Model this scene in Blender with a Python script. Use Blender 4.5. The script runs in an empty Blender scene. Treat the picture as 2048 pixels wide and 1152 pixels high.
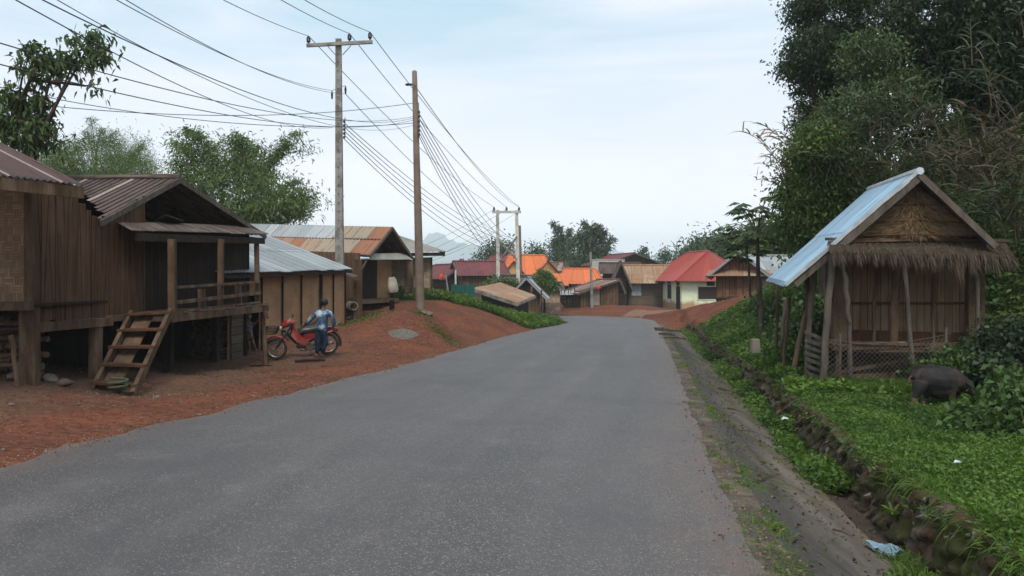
import bpy, math, random
import numpy as np
from mathutils import Vector, Matrix, Euler, noise as mnoise
R = math.radians
random.seed(7); rng = np.random.default_rng(7)
sc = bpy.context.scene
col = sc.collection
# ------------------------------------------------------------ camera
F = 1607.0; HOR = 559.0; CAMH = 1.9
cam_d = bpy.data.cameras.new('camera'); cam = bpy.data.objects.new('camera', cam_d); col.objects.link(cam)
cam.location = (0, 0, CAMH); cam.rotation_euler = (R(90), 0, 0)
cam_d.sensor_width = 36; cam_d.lens = 36 * F / 2048; cam_d.shift_y = -(576 - HOR) / 2048
cam_d.clip_start = .1; cam_d.clip_end = 20000
sc.camera = cam
# ------------------------------------------------------------ sky and sun
SUN_EL, SUN_AZ = R(54), R(172)          # azimuth measured from +Y towards +X
w = bpy.data.worlds.new('World'); sc.world = w; w.use_nodes = True
n = w.node_tree.nodes; l = w.node_tree.links; n.clear()
out = n.new('ShaderNodeOutputWorld'); bg = n.new('ShaderNodeBackground'); bg.inputs[1].default_value = .1
sky = n.new('ShaderNodeTexSky'); sky.sky_type = 'NISHITA'; sky.sun_disc = False
sky.sun_elevation = SUN_EL; sky.sun_rotation = SUN_AZ; sky.air_density = 1.0; sky.dust_density = 1.5; sky.ozone_density = 2.0
tc = n.new('ShaderNodeTexCoord'); sep = n.new('ShaderNodeSeparateXYZ'); l.new(tc.outputs['Generated'], sep.inputs[0])
mp = n.new('ShaderNodeMapping'); mp.inputs['Scale'].default_value = (1.1, 1.1, 6.0); l.new(tc.outputs['Generated'], mp.inputs[0])
nz = n.new('ShaderNodeTexNoise'); nz.inputs['Scale'].default_value = 2.0; nz.inputs['Detail'].default_value = 7; nz.inputs['Roughness'].default_value = .52
nz.inputs['Distortion'].default_value = .5; l.new(mp.outputs[0], nz.inputs[0])
r1 = n.new('ShaderNodeMapRange'); r1.inputs[1].default_value = .36; r1.inputs[2].default_value = .68; r1.inputs[3].default_value = 0; r1.inputs[4].default_value = 1; l.new(nz.outputs[0], r1.inputs[0])
cl = n.new('ShaderNodeMix'); cl.data_type = 'RGBA'; l.new(r1.outputs[0], cl.inputs[0])
cl.inputs[6].default_value = (5.3, 7.7, 9.3, 1); cl.inputs[7].default_value = (10.3, 10.4, 11.0, 1)
el = n.new('ShaderNodeMapRange'); el.inputs[1].default_value = .02; el.inputs[2].default_value = .36; el.inputs[3].default_value = 1; el.inputs[4].default_value = 0
el.interpolation_type = 'SMOOTHSTEP'; l.new(sep.outputs[2], el.inputs[0])
hz = n.new('ShaderNodeMix'); hz.data_type = 'RGBA'; l.new(el.outputs[0], hz.inputs[0]); l.new(cl.outputs[2], hz.inputs[6])
lo_ = n.new('ShaderNodeMapRange'); lo_.inputs[1].default_value = .03; lo_.inputs[2].default_value = .2; lo_.inputs[3].default_value = 1; lo_.inputs[4].default_value = 0; lo_.interpolation_type = 'SMOOTHSTEP'; l.new(sep.outputs[2], lo_.inputs[0])
hc = n.new('ShaderNodeMix'); hc.data_type = 'RGBA'; l.new(lo_.outputs[0], hc.inputs[0]); hc.inputs[6].default_value = (11.4, 11.1, 11.9, 1); hc.inputs[7].default_value = (15.2, 14.3, 14.6, 1); l.new(hc.outputs[2], hz.inputs[7])
mx = n.new('ShaderNodeMix'); mx.data_type = 'RGBA'; mx.inputs[0].default_value = .86; l.new(sky.outputs[0], mx.inputs[6]); l.new(hz.outputs[2], mx.inputs[7])
l.new(mx.outputs[2], bg.inputs[0]); l.new(bg.outputs[0], out.inputs[0])
sd = bpy.data.lights.new('sun', 'SUN'); sun = bpy.data.objects.new('sun', sd); col.objects.link(sun)
sd.energy = 2.6; sd.angle = R(25); sd.color = (1, .93, .83)
sv = Vector((math.sin(SUN_AZ) * math.cos(SUN_EL), math.cos(SUN_AZ) * math.cos(SUN_EL), math.sin(SUN_EL)))
sun.rotation_euler = sv.to_track_quat('Z', 'Y').to_euler()
sc.view_settings.view_transform = 'Standard'; sc.view_settings.look = 'None'; sc.view_settings.exposure = .14; sc.view_settings.gamma = 1
sc.cycles.max_bounces = 5; sc.cycles.diffuse_bounces = 3; sc.cycles.glossy_bounces = 2; sc.cycles.transmission_bounces = 2
sc.cycles.volume_bounces = 3; sc.cycles.transparent_max_bounces = 8; sc.cycles.caustics_reflective = False; sc.cycles.caustics_refractive = False

def P(px, py, d): return Vector(((px - 1024) / F * d, d, CAMH + (HOR - py) / F * d))
# ------------------------------------------------------------ materials
class NT:
    def __init__(s, name):
        s.m = bpy.data.materials.new(name); s.m.use_nodes = True; s.t = s.m.node_tree
        s.b = s.t.nodes['Principled BSDF']; s.o = s.t.nodes['Material Output']
        s.tc = s.a('ShaderNodeTexCoord'); s.b.inputs['Specular IOR Level'].default_value = .12
    def a(s, ty, props=None, **ins):
        nd = s.t.nodes.new(ty)
        for k, v in (props or {}).items(): setattr(nd, k, v)
        for k, v in ins.items(): s.set(nd, int(k[1:]) if k[0] == 'i' and k[1:].isdigit() else k.replace('_', ' '), v)
        return nd
    def set(s, nd, key, v):
        i = nd.inputs[key]
        if isinstance(v, bpy.types.NodeSocket): s.t.links.new(v, i)
        else: i.default_value = (*v, 1) if i.type == 'RGBA' and len(v) == 3 else v
    def coord(s, kind='Object', scale=(1, 1, 1)): return s.a('ShaderNodeMapping', None, Vector=s.tc.outputs[kind], Scale=scale).outputs[0]
    def noise(s, co, scale, detail=4, rough=.55, dist=0.): return s.a('ShaderNodeTexNoise', None, Vector=co, Scale=scale, Detail=detail, Roughness=rough, Distortion=dist).outputs[0]
    def rng(s, v, a, b, c=0., d=1.): return s.a('ShaderNodeMapRange', None, i0=v, i1=a, i2=b, i3=c, i4=d).outputs[0]
    def mix(s, f, a, b, mode='MIX'): return s.a('ShaderNodeMix', {'data_type': 'RGBA', 'blend_type': mode}, i0=f, i6=a, i7=b).outputs[2]
    def math(s, op, a, b=0.): return s.a('ShaderNodeMath', {'operation': op}, i0=a, i1=b).outputs[0]
    def uv(s):
        q = s.a('ShaderNodeSeparateXYZ', None, i0=s.tc.outputs['UV']); return q.outputs[0], q.outputs[1]
    def white(s, a, b):
        c = s.a('ShaderNodeCombineXYZ', None, i0=a, i1=b).outputs[0]
        return s.a('ShaderNodeTexWhiteNoise', {'noise_dimensions': '2D'}, Vector=c).outputs[0]
    def fin(s, c, rough=.8, h=None, bump=.5, dist=.02, metal=0., spec=None):
        s.set(s.b, 'Base Color', c); s.set(s.b, 'Roughness', rough); s.set(s.b, 'Metallic', metal)
        if spec is not None: s.b.inputs['Specular IOR Level'].default_value = spec
        if h is not None:
            bp = s.a('ShaderNodeBump', None, Strength=bump, Distance=dist, Height=h); s.t.links.new(bp.outputs[0], s.b.inputs['Normal'])
        return s.m
def m_noise(name, c1, c2, scale=3, rough=.8, bump=.4, bs=20, kind='Object', st=(1, 1, 1), c3=None, metal=0., dist=.02, spec=None, lo=.35, hi=.65):
    t = NT(name); co = t.coord(kind, st)
    c = t.mix(t.rng(t.noise(co, scale, 5), lo, hi), c1, c2)
    if c3: c = t.mix(t.rng(t.noise(co, scale * .37 + .3, 3), .5, .62), c, c3)
    h = t.noise(co, bs, 4)
    c = t.mix(t.rng(h, .3, .7, 0, .35), c, (.0, .0, .0)) if bump > .3 else c
    return t.fin(c, rough, h, bump, dist, metal, spec)
def m_plank(name, c1, c2, width=.2, vert=True, gap=.05, rough=.85, weather=None):
    t = NT(name); u, v = t.uv()
    if not vert: u, v = v, u
    du = t.math('DIVIDE', u, width); fl = t.math('FLOOR', du); fr = t.math('FRACT', du)
    rnd = t.white(fl, t.math('FLOOR', t.math('DIVIDE', v, 2.7)))
    g = t.a('ShaderNodeCombineXYZ', None, i0=t.math('MULTIPLY', u, 22.), i1=t.math('MULTIPLY', v, 1.6), i2=t.math('MULTIPLY', fl, 7.3)).outputs[0]
    gr = t.noise(g, 1., 5, .6, .4)
    c = t.mix(rnd, c1, c2); c = t.mix(t.rng(gr, .3, .75, 0, .75), c, tuple(x * .35 for x in c1))
    big = t.noise(t.tc.outputs['Object'], 1.3, 4)
    c = t.mix(t.rng(big, .5, .75, 0, .6), c, weather or tuple(x * 1.5 for x in c2))
    e = t.math('MAXIMUM', t.math('LESS_THAN', fr, gap), t.math('GREATER_THAN', fr, 1 - gap * .3))
    c = t.mix(e, c, (.008, .006, .005))
    h = t.math('SUBTRACT', t.math('ADD', t.math('MULTIPLY', gr, .4), t.math('MULTIPLY', rnd, .5)), e)
    return t.fin(c, rough, h, .6, .015)
def m_weave(name, c1, c2, size=.12, n=3., dark=.25):
    t = NT(name); u, v = t.uv()
    a = t.math('DIVIDE', u, size); b = t.math('DIVIDE', v, size)
    par = t.math('FLOORED_MODULO', t.math('ADD', t.math('FLOOR', a), t.math('FLOOR', b)), 2.)
    sa = t.math('FRACT', t.math('MULTIPLY', a, n)); sb = t.math('FRACT', t.math('MULTIPLY', b, n))
    s1 = t.math('ABSOLUTE', t.math('SUBTRACT', sa, .5)); s2 = t.math('ABSOLUTE', t.math('SUBTRACT', sb, .5))
    st = t.a('ShaderNodeMix', {'data_type': 'FLOAT'}, i0=par, i2=s1, i3=s2).outputs[0]
    ca = t.white(t.math('FLOOR', t.math('MULTIPLY', a, n)), t.math('FLOOR', b)); cb = t.white(t.math('FLOOR', a), t.math('FLOOR', t.math('MULTIPLY', b, n)))
    rn = t.a('ShaderNodeMix', {'data_type': 'FLOAT'}, i0=par, i2=ca, i3=cb).outputs[0]
    c = t.mix(rn, c1, c2); c = t.mix(t.rng(st, .36, .5), c, tuple(x * dark for x in c1))
    c = t.mix(t.rng(t.noise(t.tc.outputs['Object'], 1.6, 5, .65), .42, .7, 0, .7), c, tuple(x * .45 for x in c1))
    h = t.math('SUBTRACT', 1., st)
    return t.fin(c, .8, h, .6, .012)
def m_corr(name, c1, c2, rust=(.16, .06, .03), ra=.5, pw=.76, pl=1.9, rough=.5, metal=.0, streak=.5, spec=.4):
    t = NT(name); u, v = t.uv()
    rnd = t.white(t.math('FLOOR', t.math('DIVIDE', u, pw)), t.math('FLOOR', t.math('DIVIDE', v, pl)))
    c = t.mix(t.rng(rnd, .35, .7), c1, c2)
    g = t.a('ShaderNodeCombineXYZ', None, i0=t.math('MULTIPLY', u, 9.), i1=t.math('MULTIPLY', v, .9), i2=t.math('MULTIPLY', rnd, 30.)).outputs[0]
    s = t.noise(g, 1., 6, .65)
    k = t.math('ADD', s, t.math('MULTIPLY', t.noise(t.tc.outputs['Object'], 1.1, 5, .7), .6))
    lo = 1.15 - ra * .6
    c = t.mix(t.rng(k, lo, lo + .14, 0, 1), c, rust)
    c = t.mix(t.rng(s, .35, .75, 0, streak), c, tuple(x * .45 for x in c1))
    ov = t.math('LESS_THAN', t.math('FRACT', t.math('DIVIDE', u, pw)), .035)
    c = t.mix(t.math('MULTIPLY', ov, .6), c, (.01, .01, .01))
    ov2 = t.math('LESS_THAN', t.math('FRACT', t.math('DIVIDE', v, pl)), .012)
    c = t.mix(t.math('MULTIPLY', ov2, .6), c, (.01, .01, .01))
    rr = t.rng(k, lo, lo + .14, rough, .9)
    return t.fin(c, rr, t.noise(g, 3., 3), .15, .01, metal, spec)
def m_leaf(name, ca, cb, trans=.22, rough=.55, spec=.3):
    t = NT(name); at = t.a('ShaderNodeAttribute', {'attribute_name': 'tint'}).outputs['Fac']
    c = t.mix(at, ca, cb); t.fin(c, rough, spec=spec)
    tr = t.a('ShaderNodeBsdfTranslucent', None, Color=t.mix(.5, c, (.10, .16, .02)))
    ms = t.a('ShaderNodeMixShader', None, i0=trans, i1=t.b.outputs[0], i2=tr.outputs[0]); t.t.links.new(ms.outputs[0], t.o.inputs[0])
    return t.m
def m_flat(name, c, rough=.5, metal=0., spec=.4): return m_noise(name, c, tuple(x * .72 for x in c), 6, rough, .12, 30, metal=metal, spec=spec)

M = {}
M['wood'] = m_noise('weathered_wood', (.135, .085, .054), (.068, .042, .027), 6, .85, .5, 40, st=(1, 1, .25), c3=(.175, .12, .08))
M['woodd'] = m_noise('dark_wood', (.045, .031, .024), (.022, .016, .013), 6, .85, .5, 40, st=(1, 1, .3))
M['woodl'] = m_noise('pale_wood', (.17, .115, .073), (.09, .058, .038), 5, .85, .5, 40, st=(1, 1, .3))
M['woodr'] = m_noise('reddish_wood', (.15, .075, .042), (.085, .045, .028), 5, .85, .5, 40, st=(1, 1, .3))
M['grey_wood'] = m_noise('grey_wood', (.16, .135, .11), (.085, .068, .055), 6, .85, .5, 40, st=(1, 1, .25))
M['bark'] = m_noise('bark', (.10, .078, .055), (.05, .04, .03), 9, .9, .6, 30, st=(1, 1, .3))
M['plank'] = m_plank('plank_wall', (.095, .052, .03), (.13, .072, .042), .19, weather=(.145, .083, .05))
M['plank_d'] = m_plank('dark_plank_wall', (.03, .019, .013), (.042, .027, .019), .18)  # dark planks; inside the porch the shade is put into this colour
M['plank_l'] = m_plank('pale_plank_wall', (.12, .074, .046), (.17, .108, .068), .24)
M['plank_v'] = m_plank('village_plank_wall', (.10, .06, .035), (.16, .10, .06), .3)
M['plank_h'] = m_plank('board_wall', (.17, .13, .095), (.11, .085, .065), .22, vert=False)
M['deck'] = m_plank('deck_boards', (.11, .075, .05), (.16, .115, .078), .16)
M['weave'] = m_weave('woven_bamboo', (.27, .185, .12), (.17, .11, .068), .13)
M['weave2'] = m_weave('bamboo_mat', (.50, .30, .165), (.36, .21, .115), .05, 2., .45)
M['weave3'] = m_weave('pale_woven_bamboo', (.5, .39, .28), (.34, .25, .175), .22, 2., .35)
M['corr_brown'] = m_corr('brown_rusted_sheet', (.068, .038, .029), (.09, .05, .037), (.055, .034, .028), .6, pl=9)
M['corr_red'] = m_corr('red_rusted_sheet', (.085, .032, .024), (.065, .026, .02), (.05, .026, .021), .5, pl=9)
M['corr_strip'] = m_flat('bare_zinc_sheet', (.3, .24, .2), .6)
M['corr_dark'] = m_corr('grey_brown_sheet', (.10, .078, .062), (.14, .11, .09), (.07, .04, .03), .7)
M['corr_zinc'] = m_corr('zinc_sheet', (.29, .31, .315), (.40, .425, .43), (.20, .18, .16), .38, rough=.4, metal=.25, streak=.5)
M['corr_pale'] = m_corr('pale_zinc_sheet', (.40, .42, .42), (.30, .32, .33), (.27, .2, .15), .35, rough=.5, pl=2.2)
M['corr_rust'] = m_corr('orange_rust_sheet', (.34, .27, .19), (.31, .115, .05), (.24, .085, .035), .5, pw=.85, pl=9, rough=.8)
M['corr_olive'] = m_corr('grey_sheet', (.25, .24, .2), (.3, .29, .25), (.2, .16, .12), .35)
M['corr_tan'] = m_corr('tan_streaked_sheet', (.34, .25, .17), (.28, .18, .11), (.33, .13, .06), .62, pw=1.1, rough=.8)
M['corr_str'] = m_corr('striped_sheet', (.33, .25, .2), (.13, .065, .05), (.15, .07, .05), .45, pw=.7, pl=9, rough=.8)
M['roof_red'] = m_corr('red_metal_roof', (.36, .055, .038), (.31, .048, .034), (.24, .05, .035), .35, pw=1.2, pl=9, rough=.5, streak=.3)
M['roof_dred'] = m_corr('dark_red_roof', (.17, .035, .034), (.14, .03, .03), (.1, .04, .035), .35, pw=1.2, pl=9, rough=.6)
M['roof_or'] = m_corr('orange_tile_roof', (.64, .165, .045), (.56, .14, .04), (.44, .13, .05), .45, pw=1.5, pl=9, rough=.6, streak=.25)
M['blue_metal'] = m_corr('blue_aluminium_sheet', (.42, .62, .78), (.34, .5, .64), (.36, .38, .38), .5, pw=.9, pl=9, rough=.3, metal=.4, streak=.65, spec=.6)
M['silver'] = m_flat('bright_flashing', (.62, .66, .7), .3, .5)
M['thatch'] = m_noise('thatch', (.2, .145, .09), (.11, .078, .05), 12, .95, .9, 60, st=(1, 1, .12), c3=(.25, .185, .115))
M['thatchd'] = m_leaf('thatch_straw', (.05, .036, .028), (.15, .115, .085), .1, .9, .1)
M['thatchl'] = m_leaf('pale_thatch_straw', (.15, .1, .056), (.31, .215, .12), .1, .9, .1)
M['bampanel'] = m_plank('split_bamboo', (.25, .165, .095), (.34, .235, .145), .14, weather=(.4, .31, .22))
M['bamred'] = m_plank('reddish_split_bamboo', (.21, .105, .058), (.27, .15, .085), .4)
M['concrete'] = m_noise('pole_concrete', (.3, .285, .255), (.2, .19, .17), 5, .85, .3, 30, c3=(.15, .13, .11))
M['concw'] = m_noise('white_pole_concrete', (.6, .58, .54), (.42, .39, .35), 2, .85, .3, 30)
M['concbrown'] = m_noise('stained_concrete', (.20, .155, .12), (.14, .105, .085), 3, .9, .3, 30)
M['concr_grey'] = m_noise('grey_render', (.27, .24, .21), (.2, .175, .15), 1.5, .9, .3, 20)
M['insul'] = m_flat('dark_porcelain', (.018, .014, .03), .25)
M['wire'] = m_flat('wire', (.05, .05, .06), .6)
M['steel'] = m_flat('galvanised_steel', (.3, .3, .3), .5, .6)
M['coil'] = m_flat('dusty_green_hose', (.075, .09, .05), .8)
M['rustwire'] = m_flat('rusty_wire', (.13, .11, .09), .7)
M['black'] = m_flat('black_rubber', (.014, .013, .013), .6)
M['tyre'] = m_noise('dusty_tyre', (.05, .035, .027), (.02, .017, .015), 8, .9, .3, 40)
M['seat'] = m_flat('black_vinyl', (.025, .026, .03), .35)
M['redp'] = m_noise('dusty_red_plastic', (.28, .016, .018), (.2, .018, .018), 5, .38, .12, 30, c3=(.24, .07, .05), spec=.4)
M['engine'] = m_flat('engine_metal', (.2, .19, .18), .45, .6)
M['chrome'] = m_flat('chrome', (.5, .5, .5), .25, .9)
M['glass'] = m_flat('lamp_glass', (.55, .58, .6), .15)
M['skin'] = m_flat('skin', (.17, .09, .058), .6)
M['hair'] = m_flat('hair', (.01, .009, .01), .6)
M['denim'] = m_noise('denim_jacket', (.07, .125, .2), (.025, .05, .1), 11, .85, .3, 60, c3=(.36, .45, .52))
M['jeans'] = m_noise('jeans', (.02, .034, .062), (.01, .018, .038), 6, .85, .3, 60, c3=(.06, .1, .16))
M['shoe'] = m_flat('brown_shoe', (.14, .11, .09), .8)
M['grey_shirt'] = m_noise('grey_shirt', (.20, .20, .21), (.06, .06, .07), 14, .85, .3, 60)
M['shorts'] = m_noise('dark_shorts', (.03, .02, .025), (.22, .02, .03), 9, .85, .3, 60)
M['pig'] = m_noise('pig_skin', (.035, .033, .033), (.02, .018, .018), 6, .65, .3, 70, c3=(.075, .05, .045))
M['pigleg'] = m_noise('muddy_pig_leg', (.19, .11, .075), (.09, .06, .045), 12, .85, .3, 60)
M['green_wall'] = None
M['brown_void'] = m_flat('dark_shutter', (.035, .02, .018), .6)
M['white'] = m_flat('white_paint', (.65, .65, .6), .6)
M['ltblue'] = m_flat('pale_blue_paint', (.32, .42, .46), .6)
M['bluetrim'] = m_flat('blue_paint', (.05, .07, .2), .6)
M['tanbase'] = m_noise('brown_render', (.30, .15, .085), (.22, .11, .07), 2, .9, .3, 20)
M['pink'] = m_noise('pink_render', (.34, .16, .13), (.27, .12, .1), 1.2, .9, .2, 20)
M['yellow'] = m_noise('yellow_render', (.52, .34, .15), (.42, .26, .11), 1.2, .9, .2, 20)
M['stone'] = m_noise('stone', (.21, .155, .125), (.12, .088, .07), 9, .9, .5, 30, c3=(.24, .2, .17))
M['gravel'] = m_noise('grey_grit', (.22, .2, .17), (.1, .09, .08), 25, .95, .8, 60)
M['sack'] = m_noise('sack', (.42, .38, .3), (.25, .22, .17), 4, .8, .3, 40)
M['redcloth'] = m_flat('red_plastic_bag', (.6, .06, .02), .4)
M['bluebag'] = m_noise('blue_bag', (.28, .42, .52), (.18, .27, .33), 14, .4, .4, 60)
M['whitebag'] = m_noise('white_bag', (.7, .72, .75), (.45, .5, .55), 14, .4, .4, 60)
M['teal'] = m_noise('teal_netting', (.015, .075, .06), (.02, .11, .09), 10, .7, .3, 60)
M['bluetarp'] = m_flat('blue_tarp', (.08, .25, .38), .4)
t = NT('green_lime_wall'); z = t.a('ShaderNodeSeparateXYZ', None, i0=t.tc.outputs['Object']).outputs[2]
k = t.math('ADD', z, t.math('MULTIPLY', t.noise(t.tc.outputs['Object'], 1.2, 5), .9))
c = t.mix(t.rng(k, .95, 1.3), (.45, .29, .18), (.78, .86, .6)); c = t.mix(t.rng(t.noise(t.tc.outputs['Object'], 3, 5), .5, .8, 0, .4), c, (.3, .33, .22))
M['green_wall'] = t.fin(c, .85)
# leaves
M['lf_mid'] = m_leaf('leaf_mid', (.045, .085, .02), (.11, .17, .035))
M['lf_bam'] = m_leaf('leaf_bamboo', (.06, .11, .03), (.14, .21, .06))
M['lf_lime'] = m_leaf('leaf_lime', (.07, .115, .018), (.13, .18, .03))
M['lf_dark'] = m_leaf('leaf_dark', (.013, .028, .013), (.036, .06, .025), .15)
M['lf_tree'] = m_leaf('leaf_tree', (.032, .06, .022), (.085, .13, .045), .18)
M['lf_dist'] = m_leaf('leaf_distant', (.04, .07, .035), (.075, .115, .055), .15)
M['lf_grass'] = m_leaf('grass_blade', (.045, .105, .012), (.13, .21, .03), .3)
M['lf_herb'] = m_leaf('herb_leaf', (.03, .075, .012), (.115, .2, .028), .25)
M['lf_bush'] = m_leaf('bush_leaf', (.026, .06, .014), (.07, .125, .028), .18)
M['lf_dry'] = m_leaf('dry_stalk', (.11, .085, .055), (.2, .16, .10), .1, .8)
M['lf_dryd'] = m_leaf('dark_dry_stalk', (.05, .042, .026), (.11, .09, .05), .1, .8)
M['grit'] = m_leaf('reddish_grit', (.1, .06, .04), (.26, .17, .12), .0, .9)
M['lf_reed'] = m_leaf('reed_leaf', (.022, .034, .016), (.07, .085, .04), .2)
M['culm'] = m_noise('bamboo_culm', (.10, .12, .05), (.07, .09, .04), 3, .6, .2, 20)
# ------------------------------------------------------------ mesh helpers
ORG = {}
class MB:
    def __init__(s): s.v = []; s.f = []; s.uv = []; s.mi = []; s.sm = []
    def face(s, pts, uvs=None, mi=0, smooth=False):
        b = len(s.v); s.v += [tuple(p) for p in pts]; s.f.append(list(range(b, b + len(pts)))); s.mi.append(mi); s.sm.append(smooth)
        s.uv += [tuple(q) for q in (uvs or [(0, 0)] * len(pts))]
    def slab(s, pts, th=.04, mi=0, uo=0.):
        pts = [Vector(p) for p in pts]; u = (pts[1] - pts[0]).normalized()
        nn = Vector((0, 0, 0))
        for i in range(len(pts)): nn += (pts[i] - pts[0]).cross(pts[(i + 1) % len(pts)] - pts[0])
        nn.normalize(); v = nn.cross(u)
        uv = [((p - pts[0]).dot(u) + uo, (p - pts[0]).dot(v)) for p in pts]
        bk = [p - nn * th for p in pts]
        s.face(pts, uv, mi); s.face(bk[::-1], uv[::-1], mi)
        for i in range(len(pts)):
            j = (i + 1) % len(pts); L = (pts[j] - pts[i]).length
            s.face([pts[i], bk[i], bk[j], pts[j]], [(0, 0), (th, 0), (th, L), (0, L)], mi)
    def bar(s, p, q, w=.08, h=None, up=(0, 0, 1), mi=0, taper=1., jit=0.):
        p = Vector(p); q = Vector(q); h = h or w; d = (q - p); L = d.length; d.normalize(); up = Vector(up)
        if abs(d.dot(up)) > .95: up = Vector((0, 1, 0))
        a = d.cross(up).normalized(); b = a.cross(d)
        ring = []
        for (c, k) in ((p, 1.), (q, taper)):
            ring.append([c + a * (sx * w / 2 * k) + b * (sy * h / 2 * k) for sx, sy in ((-1, -1), (1, -1), (1, 1), (-1, 1))])
        r0, r1 = ring
        for i in range(4):
            j = (i + 1) % 4; s.face([r0[i], r0[j], r1[j], r1[i]], [(0, 0), (w, 0), (w, L), (0, L)], mi)
        s.face(r0[::-1], [(0, 0), (w, 0), (w, h), (0, h)], mi); s.face(r1, [(0, 0), (w, 0), (w, h), (0, h)], mi)
    def box(s, c, sz, rz=0, mi=0):
        c = Vector(c); e = Vector((math.cos(rz), math.sin(rz), 0)) * (sz[0] / 2); s.bar(c - e, c + e, sz[1], sz[2], mi=mi)
    def tube(s, pts, rad, n=8, mi=0, cap=True, flat=1.):
        pts = [Vector(p) for p in pts]
        if not hasattr(rad, '__len__'): rad = [rad] * len(pts)
        rings = []; prev = None
        for i, p in enumerate(pts):
            d = (pts[min(i + 1, len(pts) - 1)] - pts[max(i - 1, 0)]).normalized()
            if prev is None: a = d.orthogonal().normalized()
            else:
                a = prev - d * prev.dot(d); a = a.normalized() if a.length > 1e-6 else d.orthogonal().normalized()
            prev = a; b = d.cross(a)
            rings.append([p + (a * math.cos(2 * math.pi * k / n) + b * math.sin(2 * math.pi * k / n) * flat) * rad[i] for k in range(n)])
        b0 = len(s.v); L = 0
        for rg in rings: s.v += [tuple(q) for q in rg]
        for i in range(len(rings) - 1):
            L2 = L + (pts[i + 1] - pts[i]).length
            for k in range(n):
                k2 = (k + 1) % n; s.f.append([b0 + i * n + k, b0 + i * n + k2, b0 + (i + 1) * n + k2, b0 + (i + 1) * n + k]); s.mi.append(mi); s.sm.append(True)
                s.uv += [(k / n, L), ((k + 1) / n, L), ((k + 1) / n, L2), (k / n, L2)]
            L = L2
        if cap:
            for i, rg in ((0, rings[0][::-1]), (-1, rings[-1])): s.face(rg, None, mi)
    def corr(s, e0, e1, r1, r0, pitch=.076, amp=.012, mi=0, rows=1, jag=0., uo=0., vo=0., mif=None):
        e0, e1, r1, r0 = map(Vector, (e0, e1, r1, r0)); L = max((e1 - e0).length, (r1 - r0).length); nc = max(4, int(L / pitch * 4)); H = (r0 - e0).length
        nn = (e1 - e0).cross(r0 - e0).normalized()
        if nn.z < 0: nn = -nn
        for rw in range(rows):
            v0 = rw / rows; v1 = (rw + 1) / rows; off = nn * (.012 * rw); b0 = len(s.v)
            sag = []
            for i in range(nc + 1):
                t_ = i / nc; z_ = nn * (amp * math.sin(2 * math.pi * t_ * L / pitch))
                j = jag * (mnoise.noise(Vector((math.floor(t_ * L / .76) * 3.7, uo, rw))) ) if jag else 0
                for vv in (v0 + (j / H if rw == 0 else -.02), v1):
                    p = (e0 * (1 - t_) + e1 * t_) * (1 - vv) + (r0 * (1 - t_) + r1 * t_) * vv
                    s.v.append(tuple(p + z_ + off)); sag.append((t_ * L + uo, vv * H + vo))
            for i in range(nc):
                a = b0 + i * 2; s.f.append([a, a + 2, a + 3, a + 1]); s.sm.append(True)
                s.mi.append(mif((i + .5) / nc * L, rw) if mif else mi)
                s.uv += [sag[i * 2], sag[i * 2 + 2], sag[i * 2 + 3], sag[i * 2 + 1]]
    def build(s, name, mat, parent=None, org=None):
        o0 = Vector(org) if org is not None else (ORG[parent.name] if parent is not None else Vector((0, 0, 0)))
        me = bpy.data.meshes.new(name); V = np.array(s.v, dtype=float).reshape(-1, 3) - np.array(o0)
        me.from_pydata(V.tolist(), [], s.f)
        ul = me.uv_layers.new(name='UVMap'); ul.data.foreach_set('uv', np.array(s.uv, dtype=np.float32).ravel())
        for m_ in (mat if isinstance(mat, (list, tuple)) else [mat]): me.materials.append(m_)
        me.polygons.foreach_set('material_index', s.mi); me.polygons.foreach_set('use_smooth', s.sm); me.update()
        o = bpy.data.objects.new(name, me); col.objects.link(o)
        if parent is not None: o.parent = parent
        else: o.location = o0
        ORG[o.name] = o0
        return o
def T(o, label=None, cat=None, group=None, kind=None):
    if label: o['label'] = label
    if cat: o['category'] = cat
    if group: o['group'] = group
    if kind: o['kind'] = kind
    return o
def thing(name, loc, label, cat, group=None):
    o = bpy.data.objects.new(name, None); col.objects.link(o); o.location = loc; o.empty_display_size = .3; ORG[o.name] = Vector(loc); return T(o, label, cat, group)
def copy_tree(o, loc=None, rz=None, parent=None):
    c = o.copy(); col.objects.link(c); ORG[c.name] = ORG[o.name]
    if parent is not None: c.parent = parent
    if loc is not None: c.location = loc
    if rz is not None: c.rotation_euler = (c.rotation_euler[0], c.rotation_euler[1], rz)
    for ch in list(o.children):
        copy_tree(ch, parent=c)
    return c
def npmesh(name, V, Fq, mat, parent=None, org=None, tint=None, smooth=False):
    o0 = Vector(org) if org is not None else (ORG[parent.name] if parent is not None else Vector((0, 0, 0)))
    me = bpy.data.meshes.new(name); V = np.asarray(V, dtype=np.float32) - np.array(o0, dtype=np.float32); Fq = np.asarray(Fq, dtype=np.int32); k = Fq.shape[1]
    me.vertices.add(len(V)); me.vertices.foreach_set('co', V.ravel())
    me.loops.add(Fq.size); me.loops.foreach_set('vertex_index', Fq.ravel())
    me.polygons.add(len(Fq)); me.polygons.foreach_set('loop_start', np.arange(0, Fq.size, k, dtype=np.int32))
    if smooth: me.polygons.foreach_set('use_smooth', np.ones(len(Fq), dtype=bool))
    me.update(calc_edges=True)
    if tint is not None:
        a = me.attributes.new('tint', 'FLOAT', 'FACE'); a.data.foreach_set('value', np.asarray(tint, dtype=np.float32))
    me.materials.append(mat); me.validate()
    o = bpy.data.objects.new(name, me); col.objects.link(o)
    if parent is not None: o.parent = parent
    else: o.location = o0
    ORG[o.name] = o0
    return o
def unit(a): return a / np.maximum(np.linalg.norm(a, axis=-1, keepdims=True), 1e-9)
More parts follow.
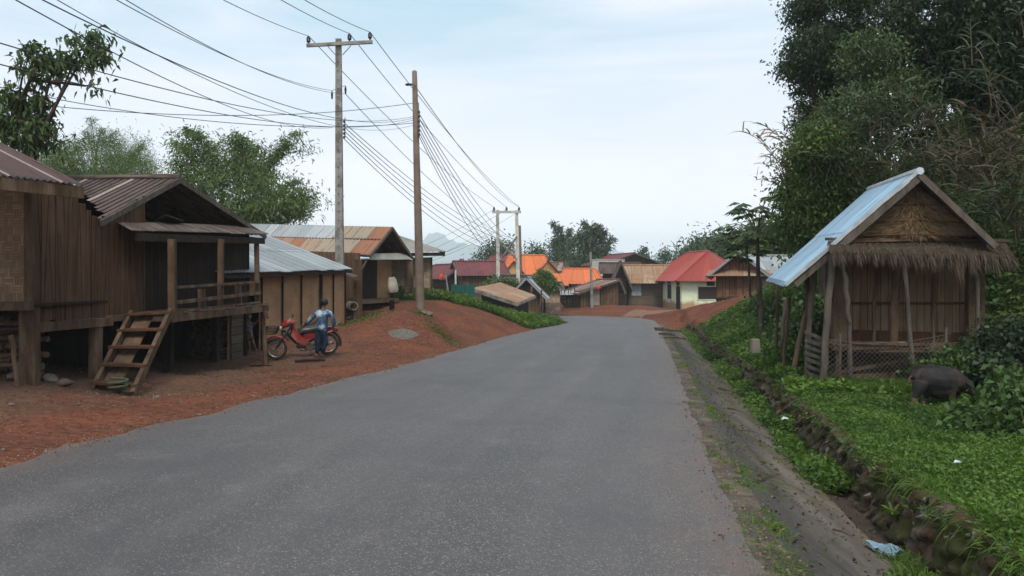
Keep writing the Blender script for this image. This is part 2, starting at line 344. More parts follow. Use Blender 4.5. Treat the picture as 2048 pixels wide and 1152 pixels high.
def leafV(p, d, L, W, bend=0.):
    """diamond leaves: base p, direction d; returns verts, quads"""
    p = np.asarray(p, float); d = unit(np.asarray(d, float)); n_ = len(p)
    L = np.broadcast_to(np.asarray(L, float).reshape(-1, 1), (n_, 1)); W = np.broadcast_to(np.asarray(W, float).reshape(-1, 1), (n_, 1))
    s = unit(np.cross(d, unit(rng.normal(size=(n_, 3)))))
    mid = p + d * L * .45 + np.array([0, 0, 1]) * L * bend * .12; tip = p + d * L - np.array([0, 0, 1]) * L * bend
    V = np.stack([p, mid + s * W / 2, tip, mid - s * W / 2], 1).reshape(-1, 3)
    return V, np.arange(n_ * 4).reshape(-1, 4)
def cloud(clumps, sub=.35, shell=.6):
    """points in clumps: [(centre, radii, n_sub, n_leaf_per_sub)]"""
    out = []; tn = []
    for c, r, ns, nl in clumps:
        q = unit(rng.normal(size=(ns, 3))) * (rng.random((ns, 1)) ** (1 / 3) * (1 - shell) + shell)
        cen = np.array(c) + q * np.array(r)
        sr = sub * (.5 + rng.random((ns, 1, 1)))
        pts = cen[:, None, :] + rng.normal(size=(ns, nl, 3)) * sr * np.array([1, 1, .7])
        out.append(pts.reshape(-1, 3)); tn.append(np.clip(np.repeat(rng.random(ns), nl) * .6 + rng.random(ns * nl) * .4, 0, 1))
    return np.concatenate(out), np.concatenate(tn)
def foliage(name, clumps, L, W, mat, parent=None, org=None, sub=.35, shell=.6, droop=.4, bend=.15, kind=None):
    p, tn = cloud(clumps, sub, shell); n_ = len(p)
    d = rng.normal(size=(n_, 3)); d[:, 2] -= droop
    V, Fq = leafV(p, d, L * (.6 + .8 * rng.random(n_)), W * (.6 + .8 * rng.random(n_)), bend)
    return npmesh(name, V, Fq, mat, parent, org, tn)
def vnoise(x, y, s, seed=0):
    x = np.asarray(x, float) * s + seed * 17.3; y = np.asarray(y, float) * s + seed * 9.1
    xi = np.floor(x).astype(np.int64); yi = np.floor(y).astype(np.int64); xf = x - xi; yf = y - yi
    def h(a, b): return ((np.sin(a * 127.1 + b * 311.7 + seed * 3.3) * 43758.5453) % 1.0)
    xf = xf * xf * (3 - 2 * xf); yf = yf * yf * (3 - 2 * yf)
    return (h(xi, yi) * (1 - xf) + h(xi + 1, yi) * xf) * (1 - yf) + (h(xi, yi + 1) * (1 - xf) + h(xi + 1, yi + 1) * xf) * yf
def fbm(x, y, s, o=4, seed=0):
    a = 0; k = 1; tot = 0
    for i in range(o): a = a + k * vnoise(x, y, s * 2 ** i, seed + i); tot += k; k *= .5
    return a / tot
# ------------------------------------------------------------ terrain
def zr(y): return np.interp(y, [-20, 0, 10, 15.8, 24.8, 41, 50, 60, 80, 110], [.1, 0, 0, -.07, -.25, -.58, -.75, -.9, -1.0, -1.5])
def XL(y): return np.interp(y, [-20, 8.1, 9.6, 11.7, 15.6, 17.6, 24.8, 33, 41, 44, 50], [-9.2, -5.2, -4.95, -4.3, -3.35, -2.85, -1.6, -.15, 1.43, 2.4, 3.6])
def XR(y): return np.interp(y, [-20, 5.16, 9, 15.8, 24.8, 33, 41, 50], [-2.0, 1.56, 2.1, 3.27, 4.8, 6.1, 7.6, 8.9])
CTL = [P(50, 765, 12.7), P(190, 756, 14.5), P(225, 782, 13.9), P(530, 730, 20.2), P(463, 706, 22.2), P(600, 712, 21), P(640, 714, 21), P(690, 661, 29.5),
       P(722, 640, 30), P(840, 617, 27), P(865, 592, 38), P(770, 640, 30.5), P(805, 670, 25), P(930, 606, 41), P(1000, 629, 44), P(1060, 642, 46),
       (-7, 9, .0), (-9, 8, .1), (-12, 15, .3), (-12, 30, .4), (-25, 20, .6), (-25, 45, .8), (-10, 40, 1.0), (-8, 50, .2), (-3.7, 49, -.1), (-10, 57, -.9), (-25, 62, -1), (0, 52, -.6), (-40, 5, .5), (-40, 80, -.5),
       (5, 3, .05), (5, 6, .02), (5, 10, 0), (5.7, 14.5, .02), (7, 8, .05), (9.5, 7, .35), (6.5, 12.3, 0), (9.2, 12.5, .5), (8.4, 15.5, .2), (7.5, 17.5, .3), (10, 16, 1.1), (12, 13, 3.0),
       (13, 20, 5.5), (16, 10, 6.5), (15, 28, 7), (20, 20, 10), (14, 4, 3.5), (20, 0, 8), (7.4, 24, .1), (6.6, 18, .05), (9, 24, .9), (9.5, 29, 1.1), (10.4, 35, .95), (8.6, 35, -.15),
       (11.6, 45, .55), (10.2, 45, -.35), (13, 50, .6), (17, 50, .7), (13.5, 58, -.3), (11, 62, -.9), (20, 40, 3), (25, 30, 8), (30, 50, 4), (25, 60, 1), (35, 80, -.5), P(1235, 611, 69), P(1285, 613, 72), P(1165, 617, 68), P(1330, 621, 71), (9, 62, -.93), (6, 65, -.9), (15, 75, -.85), (10, 70, -.95), (0, 75, -1), (-20, 80, -1.2), (-5, 66, -.95), (50, 40, 9), (50, 10, 16), (-60, 30, .8), (0, 105, -1.5), (-40, 110, -1.6), (40, 110, -1)]
for y_ in (0, 4, 8, 12, 16, 20, 24, 28, 34, 40, 46):
    CTL.append((float(XL(y_)) - .3, y_, float(zr(y_)) + .05)); CTL.append((float(XR(y_)) + 1.85, y_, float(zr(y_)) + .03))
CTL = np.array([tuple(q) for q in CTL]); cres = CTL[:, 2] - zr(CTL[:, 1])
def _phi(r2): return .5 * r2 * np.log(np.maximum(r2, 1e-9))
_A = _phi(((CTL[:, None, :2] - CTL[None, :, :2]) ** 2).sum(-1)) + np.eye(len(CTL)) * .02
_n = len(CTL); _Pm = np.c_[np.ones(_n), CTL[:, :2]]
_S = np.block([[_A, _Pm], [_Pm.T, np.zeros((3, 3))]]); _w = np.linalg.solve(_S, np.r_[cres, 0, 0, 0])
def smooth(a, b, x): q = np.clip((x - a) / (b - a), 0, 1); return q * q * (3 - 2 * q)
BEND = np.array([(6.3, 50), (6.6, 53), (6.2, 55.5), (4.6, 57.8), (2, 59), (-2, 59.8), (-10, 60.3), (-32, 61)])
def distbend(x, y):
    best = np.full(np.shape(x), 1e9)
    for (a, b) in zip(BEND[:-1], BEND[1:]):
        d_ = b - a; t_ = np.clip(((x - a[0]) * d_[0] + (y - a[1]) * d_[1]) / (d_ @ d_), 0, 1)
        best = np.minimum(best, np.hypot(x - a[0] - t_ * d_[0], y - a[1] - t_ * d_[1]))
    return best
def Gv(x, y, micro=True):
    x = np.asarray(x, float); y = np.asarray(y, float); sh = x.shape; xf = x.ravel(); yf = y.ravel()
    xc = np.clip(xf, -60, 50); yc = np.clip(yf, -10, 110)
    r_ = np.zeros(len(xf))
    for i in range(_n): r_ += _w[i] * _phi((xc - CTL[i, 0]) ** 2 + (yc - CTL[i, 1]) ** 2)
    r_ += _w[_n] + _w[_n + 1] * xc + _w[_n + 2] * yc
    r_ = np.clip(r_, -1.2, 18)
    XLv = XL(yf); XRv = XR(yf)
    if micro:
        am = .075 * smooth(.1, 1.2, XLv - xf) + .05 * smooth(1.9, 2.6, xf - XRv)
        r_ += am * (fbm(xf, yf, 1.1, 4, 3) - .5) * 2 + am * .7 * (fbm(xf * 1.0, yf, 4.5, 4, 5) - .5) - am * .5 * np.abs(fbm(xf * 2.2 + yf * .5, yf * .6, 1.2, 3, 15) - .5)
    # road trench
    k = np.where(yf < 50.5, smooth(-.05, 1.5, XLv - xf) + smooth(1.75, 1.9, xf - XRv), 1.)
    k *= np.where(yf > 46, smooth(3.3, 4.2, distbend(xf, yf)), 1.)
    r_ = r_ * k - .05 * (1 - k)
    dit = smooth(.25, .4, xf - XRv) * (1 - smooth(1.62, 1.75, xf - XRv)) * (yf < 47)
    r_ -= .75 * dit
    z_ = zr(yf) + r_
    far = smooth(118, 400, np.hypot(xf * .8, np.maximum(yf, 0)))
    z_ = z_ * (1 - far) + far * (-150 + 60 * fbm(xf, yf, .0011, 4, 9))
    return z_.reshape(sh)
def G(x, y): return float(Gv(np.array([x]), np.array([y]))[0])
def Gp(x, y, dz=0.): return Vector((x, y, G(x, y) + dz))
def grassmask(x, y):
    t_ = XL(y) - x; s_ = x - XR(y)
    nz_ = (fbm(x, y, .9, 4, 11) - .5)
    right = smooth(1.7, 1.95, s_ + nz_ * .1) * (1 - smooth(.0, 1.6, (y - 38) + (13 - x) * .0 + nz_ * 6) * smooth(2.3, 2.6, s_ + 1)*(x<16))
    hump = smooth(-.5, .5, (y - 36.6) - (x + 3.7) * .93 + nz_ * 1.4) * (t_ > .15) * (y < 56) * smooth(-9, -7, x)
    back = smooth(-16, -20, x)
    far = smooth(90, 105, y)
    return np.clip(right + hump + back + far, 0, 1)
xs = np.unique(np.r_[np.linspace(-14, 14, 187), np.linspace(-60, -14, 60), np.linspace(14, 60, 60), -np.geomspace(60, 4000, 26), np.geomspace(60, 4000, 26)])
ys = np.unique(np.r_[np.linspace(-12, 3, 16), np.linspace(3, 22, 140), np.linspace(22, 66, 140), np.linspace(66, 130, 50), np.geomspace(130, 4500, 40)])
XX, YY = np.meshgrid(xs, ys); ZZ = Gv(XX, YY); nx, ny = len(xs), len(ys)
V = np.stack([XX, YY, ZZ], -1).reshape(-1, 3)
idx = np.arange(nx * ny).reshape(ny, nx); Fq = np.stack([idx[:-1, :-1], idx[:-1, 1:], idx[1:, 1:], idx[1:, :-1]], -1).reshape(-1, 4)
t = NT('red_laterite_earth'); oc = t.tc.outputs['Object']
gm = t.a('ShaderNodeAttribute', {'attribute_name': 'grass'}).outputs['Fac']
n1 = t.noise(oc, .7, 6, .6); n2 = t.noise(oc, 9, 6, .7); n3 = t.noise(t.coord('Object', (1, 2.5, 1)), 3.2, 6, .65)
c = t.mix(t.rng(n1, .38, .6), (.182, .067, .039), (.112, .047, .032)); c = t.mix(t.rng(n3, .45, .7, 0, .7), c, (.215, .095, .06))
c = t.mix(t.rng(n2, .47, .68, 0, .9), c, (.075, .028, .018)); c = t.mix(t.rng(t.noise(t.coord('Object', (.6, 2.8, 1)), 2.1, 7, .75), .54, .68, 0, .55), c, (.1, .05, .034))
pk = t.a('ShaderNodeTexVoronoi', None, Vector=oc, Scale=13.).outputs[0]
c = t.mix(t.rng(pk, .09, .13, .85, 0), c, (.3, .19, .14))
fadedirt = t.a('ShaderNodeAttribute', {'attribute_name': 'trod'}).outputs['Fac']
c = t.mix(fadedirt, c, t.mix(t.rng(n2, .35, .7), (.14, .085, .062), (.08, .05, .038)))
gcol = t.mix(t.rng(n2, .35, .65), (.03, .06, .015), (.055, .05, .025))
c = t.mix(t.rng(t.math('ADD', gm, t.math('MULTIPLY', t.math('SUBTRACT', n2, .5), .5)), .4, .6), c, gcol)
ground = npmesh('ground', V, Fq, t.fin(c, 1., t.math('ADD', n3, t.math('MULTIPLY', n2, .6)), .9, .05, spec=.03), smooth=True); T(ground, kind='structure')
ga = ground.data.attributes.new('grass', 'FLOAT', 'POINT'); ga.data.foreach_set('value', grassmask(XX, YY).astype(np.float32).ravel())
tl = XL(YY) - XX
trod = smooth(1.5, 3.2, tl + (fbm(XX, YY, .8, 3, 21) - .5) * 2.5) * (YY < 26) * smooth(26, 21, YY) * (tl > 0) * .75
ga = ground.data.attributes.new('trod', 'FLOAT', 'POINT'); ga.data.foreach_set('value', trod.astype(np.float32).ravel())
# ---- road
mb = MB()
yy = list(np.arange(-12, 50.01, .12)); L_ = []; R_ = []
for y_ in yy:
    jl = (fbm(np.array([0.]), np.array([y_]), 1.3, 6, 2)[0] - .5) * .4; jr = (fbm(np.array([5.]), np.array([y_]), 2.2, 5, 4)[0] - .5) * .14
    L_.append((float(XL(y_)) + jl, y_)); R_.append((float(XR(y_)) + jr + .05, y_))
bl = [(3.3, 52), (2.2, 54), (.3, 55.4), (-3, 56.4), (-10, 56.9), (-32, 57.6)]; br = [(9.35, 53.2), (9.2, 56.5), (8.0, 60), (5.2, 62.4), (0, 63.4), (-10, 63.9), (-32, 64.4)]
def resamp(pl, k):
    pl = np.array(pl, float); s_ = np.r_[0, np.cumsum(np.hypot(*np.diff(pl, axis=0).T))]; q = np.linspace(0, s_[-1], k); return [(float(np.interp(a, s_, pl[:, 0])), float(np.interp(a, s_, pl[:, 1]))) for a in q]
L_ += resamp([L_[-1]] + bl, 30)[1:]; R_ += resamp([R_[-1]] + br, 30)[1:]
NCOL = 14; acc = 0
vr = []; uvr = []
for i, (a, b) in enumerate(zip(L_, R_)):
    if i: acc += math.hypot((a[0] + b[0] - L_[i - 1][0] - R_[i - 1][0]) / 2, (a[1] + b[1] - L_[i - 1][1] - R_[i - 1][1]) / 2)
    for k in range(NCOL + 1):
        f_ = k / NCOL; x_ = a[0] * (1 - f_) + b[0] * f_; y_ = a[1] * (1 - f_) + b[1] * f_
        vr.append((x_, y_, float(zr(y_)) + .045 * (1 - (2 * f_ - 1) ** 2) + .004)); uvr.append((f_ * 6.6, acc))
mb.v = vr
for i in range(len(L_) - 1):
    for k in range(NCOL):
        a = i * (NCOL + 1) + k; q = [a, a + 1, a + NCOL + 2, a + NCOL + 1]; mb.f.append(q); mb.mi.append(0); mb.sm.append(True); mb.uv += [uvr[z_] for z_ in q]
t = NT('worn_asphalt'); oc = t.tc.outputs['Object']; u, v = t.uv()
sp = t.a('ShaderNodeTexVoronoi', None, Vector=oc, Scale=105.); spc = t.a('ShaderNodeSeparateColor', None, i0=sp.outputs[1]).outputs[0]
f1 = t.noise(oc, 28, 5, .8)
c = t.mix(spc, (.05, .042, .04), (.135, .117, .111)); c = t.mix(t.rng(spc, .9, .97), c, (.36, .34, .31))
c = t.mix(t.rng(sp.outputs[0], .35, .6, 0, .6), c, (.025, .024, .024))
str_ = t.noise(t.a('ShaderNodeCombineXYZ', None, i0=t.math('MULTIPLY', u, 1.1), i1=t.math('MULTIPLY', v, .06)).outputs[0], 1.4, 5, .6)
c = t.mix(t.rng(str_, .4, .66, 0, .3), c, (.152, .134, .13))
c = t.mix(t.rng(t.noise(oc, .45, 5, .6), .48, .68, 0, .6), c, (.052, .048, .049))
c = t.mix(t.rng(t.noise(oc, 1.7, 6, .7), .56, .75, 0, .35), c, (.2, .165, .14))
ed = t.math('ADD', t.rng(u, .0, .75, 1, 0), t.rng(u, 5.7, 6.6, 0, 1))
wt = t.math('SINE', t.math('MULTIPLY', u, 3.6)); c = t.mix(t.math('MULTIPLY', t.rng(wt, .1, 1, 0, .28), t.rng(t.noise(oc, .8, 4), .3, .6)), c, (.062, .056, .055))
c = t.mix(t.math('MULTIPLY', t.rng(ed, .2, 1, 0, .75), t.rng(t.noise(oc, 3, 6, .7), .35, .7)), c, (.15, .092, .066))
road = mb.build('road', t.fin(c, .62, t.math('ADD', spc, f1), .5, .006, spec=.5)); T(road, kind='structure')
# ---- drainage channel: verge, apron, bottom
mb = MB(); prof = [(-.06, .0), (.12, -.005), (.3, -.02), (.42, -.05), (.75, -.19), (1.1, -.33), (1.36, -.43), (1.5, -.47), (1.72, -.47)]
ys2 = list(np.arange(-6, 20, .12)) + list(np.arange(20, 46.6, .3)); vv = []; uu = []
for y_ in ys2:
    for k, (s_, z_) in enumerate(prof):
        nz_ = (fbm(np.array([s_ * 3.]), np.array([y_]), 1.3, 4, 8)[0] - .5)
        sx = s_ + nz_ * (.1 if k > 3 else .04); vv.append((float(XR(y_)) + sx, y_, float(zr(y_)) + z_ * (1 + nz_ * .15) + nz_ * .03)); uu.append((s_, y_))
np_ = len(prof); mb.v = vv
for i in range(len(ys2) - 1):
    for k in range(np_ - 1):
        a = i * np_ + k; q = [a, a + 1, a + np_ + 1, a + np_]; mb.f.append(q); mb.sm.append(True); mb.uv += [uu[z_] for z_ in q]; mb.mi.append(1 if k < 2 else (0 if k < 6 else 2))
t = NT('stained_apron_concrete'); oc = t.tc.outputs['Object']; u, v = t.uv(); n1 = t.noise(t.coord('Object', (1.6, .35, 1)), 1.8, 6, .65); n2 = t.noise(oc, 16, 6, .75)
c = t.mix(t.rng(n1, .36, .62), (.075, .068, .062), (.155, .13, .108)); c = t.mix(t.rng(n2, .45, .75, 0, .5), c, (.05, .045, .04))
c = t.mix(t.rng(t.math('ADD', u, t.math('MULTIPLY', n1, .5)), .8, 1.25, .75, 0), c, (.05, .047, .046)); c = t.mix(t.rng(u, .95, 1.4, 0, .5), c, (.15, .115, .085))
c = t.mix(t.math('MULTIPLY', t.rng(t.noise(t.coord('Object', (2.2, .5, 1)), 1.1, 5, .6), .5, .6), t.rng(t.noise(oc, 9, 5, .7), .38, .6)), c, (.06, .065, .012))
crk = t.a('ShaderNodeTexVoronoi', {'feature': 'DISTANCE_TO_EDGE'}, Vector=t.coord('Object', (1., .45, 1.)), Scale=1.1).outputs[0]
c = t.mix(t.rng(crk, .0, .014, .8, 0), c, (.02, .018, .014))
ap = t.fin(c, .9, t.math('ADD', n1, n2), .5, .02)
ver = m_noise('gravel_verge', (.13, .112, .095), (.085, .068, .055), 5, .95, .8, 70, c3=(.19, .15, .11), dist=.02)
mud = m_noise('ditch_mud', (.08, .055, .042), (.045, .032, .025), 3, .8, .7, 25)
ch = mb.build('drainage_channel', [ap, ver, mud]); T(ch, kind='structure')
# ---- rubble retaining wall at the far side of the ditch
ysw = np.r_[np.arange(-4, 14, .035), np.arange(14, 46.6, .12)]; hs = np.linspace(0, 1, 17)
YW, HW = np.meshgrid(ysw, hs, indexing='ij')
cellp = [(random.uniform(-4, 47), random.random()) for _ in range(420)]; ca = np.array(cellp)
d1 = np.full(YW.shape, 9.); d2 = np.full(YW.shape, 9.); who = np.zeros(YW.shape, int)
for i, (a, b) in enumerate(cellp):
    dd = np.hypot((YW - a), (HW - b) * .62 * 1.15); m1 = dd < d1; d2 = np.where(m1, d1, np.minimum(d2, dd)); who = np.where(m1, i, who); d1 = np.where(m1, dd, d1)
edge = smooth(0, .07, d2 - d1); bul = edge * (.5 + .5 * ((who * 37) % 11) / 11.)
h_n = fbm(YW, HW * 2, 5, 4, 30) - .5
top = float(0) + .02 + .1 * (fbm(YW, YW * 0, .9, 3, 31) - .5)
s_w = 1.60 + HW * .2 - bul * .07 - h_n * .2; zw = zr(YW) - .5 + HW * (.53 + top)
Vw = np.stack([XR(YW) + s_w, YW, zw], -1).reshape(-1, 3)
capn = 3
idx = np.arange(YW.size).reshape(YW.shape); Fw = np.stack([idx[:-1, :-1], idx[1:, :-1], idx[1:, 1:], idx[:-1, 1:]], -1).reshape(-1, 4)
# top cap row
tp = np.stack([XR(ysw) + 2.0, ysw, zr(ysw) + .04 + 0 * ysw], -1); b0 = len(Vw); Vw = np.r_[Vw, tp]; ti = np.arange(len(ysw)) + b0
Fw = np.r_[Fw, np.stack([idx[:-1, -1], idx[1:, -1], ti[1:], ti[:-1]], -1)]
tt = (((who * 53) % 17) / 17.)[:-1, :-1].reshape(-1) * .8 + .2 * h_n[:-1, :-1].reshape(-1); tt = np.where(edge[:-1, :-1].reshape(-1) < .35, -.3, tt); tt = np.r_[tt, np.full(len(ysw) - 1, .1)]
t = NT('mossy_rubble'); oc = t.tc.outputs['Object']; at = t.a('ShaderNodeAttribute', {'attribute_name': 'tint'}).outputs['Fac']
c = t.mix(t.rng(at, .0, .8), (.07, .046, .032), (.15, .12, .098)); c = t.mix(t.rng(at, -.1, .02, .9, 0), c, (.02, .014, .01)); c = t.mix(t.rng(t.noise(t.coord('Object', (1, 1, .3)), 9, 6, .7), .45, .65, 0, .8), c, (.055, .034, .022))
c = t.mix(t.rng(t.noise(oc, 2.2, 6, .7), .44, .56, 0, .9), c, (.05, .052, .014)); c = t.mix(t.rng(t.noise(oc, 3.1, 6, .7), .52, .62, 0, .9), c, (.075, .035, .02)); c = t.mix(t.rng(t.noise(oc, 5.3, 3, .5), .66, .7, 0, .85), c, (.3, .28, .26))
wall = npmesh('stone_retaining_wall', Vw, Fw, t.fin(c, .95, t.noise(oc, 22, 6, .7), .8, .03), org=(float(XR(10)) + 1.7, 10, 0), tint=tt, smooth=True)
T(wall, 'low mossy rubble stone wall along the far side of the roadside ditch', 'wall')
# ---- dirt track from the bend to the green house
mb = MB(); trk = [((8.8, 56.5), (8.2, 61)), ((11, 60), (9.5, 65)), ((14.5, 66), (12, 70)), ((19, 70), (17, 73.5)), ((26, 71), (26, 74))]
for (a, b), (c_, d_) in zip(trk[:-1], trk[1:]):
    for k in range(6):
        f0, f1_ = k / 6, (k + 1) / 6; lp = lambda p, q, f: (p[0] + (q[0] - p[0]) * f, p[1] + (q[1] - p[1]) * f)
        pts = [lp(a, c_, f0), lp(b, d_, f0), lp(b, d_, f1_), lp(a, c_, f1_)]; mb.face([(x_, y_, G(x_, y_) + .05) for x_, y_ in pts], [(p[0], p[1]) for p in pts], smooth=True)
T(mb.build('path', m_noise('pale_dirt_track', (.25, .15, .1), (.2, .11, .07), 1.5, .95, .5, 20)), kind='structure')
# ---- mountains
def ridge(name, d, prof, thick, seed):
    px = np.array([p[0] for p in prof], float); py = np.array([p[1] for p in prof], float); k = 240
    q = np.linspace(px[0], px[-1], k); y_ = np.interp(q, px, py); rows = 14; Vm = []
    for j in range(rows):
        f_ = j / (rows - 1)          # 0 crest ... 1 foot, and a back side
        dd = d - thick * f_; amp = (fbm(q * .9, np.full(k, j * 9.), .03, 4, seed) - .5)
        zc = CAMH + (HOR - y_ + (fbm(q, q * 0, .12, 4, seed) - .5) * 9 * (1 - f_)) / F * d; zf = -260
        z_ = zc * (1 - f_ ** .8) + zf * f_ ** .8 + amp * 60 * f_ * (1 - f_) * 4
        Vm.append(np.stack([(q - 1024) / F * d, dd + amp * 200 * f_, z_], -1))
    bk = Vm[0] * np.array([1, 1, 0]) + np.array([0, thick, -260]); Vm = [bk] + Vm; Vm = np.concatenate(Vm)
    ii = np.arange(len(Vm)).reshape(rows + 1, k); Fm = np.stack([ii[:-1, :-1], ii[1:, :-1], ii[1:, 1:], ii[:-1, 1:]], -1).reshape(-1, 4)
    T(npmesh(name, Vm, Fm, M['mount'], smooth=True), kind='structure')
M['mount'] = m_noise('forested_mountain', (.03, .055, .04), (.05, .075, .05), .004, .95, .2, .02)
ridge('mountain', 3600, [(500, 560), (700, 520), (800, 498), (845, 480), (858, 467), (872, 464), (884, 468), (898, 478), (915, 484), (940, 489), (965, 492), (990, 502), (1050, 520), (1150, 540), (1300, 556)], 900, 1)
ridge('mountain', 4000, [(900, 540), (960, 514), (1000, 500), (1040, 502), (1100, 505), (1150, 515), (1205, 498), (1222, 496), (1250, 508), (1290, 520), (1310, 508), (1345, 502), (1390, 496), (1440, 486), (1500, 490), (1700, 486), (2000, 500)], 500, 2)
ridge('mountain', 2700, [(300, 545), (600, 545), (800, 530), (900, 522), (980, 528), (1100, 535), (1300, 545), (1500, 540)], 700, 3)
#@@PART2
# ============================================================ left houses
def lerp(a, b, t_): return Vector(a) * (1 - t_) + Vector(b) * t_
def crook(p, q, k=.04, n_=6):
    p = Vector(p); q = Vector(q); return [lerp(p, q, i / n_) + Vector((random.uniform(-k, k), random.uniform(-k, k), 0)) * (0 < i < n_) for i in range(n_ + 1)]
def battens(mb, a, b, z0, z1, ts, w=.06, off=(0, 0)):
    for t_ in ts:
        p = lerp(a, b, t_); mb.bar((p.x + off[0], p.y + off[1], z0), (p.x + off[0], p.y + off[1], z1), w, .04)
# ---- A: bamboo walled house at the left edge
A = thing('stilt_house', (-8.2, 12, .2), 'stilt house with woven bamboo wall and rusty red roof at the left edge', 'house')
W0 = P(-420, 605, 12.7); W1 = P(58, 603, 12.5); zt = 3.35
mb = MB(); mb.slab([(W0.x, W0.y, W1.z), (W1.x, W1.y, W1.z), (W1.x, W1.y, zt), (W0.x, W0.y, zt)], .05); mb.build('wall', M['weave'], A)
mb = MB(); mb.bar(W0 + Vector((0, -.06, -.07)), W1 + Vector((.08, -.06, -.07)), .1, .13); mb.build('floor_beam', M['wood'], A)
mb = MB(); mb.bar((W1.x + .03, W1.y - .04, W1.z), (W1.x + .03, W1.y - .04, zt), .12, .08); mb.build('corner_board', M['wood'], A)
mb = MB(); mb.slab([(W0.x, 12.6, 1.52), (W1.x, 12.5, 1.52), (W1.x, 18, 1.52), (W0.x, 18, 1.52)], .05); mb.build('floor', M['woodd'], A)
mb = MB(); mb.slab([(W0.x, 17.5, -.1), (W1.x - 1.2, 17.5, -.1), (W1.x - 1.2, 17.5, 1.5), (W0.x, 17.5, 1.5)], .05); mb.build('added_dark_screen', M['plank_d'], A)  # added opaque wall that keeps the space under the floor dark
for px, py in ((50, 765), (-260, 772)):
    mb = MB(); q = P(px, py, 12.62); mb.bar((q.x, q.y + .12, q.z - .2), (q.x + .0, q.y + .12, W1.z - .1), .25, .16); mb.build('post', M['wood'], A)
e1 = P(172, 371, 12); dv = Vector((.42, 1, 0)).normalized(); e0 = e1 - dv * 3.6; up = Vector((-1, .42, 0)).normalized() * 3.6 + Vector((0, 0, 1.47))
mb = MB(); mb.corr(e0, e1, e1 + up, e0 + up, .1, .014, mif=lambda u_, r_: 1 if (u_ % .8) < .07 else 0); mb.build('roof', [M['corr_red'], M['corr_strip']], A)
mb = MB(); mb.bar(e0 + Vector((-.04, 0, -.11)), e1 + Vector((-.04, 0, -.11)), .04, .17); mb.bar(e1 + Vector((-.1, 0, -.12)), e1 + up * .95 + Vector((-.1, 0, -.12)), .04, .14); mb.build('fascia', M['wood'], A)
# ---- B: plank house with porch
B = thing('stilt_house', (-8.5, 17, .1), 'dark plank stilt house with railed porch and big open gable', 'house')
b0 = P(51, 648, 12.72); b1 = P(290, 624, 16.2); b0.z = b1.z = 1.22; fdir = (b1 - b0).normalized()
def wl(s_, z_, off=0.): q = b0 + fdir * s_; return Vector((q.x + off, q.y, z_))
Ls = (b1 - b0).length; Lb = 8.6
mb = MB(); top_prof = [(0, 3.75), (.9, 3.55), (1.9, 3.0), (3.0, 3.3), (Ls, 3.6)]
sx = 0.
while sx < Ls - .05:
    wd = min(random.uniform(.15, .25), Ls - sx); tz = float(np.interp(sx + wd / 2, [a_ for a_, b_ in top_prof], [b_ for a_, b_ in top_prof])); of = random.uniform(-.008, .008); zb_ = 1.2 + random.uniform(-.05, .02); ln_ = random.uniform(-.012, .012)
    mb.slab([wl(sx, zb_, of), wl(sx + wd - .004, zb_ + random.uniform(-.015, .015), of), wl(sx + wd - .004 + ln_, tz, of), wl(sx + ln_, tz, of)], .022, uo=random.uniform(0, 40)); sx += wd
mb.build('wall', M['plank'], B)
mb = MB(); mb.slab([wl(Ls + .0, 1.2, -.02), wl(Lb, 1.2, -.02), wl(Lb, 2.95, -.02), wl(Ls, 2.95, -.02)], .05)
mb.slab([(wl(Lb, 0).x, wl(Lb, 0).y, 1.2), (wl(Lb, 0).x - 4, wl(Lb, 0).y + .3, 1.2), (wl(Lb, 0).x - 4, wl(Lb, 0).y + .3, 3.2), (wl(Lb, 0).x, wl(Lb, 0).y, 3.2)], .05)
mb.build('porch_wall', M['plank_d'], B)  # porch shade comes from the dark plank colour
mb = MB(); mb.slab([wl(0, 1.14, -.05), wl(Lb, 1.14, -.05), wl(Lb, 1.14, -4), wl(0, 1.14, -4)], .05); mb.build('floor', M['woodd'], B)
mb = MB(); mb.slab([wl(0, -.3, -3.4), wl(Lb + .3, -.3, -3.4), wl(Lb + .3, 1.1, -3.4), wl(0, 1.1, -3.4)], .05); mb.slab([wl(Lb + .3, -.3, -3.4), wl(Lb + .3, -.3, -.2), wl(Lb + .3, 1.1, -.2), wl(Lb + .3, 1.1, -3.4)], .05); mb.build('added_dark_screen', M['plank_d'], B)  # added dark walls closing off daylight beneath the floor
mb = MB(); mb.bar(wl(.1, 1.13, .06), wl(2.2, 1.12, .06), .12, .15); mb.bar(wl(2.1, 1.18, .07), wl(Ls + .1, 1.16, .07), .1, .11); mb.build('floor_beam', M['wood'], B)
for px, py, d, w_ in ((190, 758, 14.55, .17), (336, 746, 17.6, .17), (430, 728, 20.4, .15)):
    q = P(px, py, d); mb = MB(); mb.bar((q.x, q.y, q.z - .25), (q.x + .02, q.y, 1.12), w_, w_); mb.build('post', M['wood'] if px == 190 else M['woodd'], B)
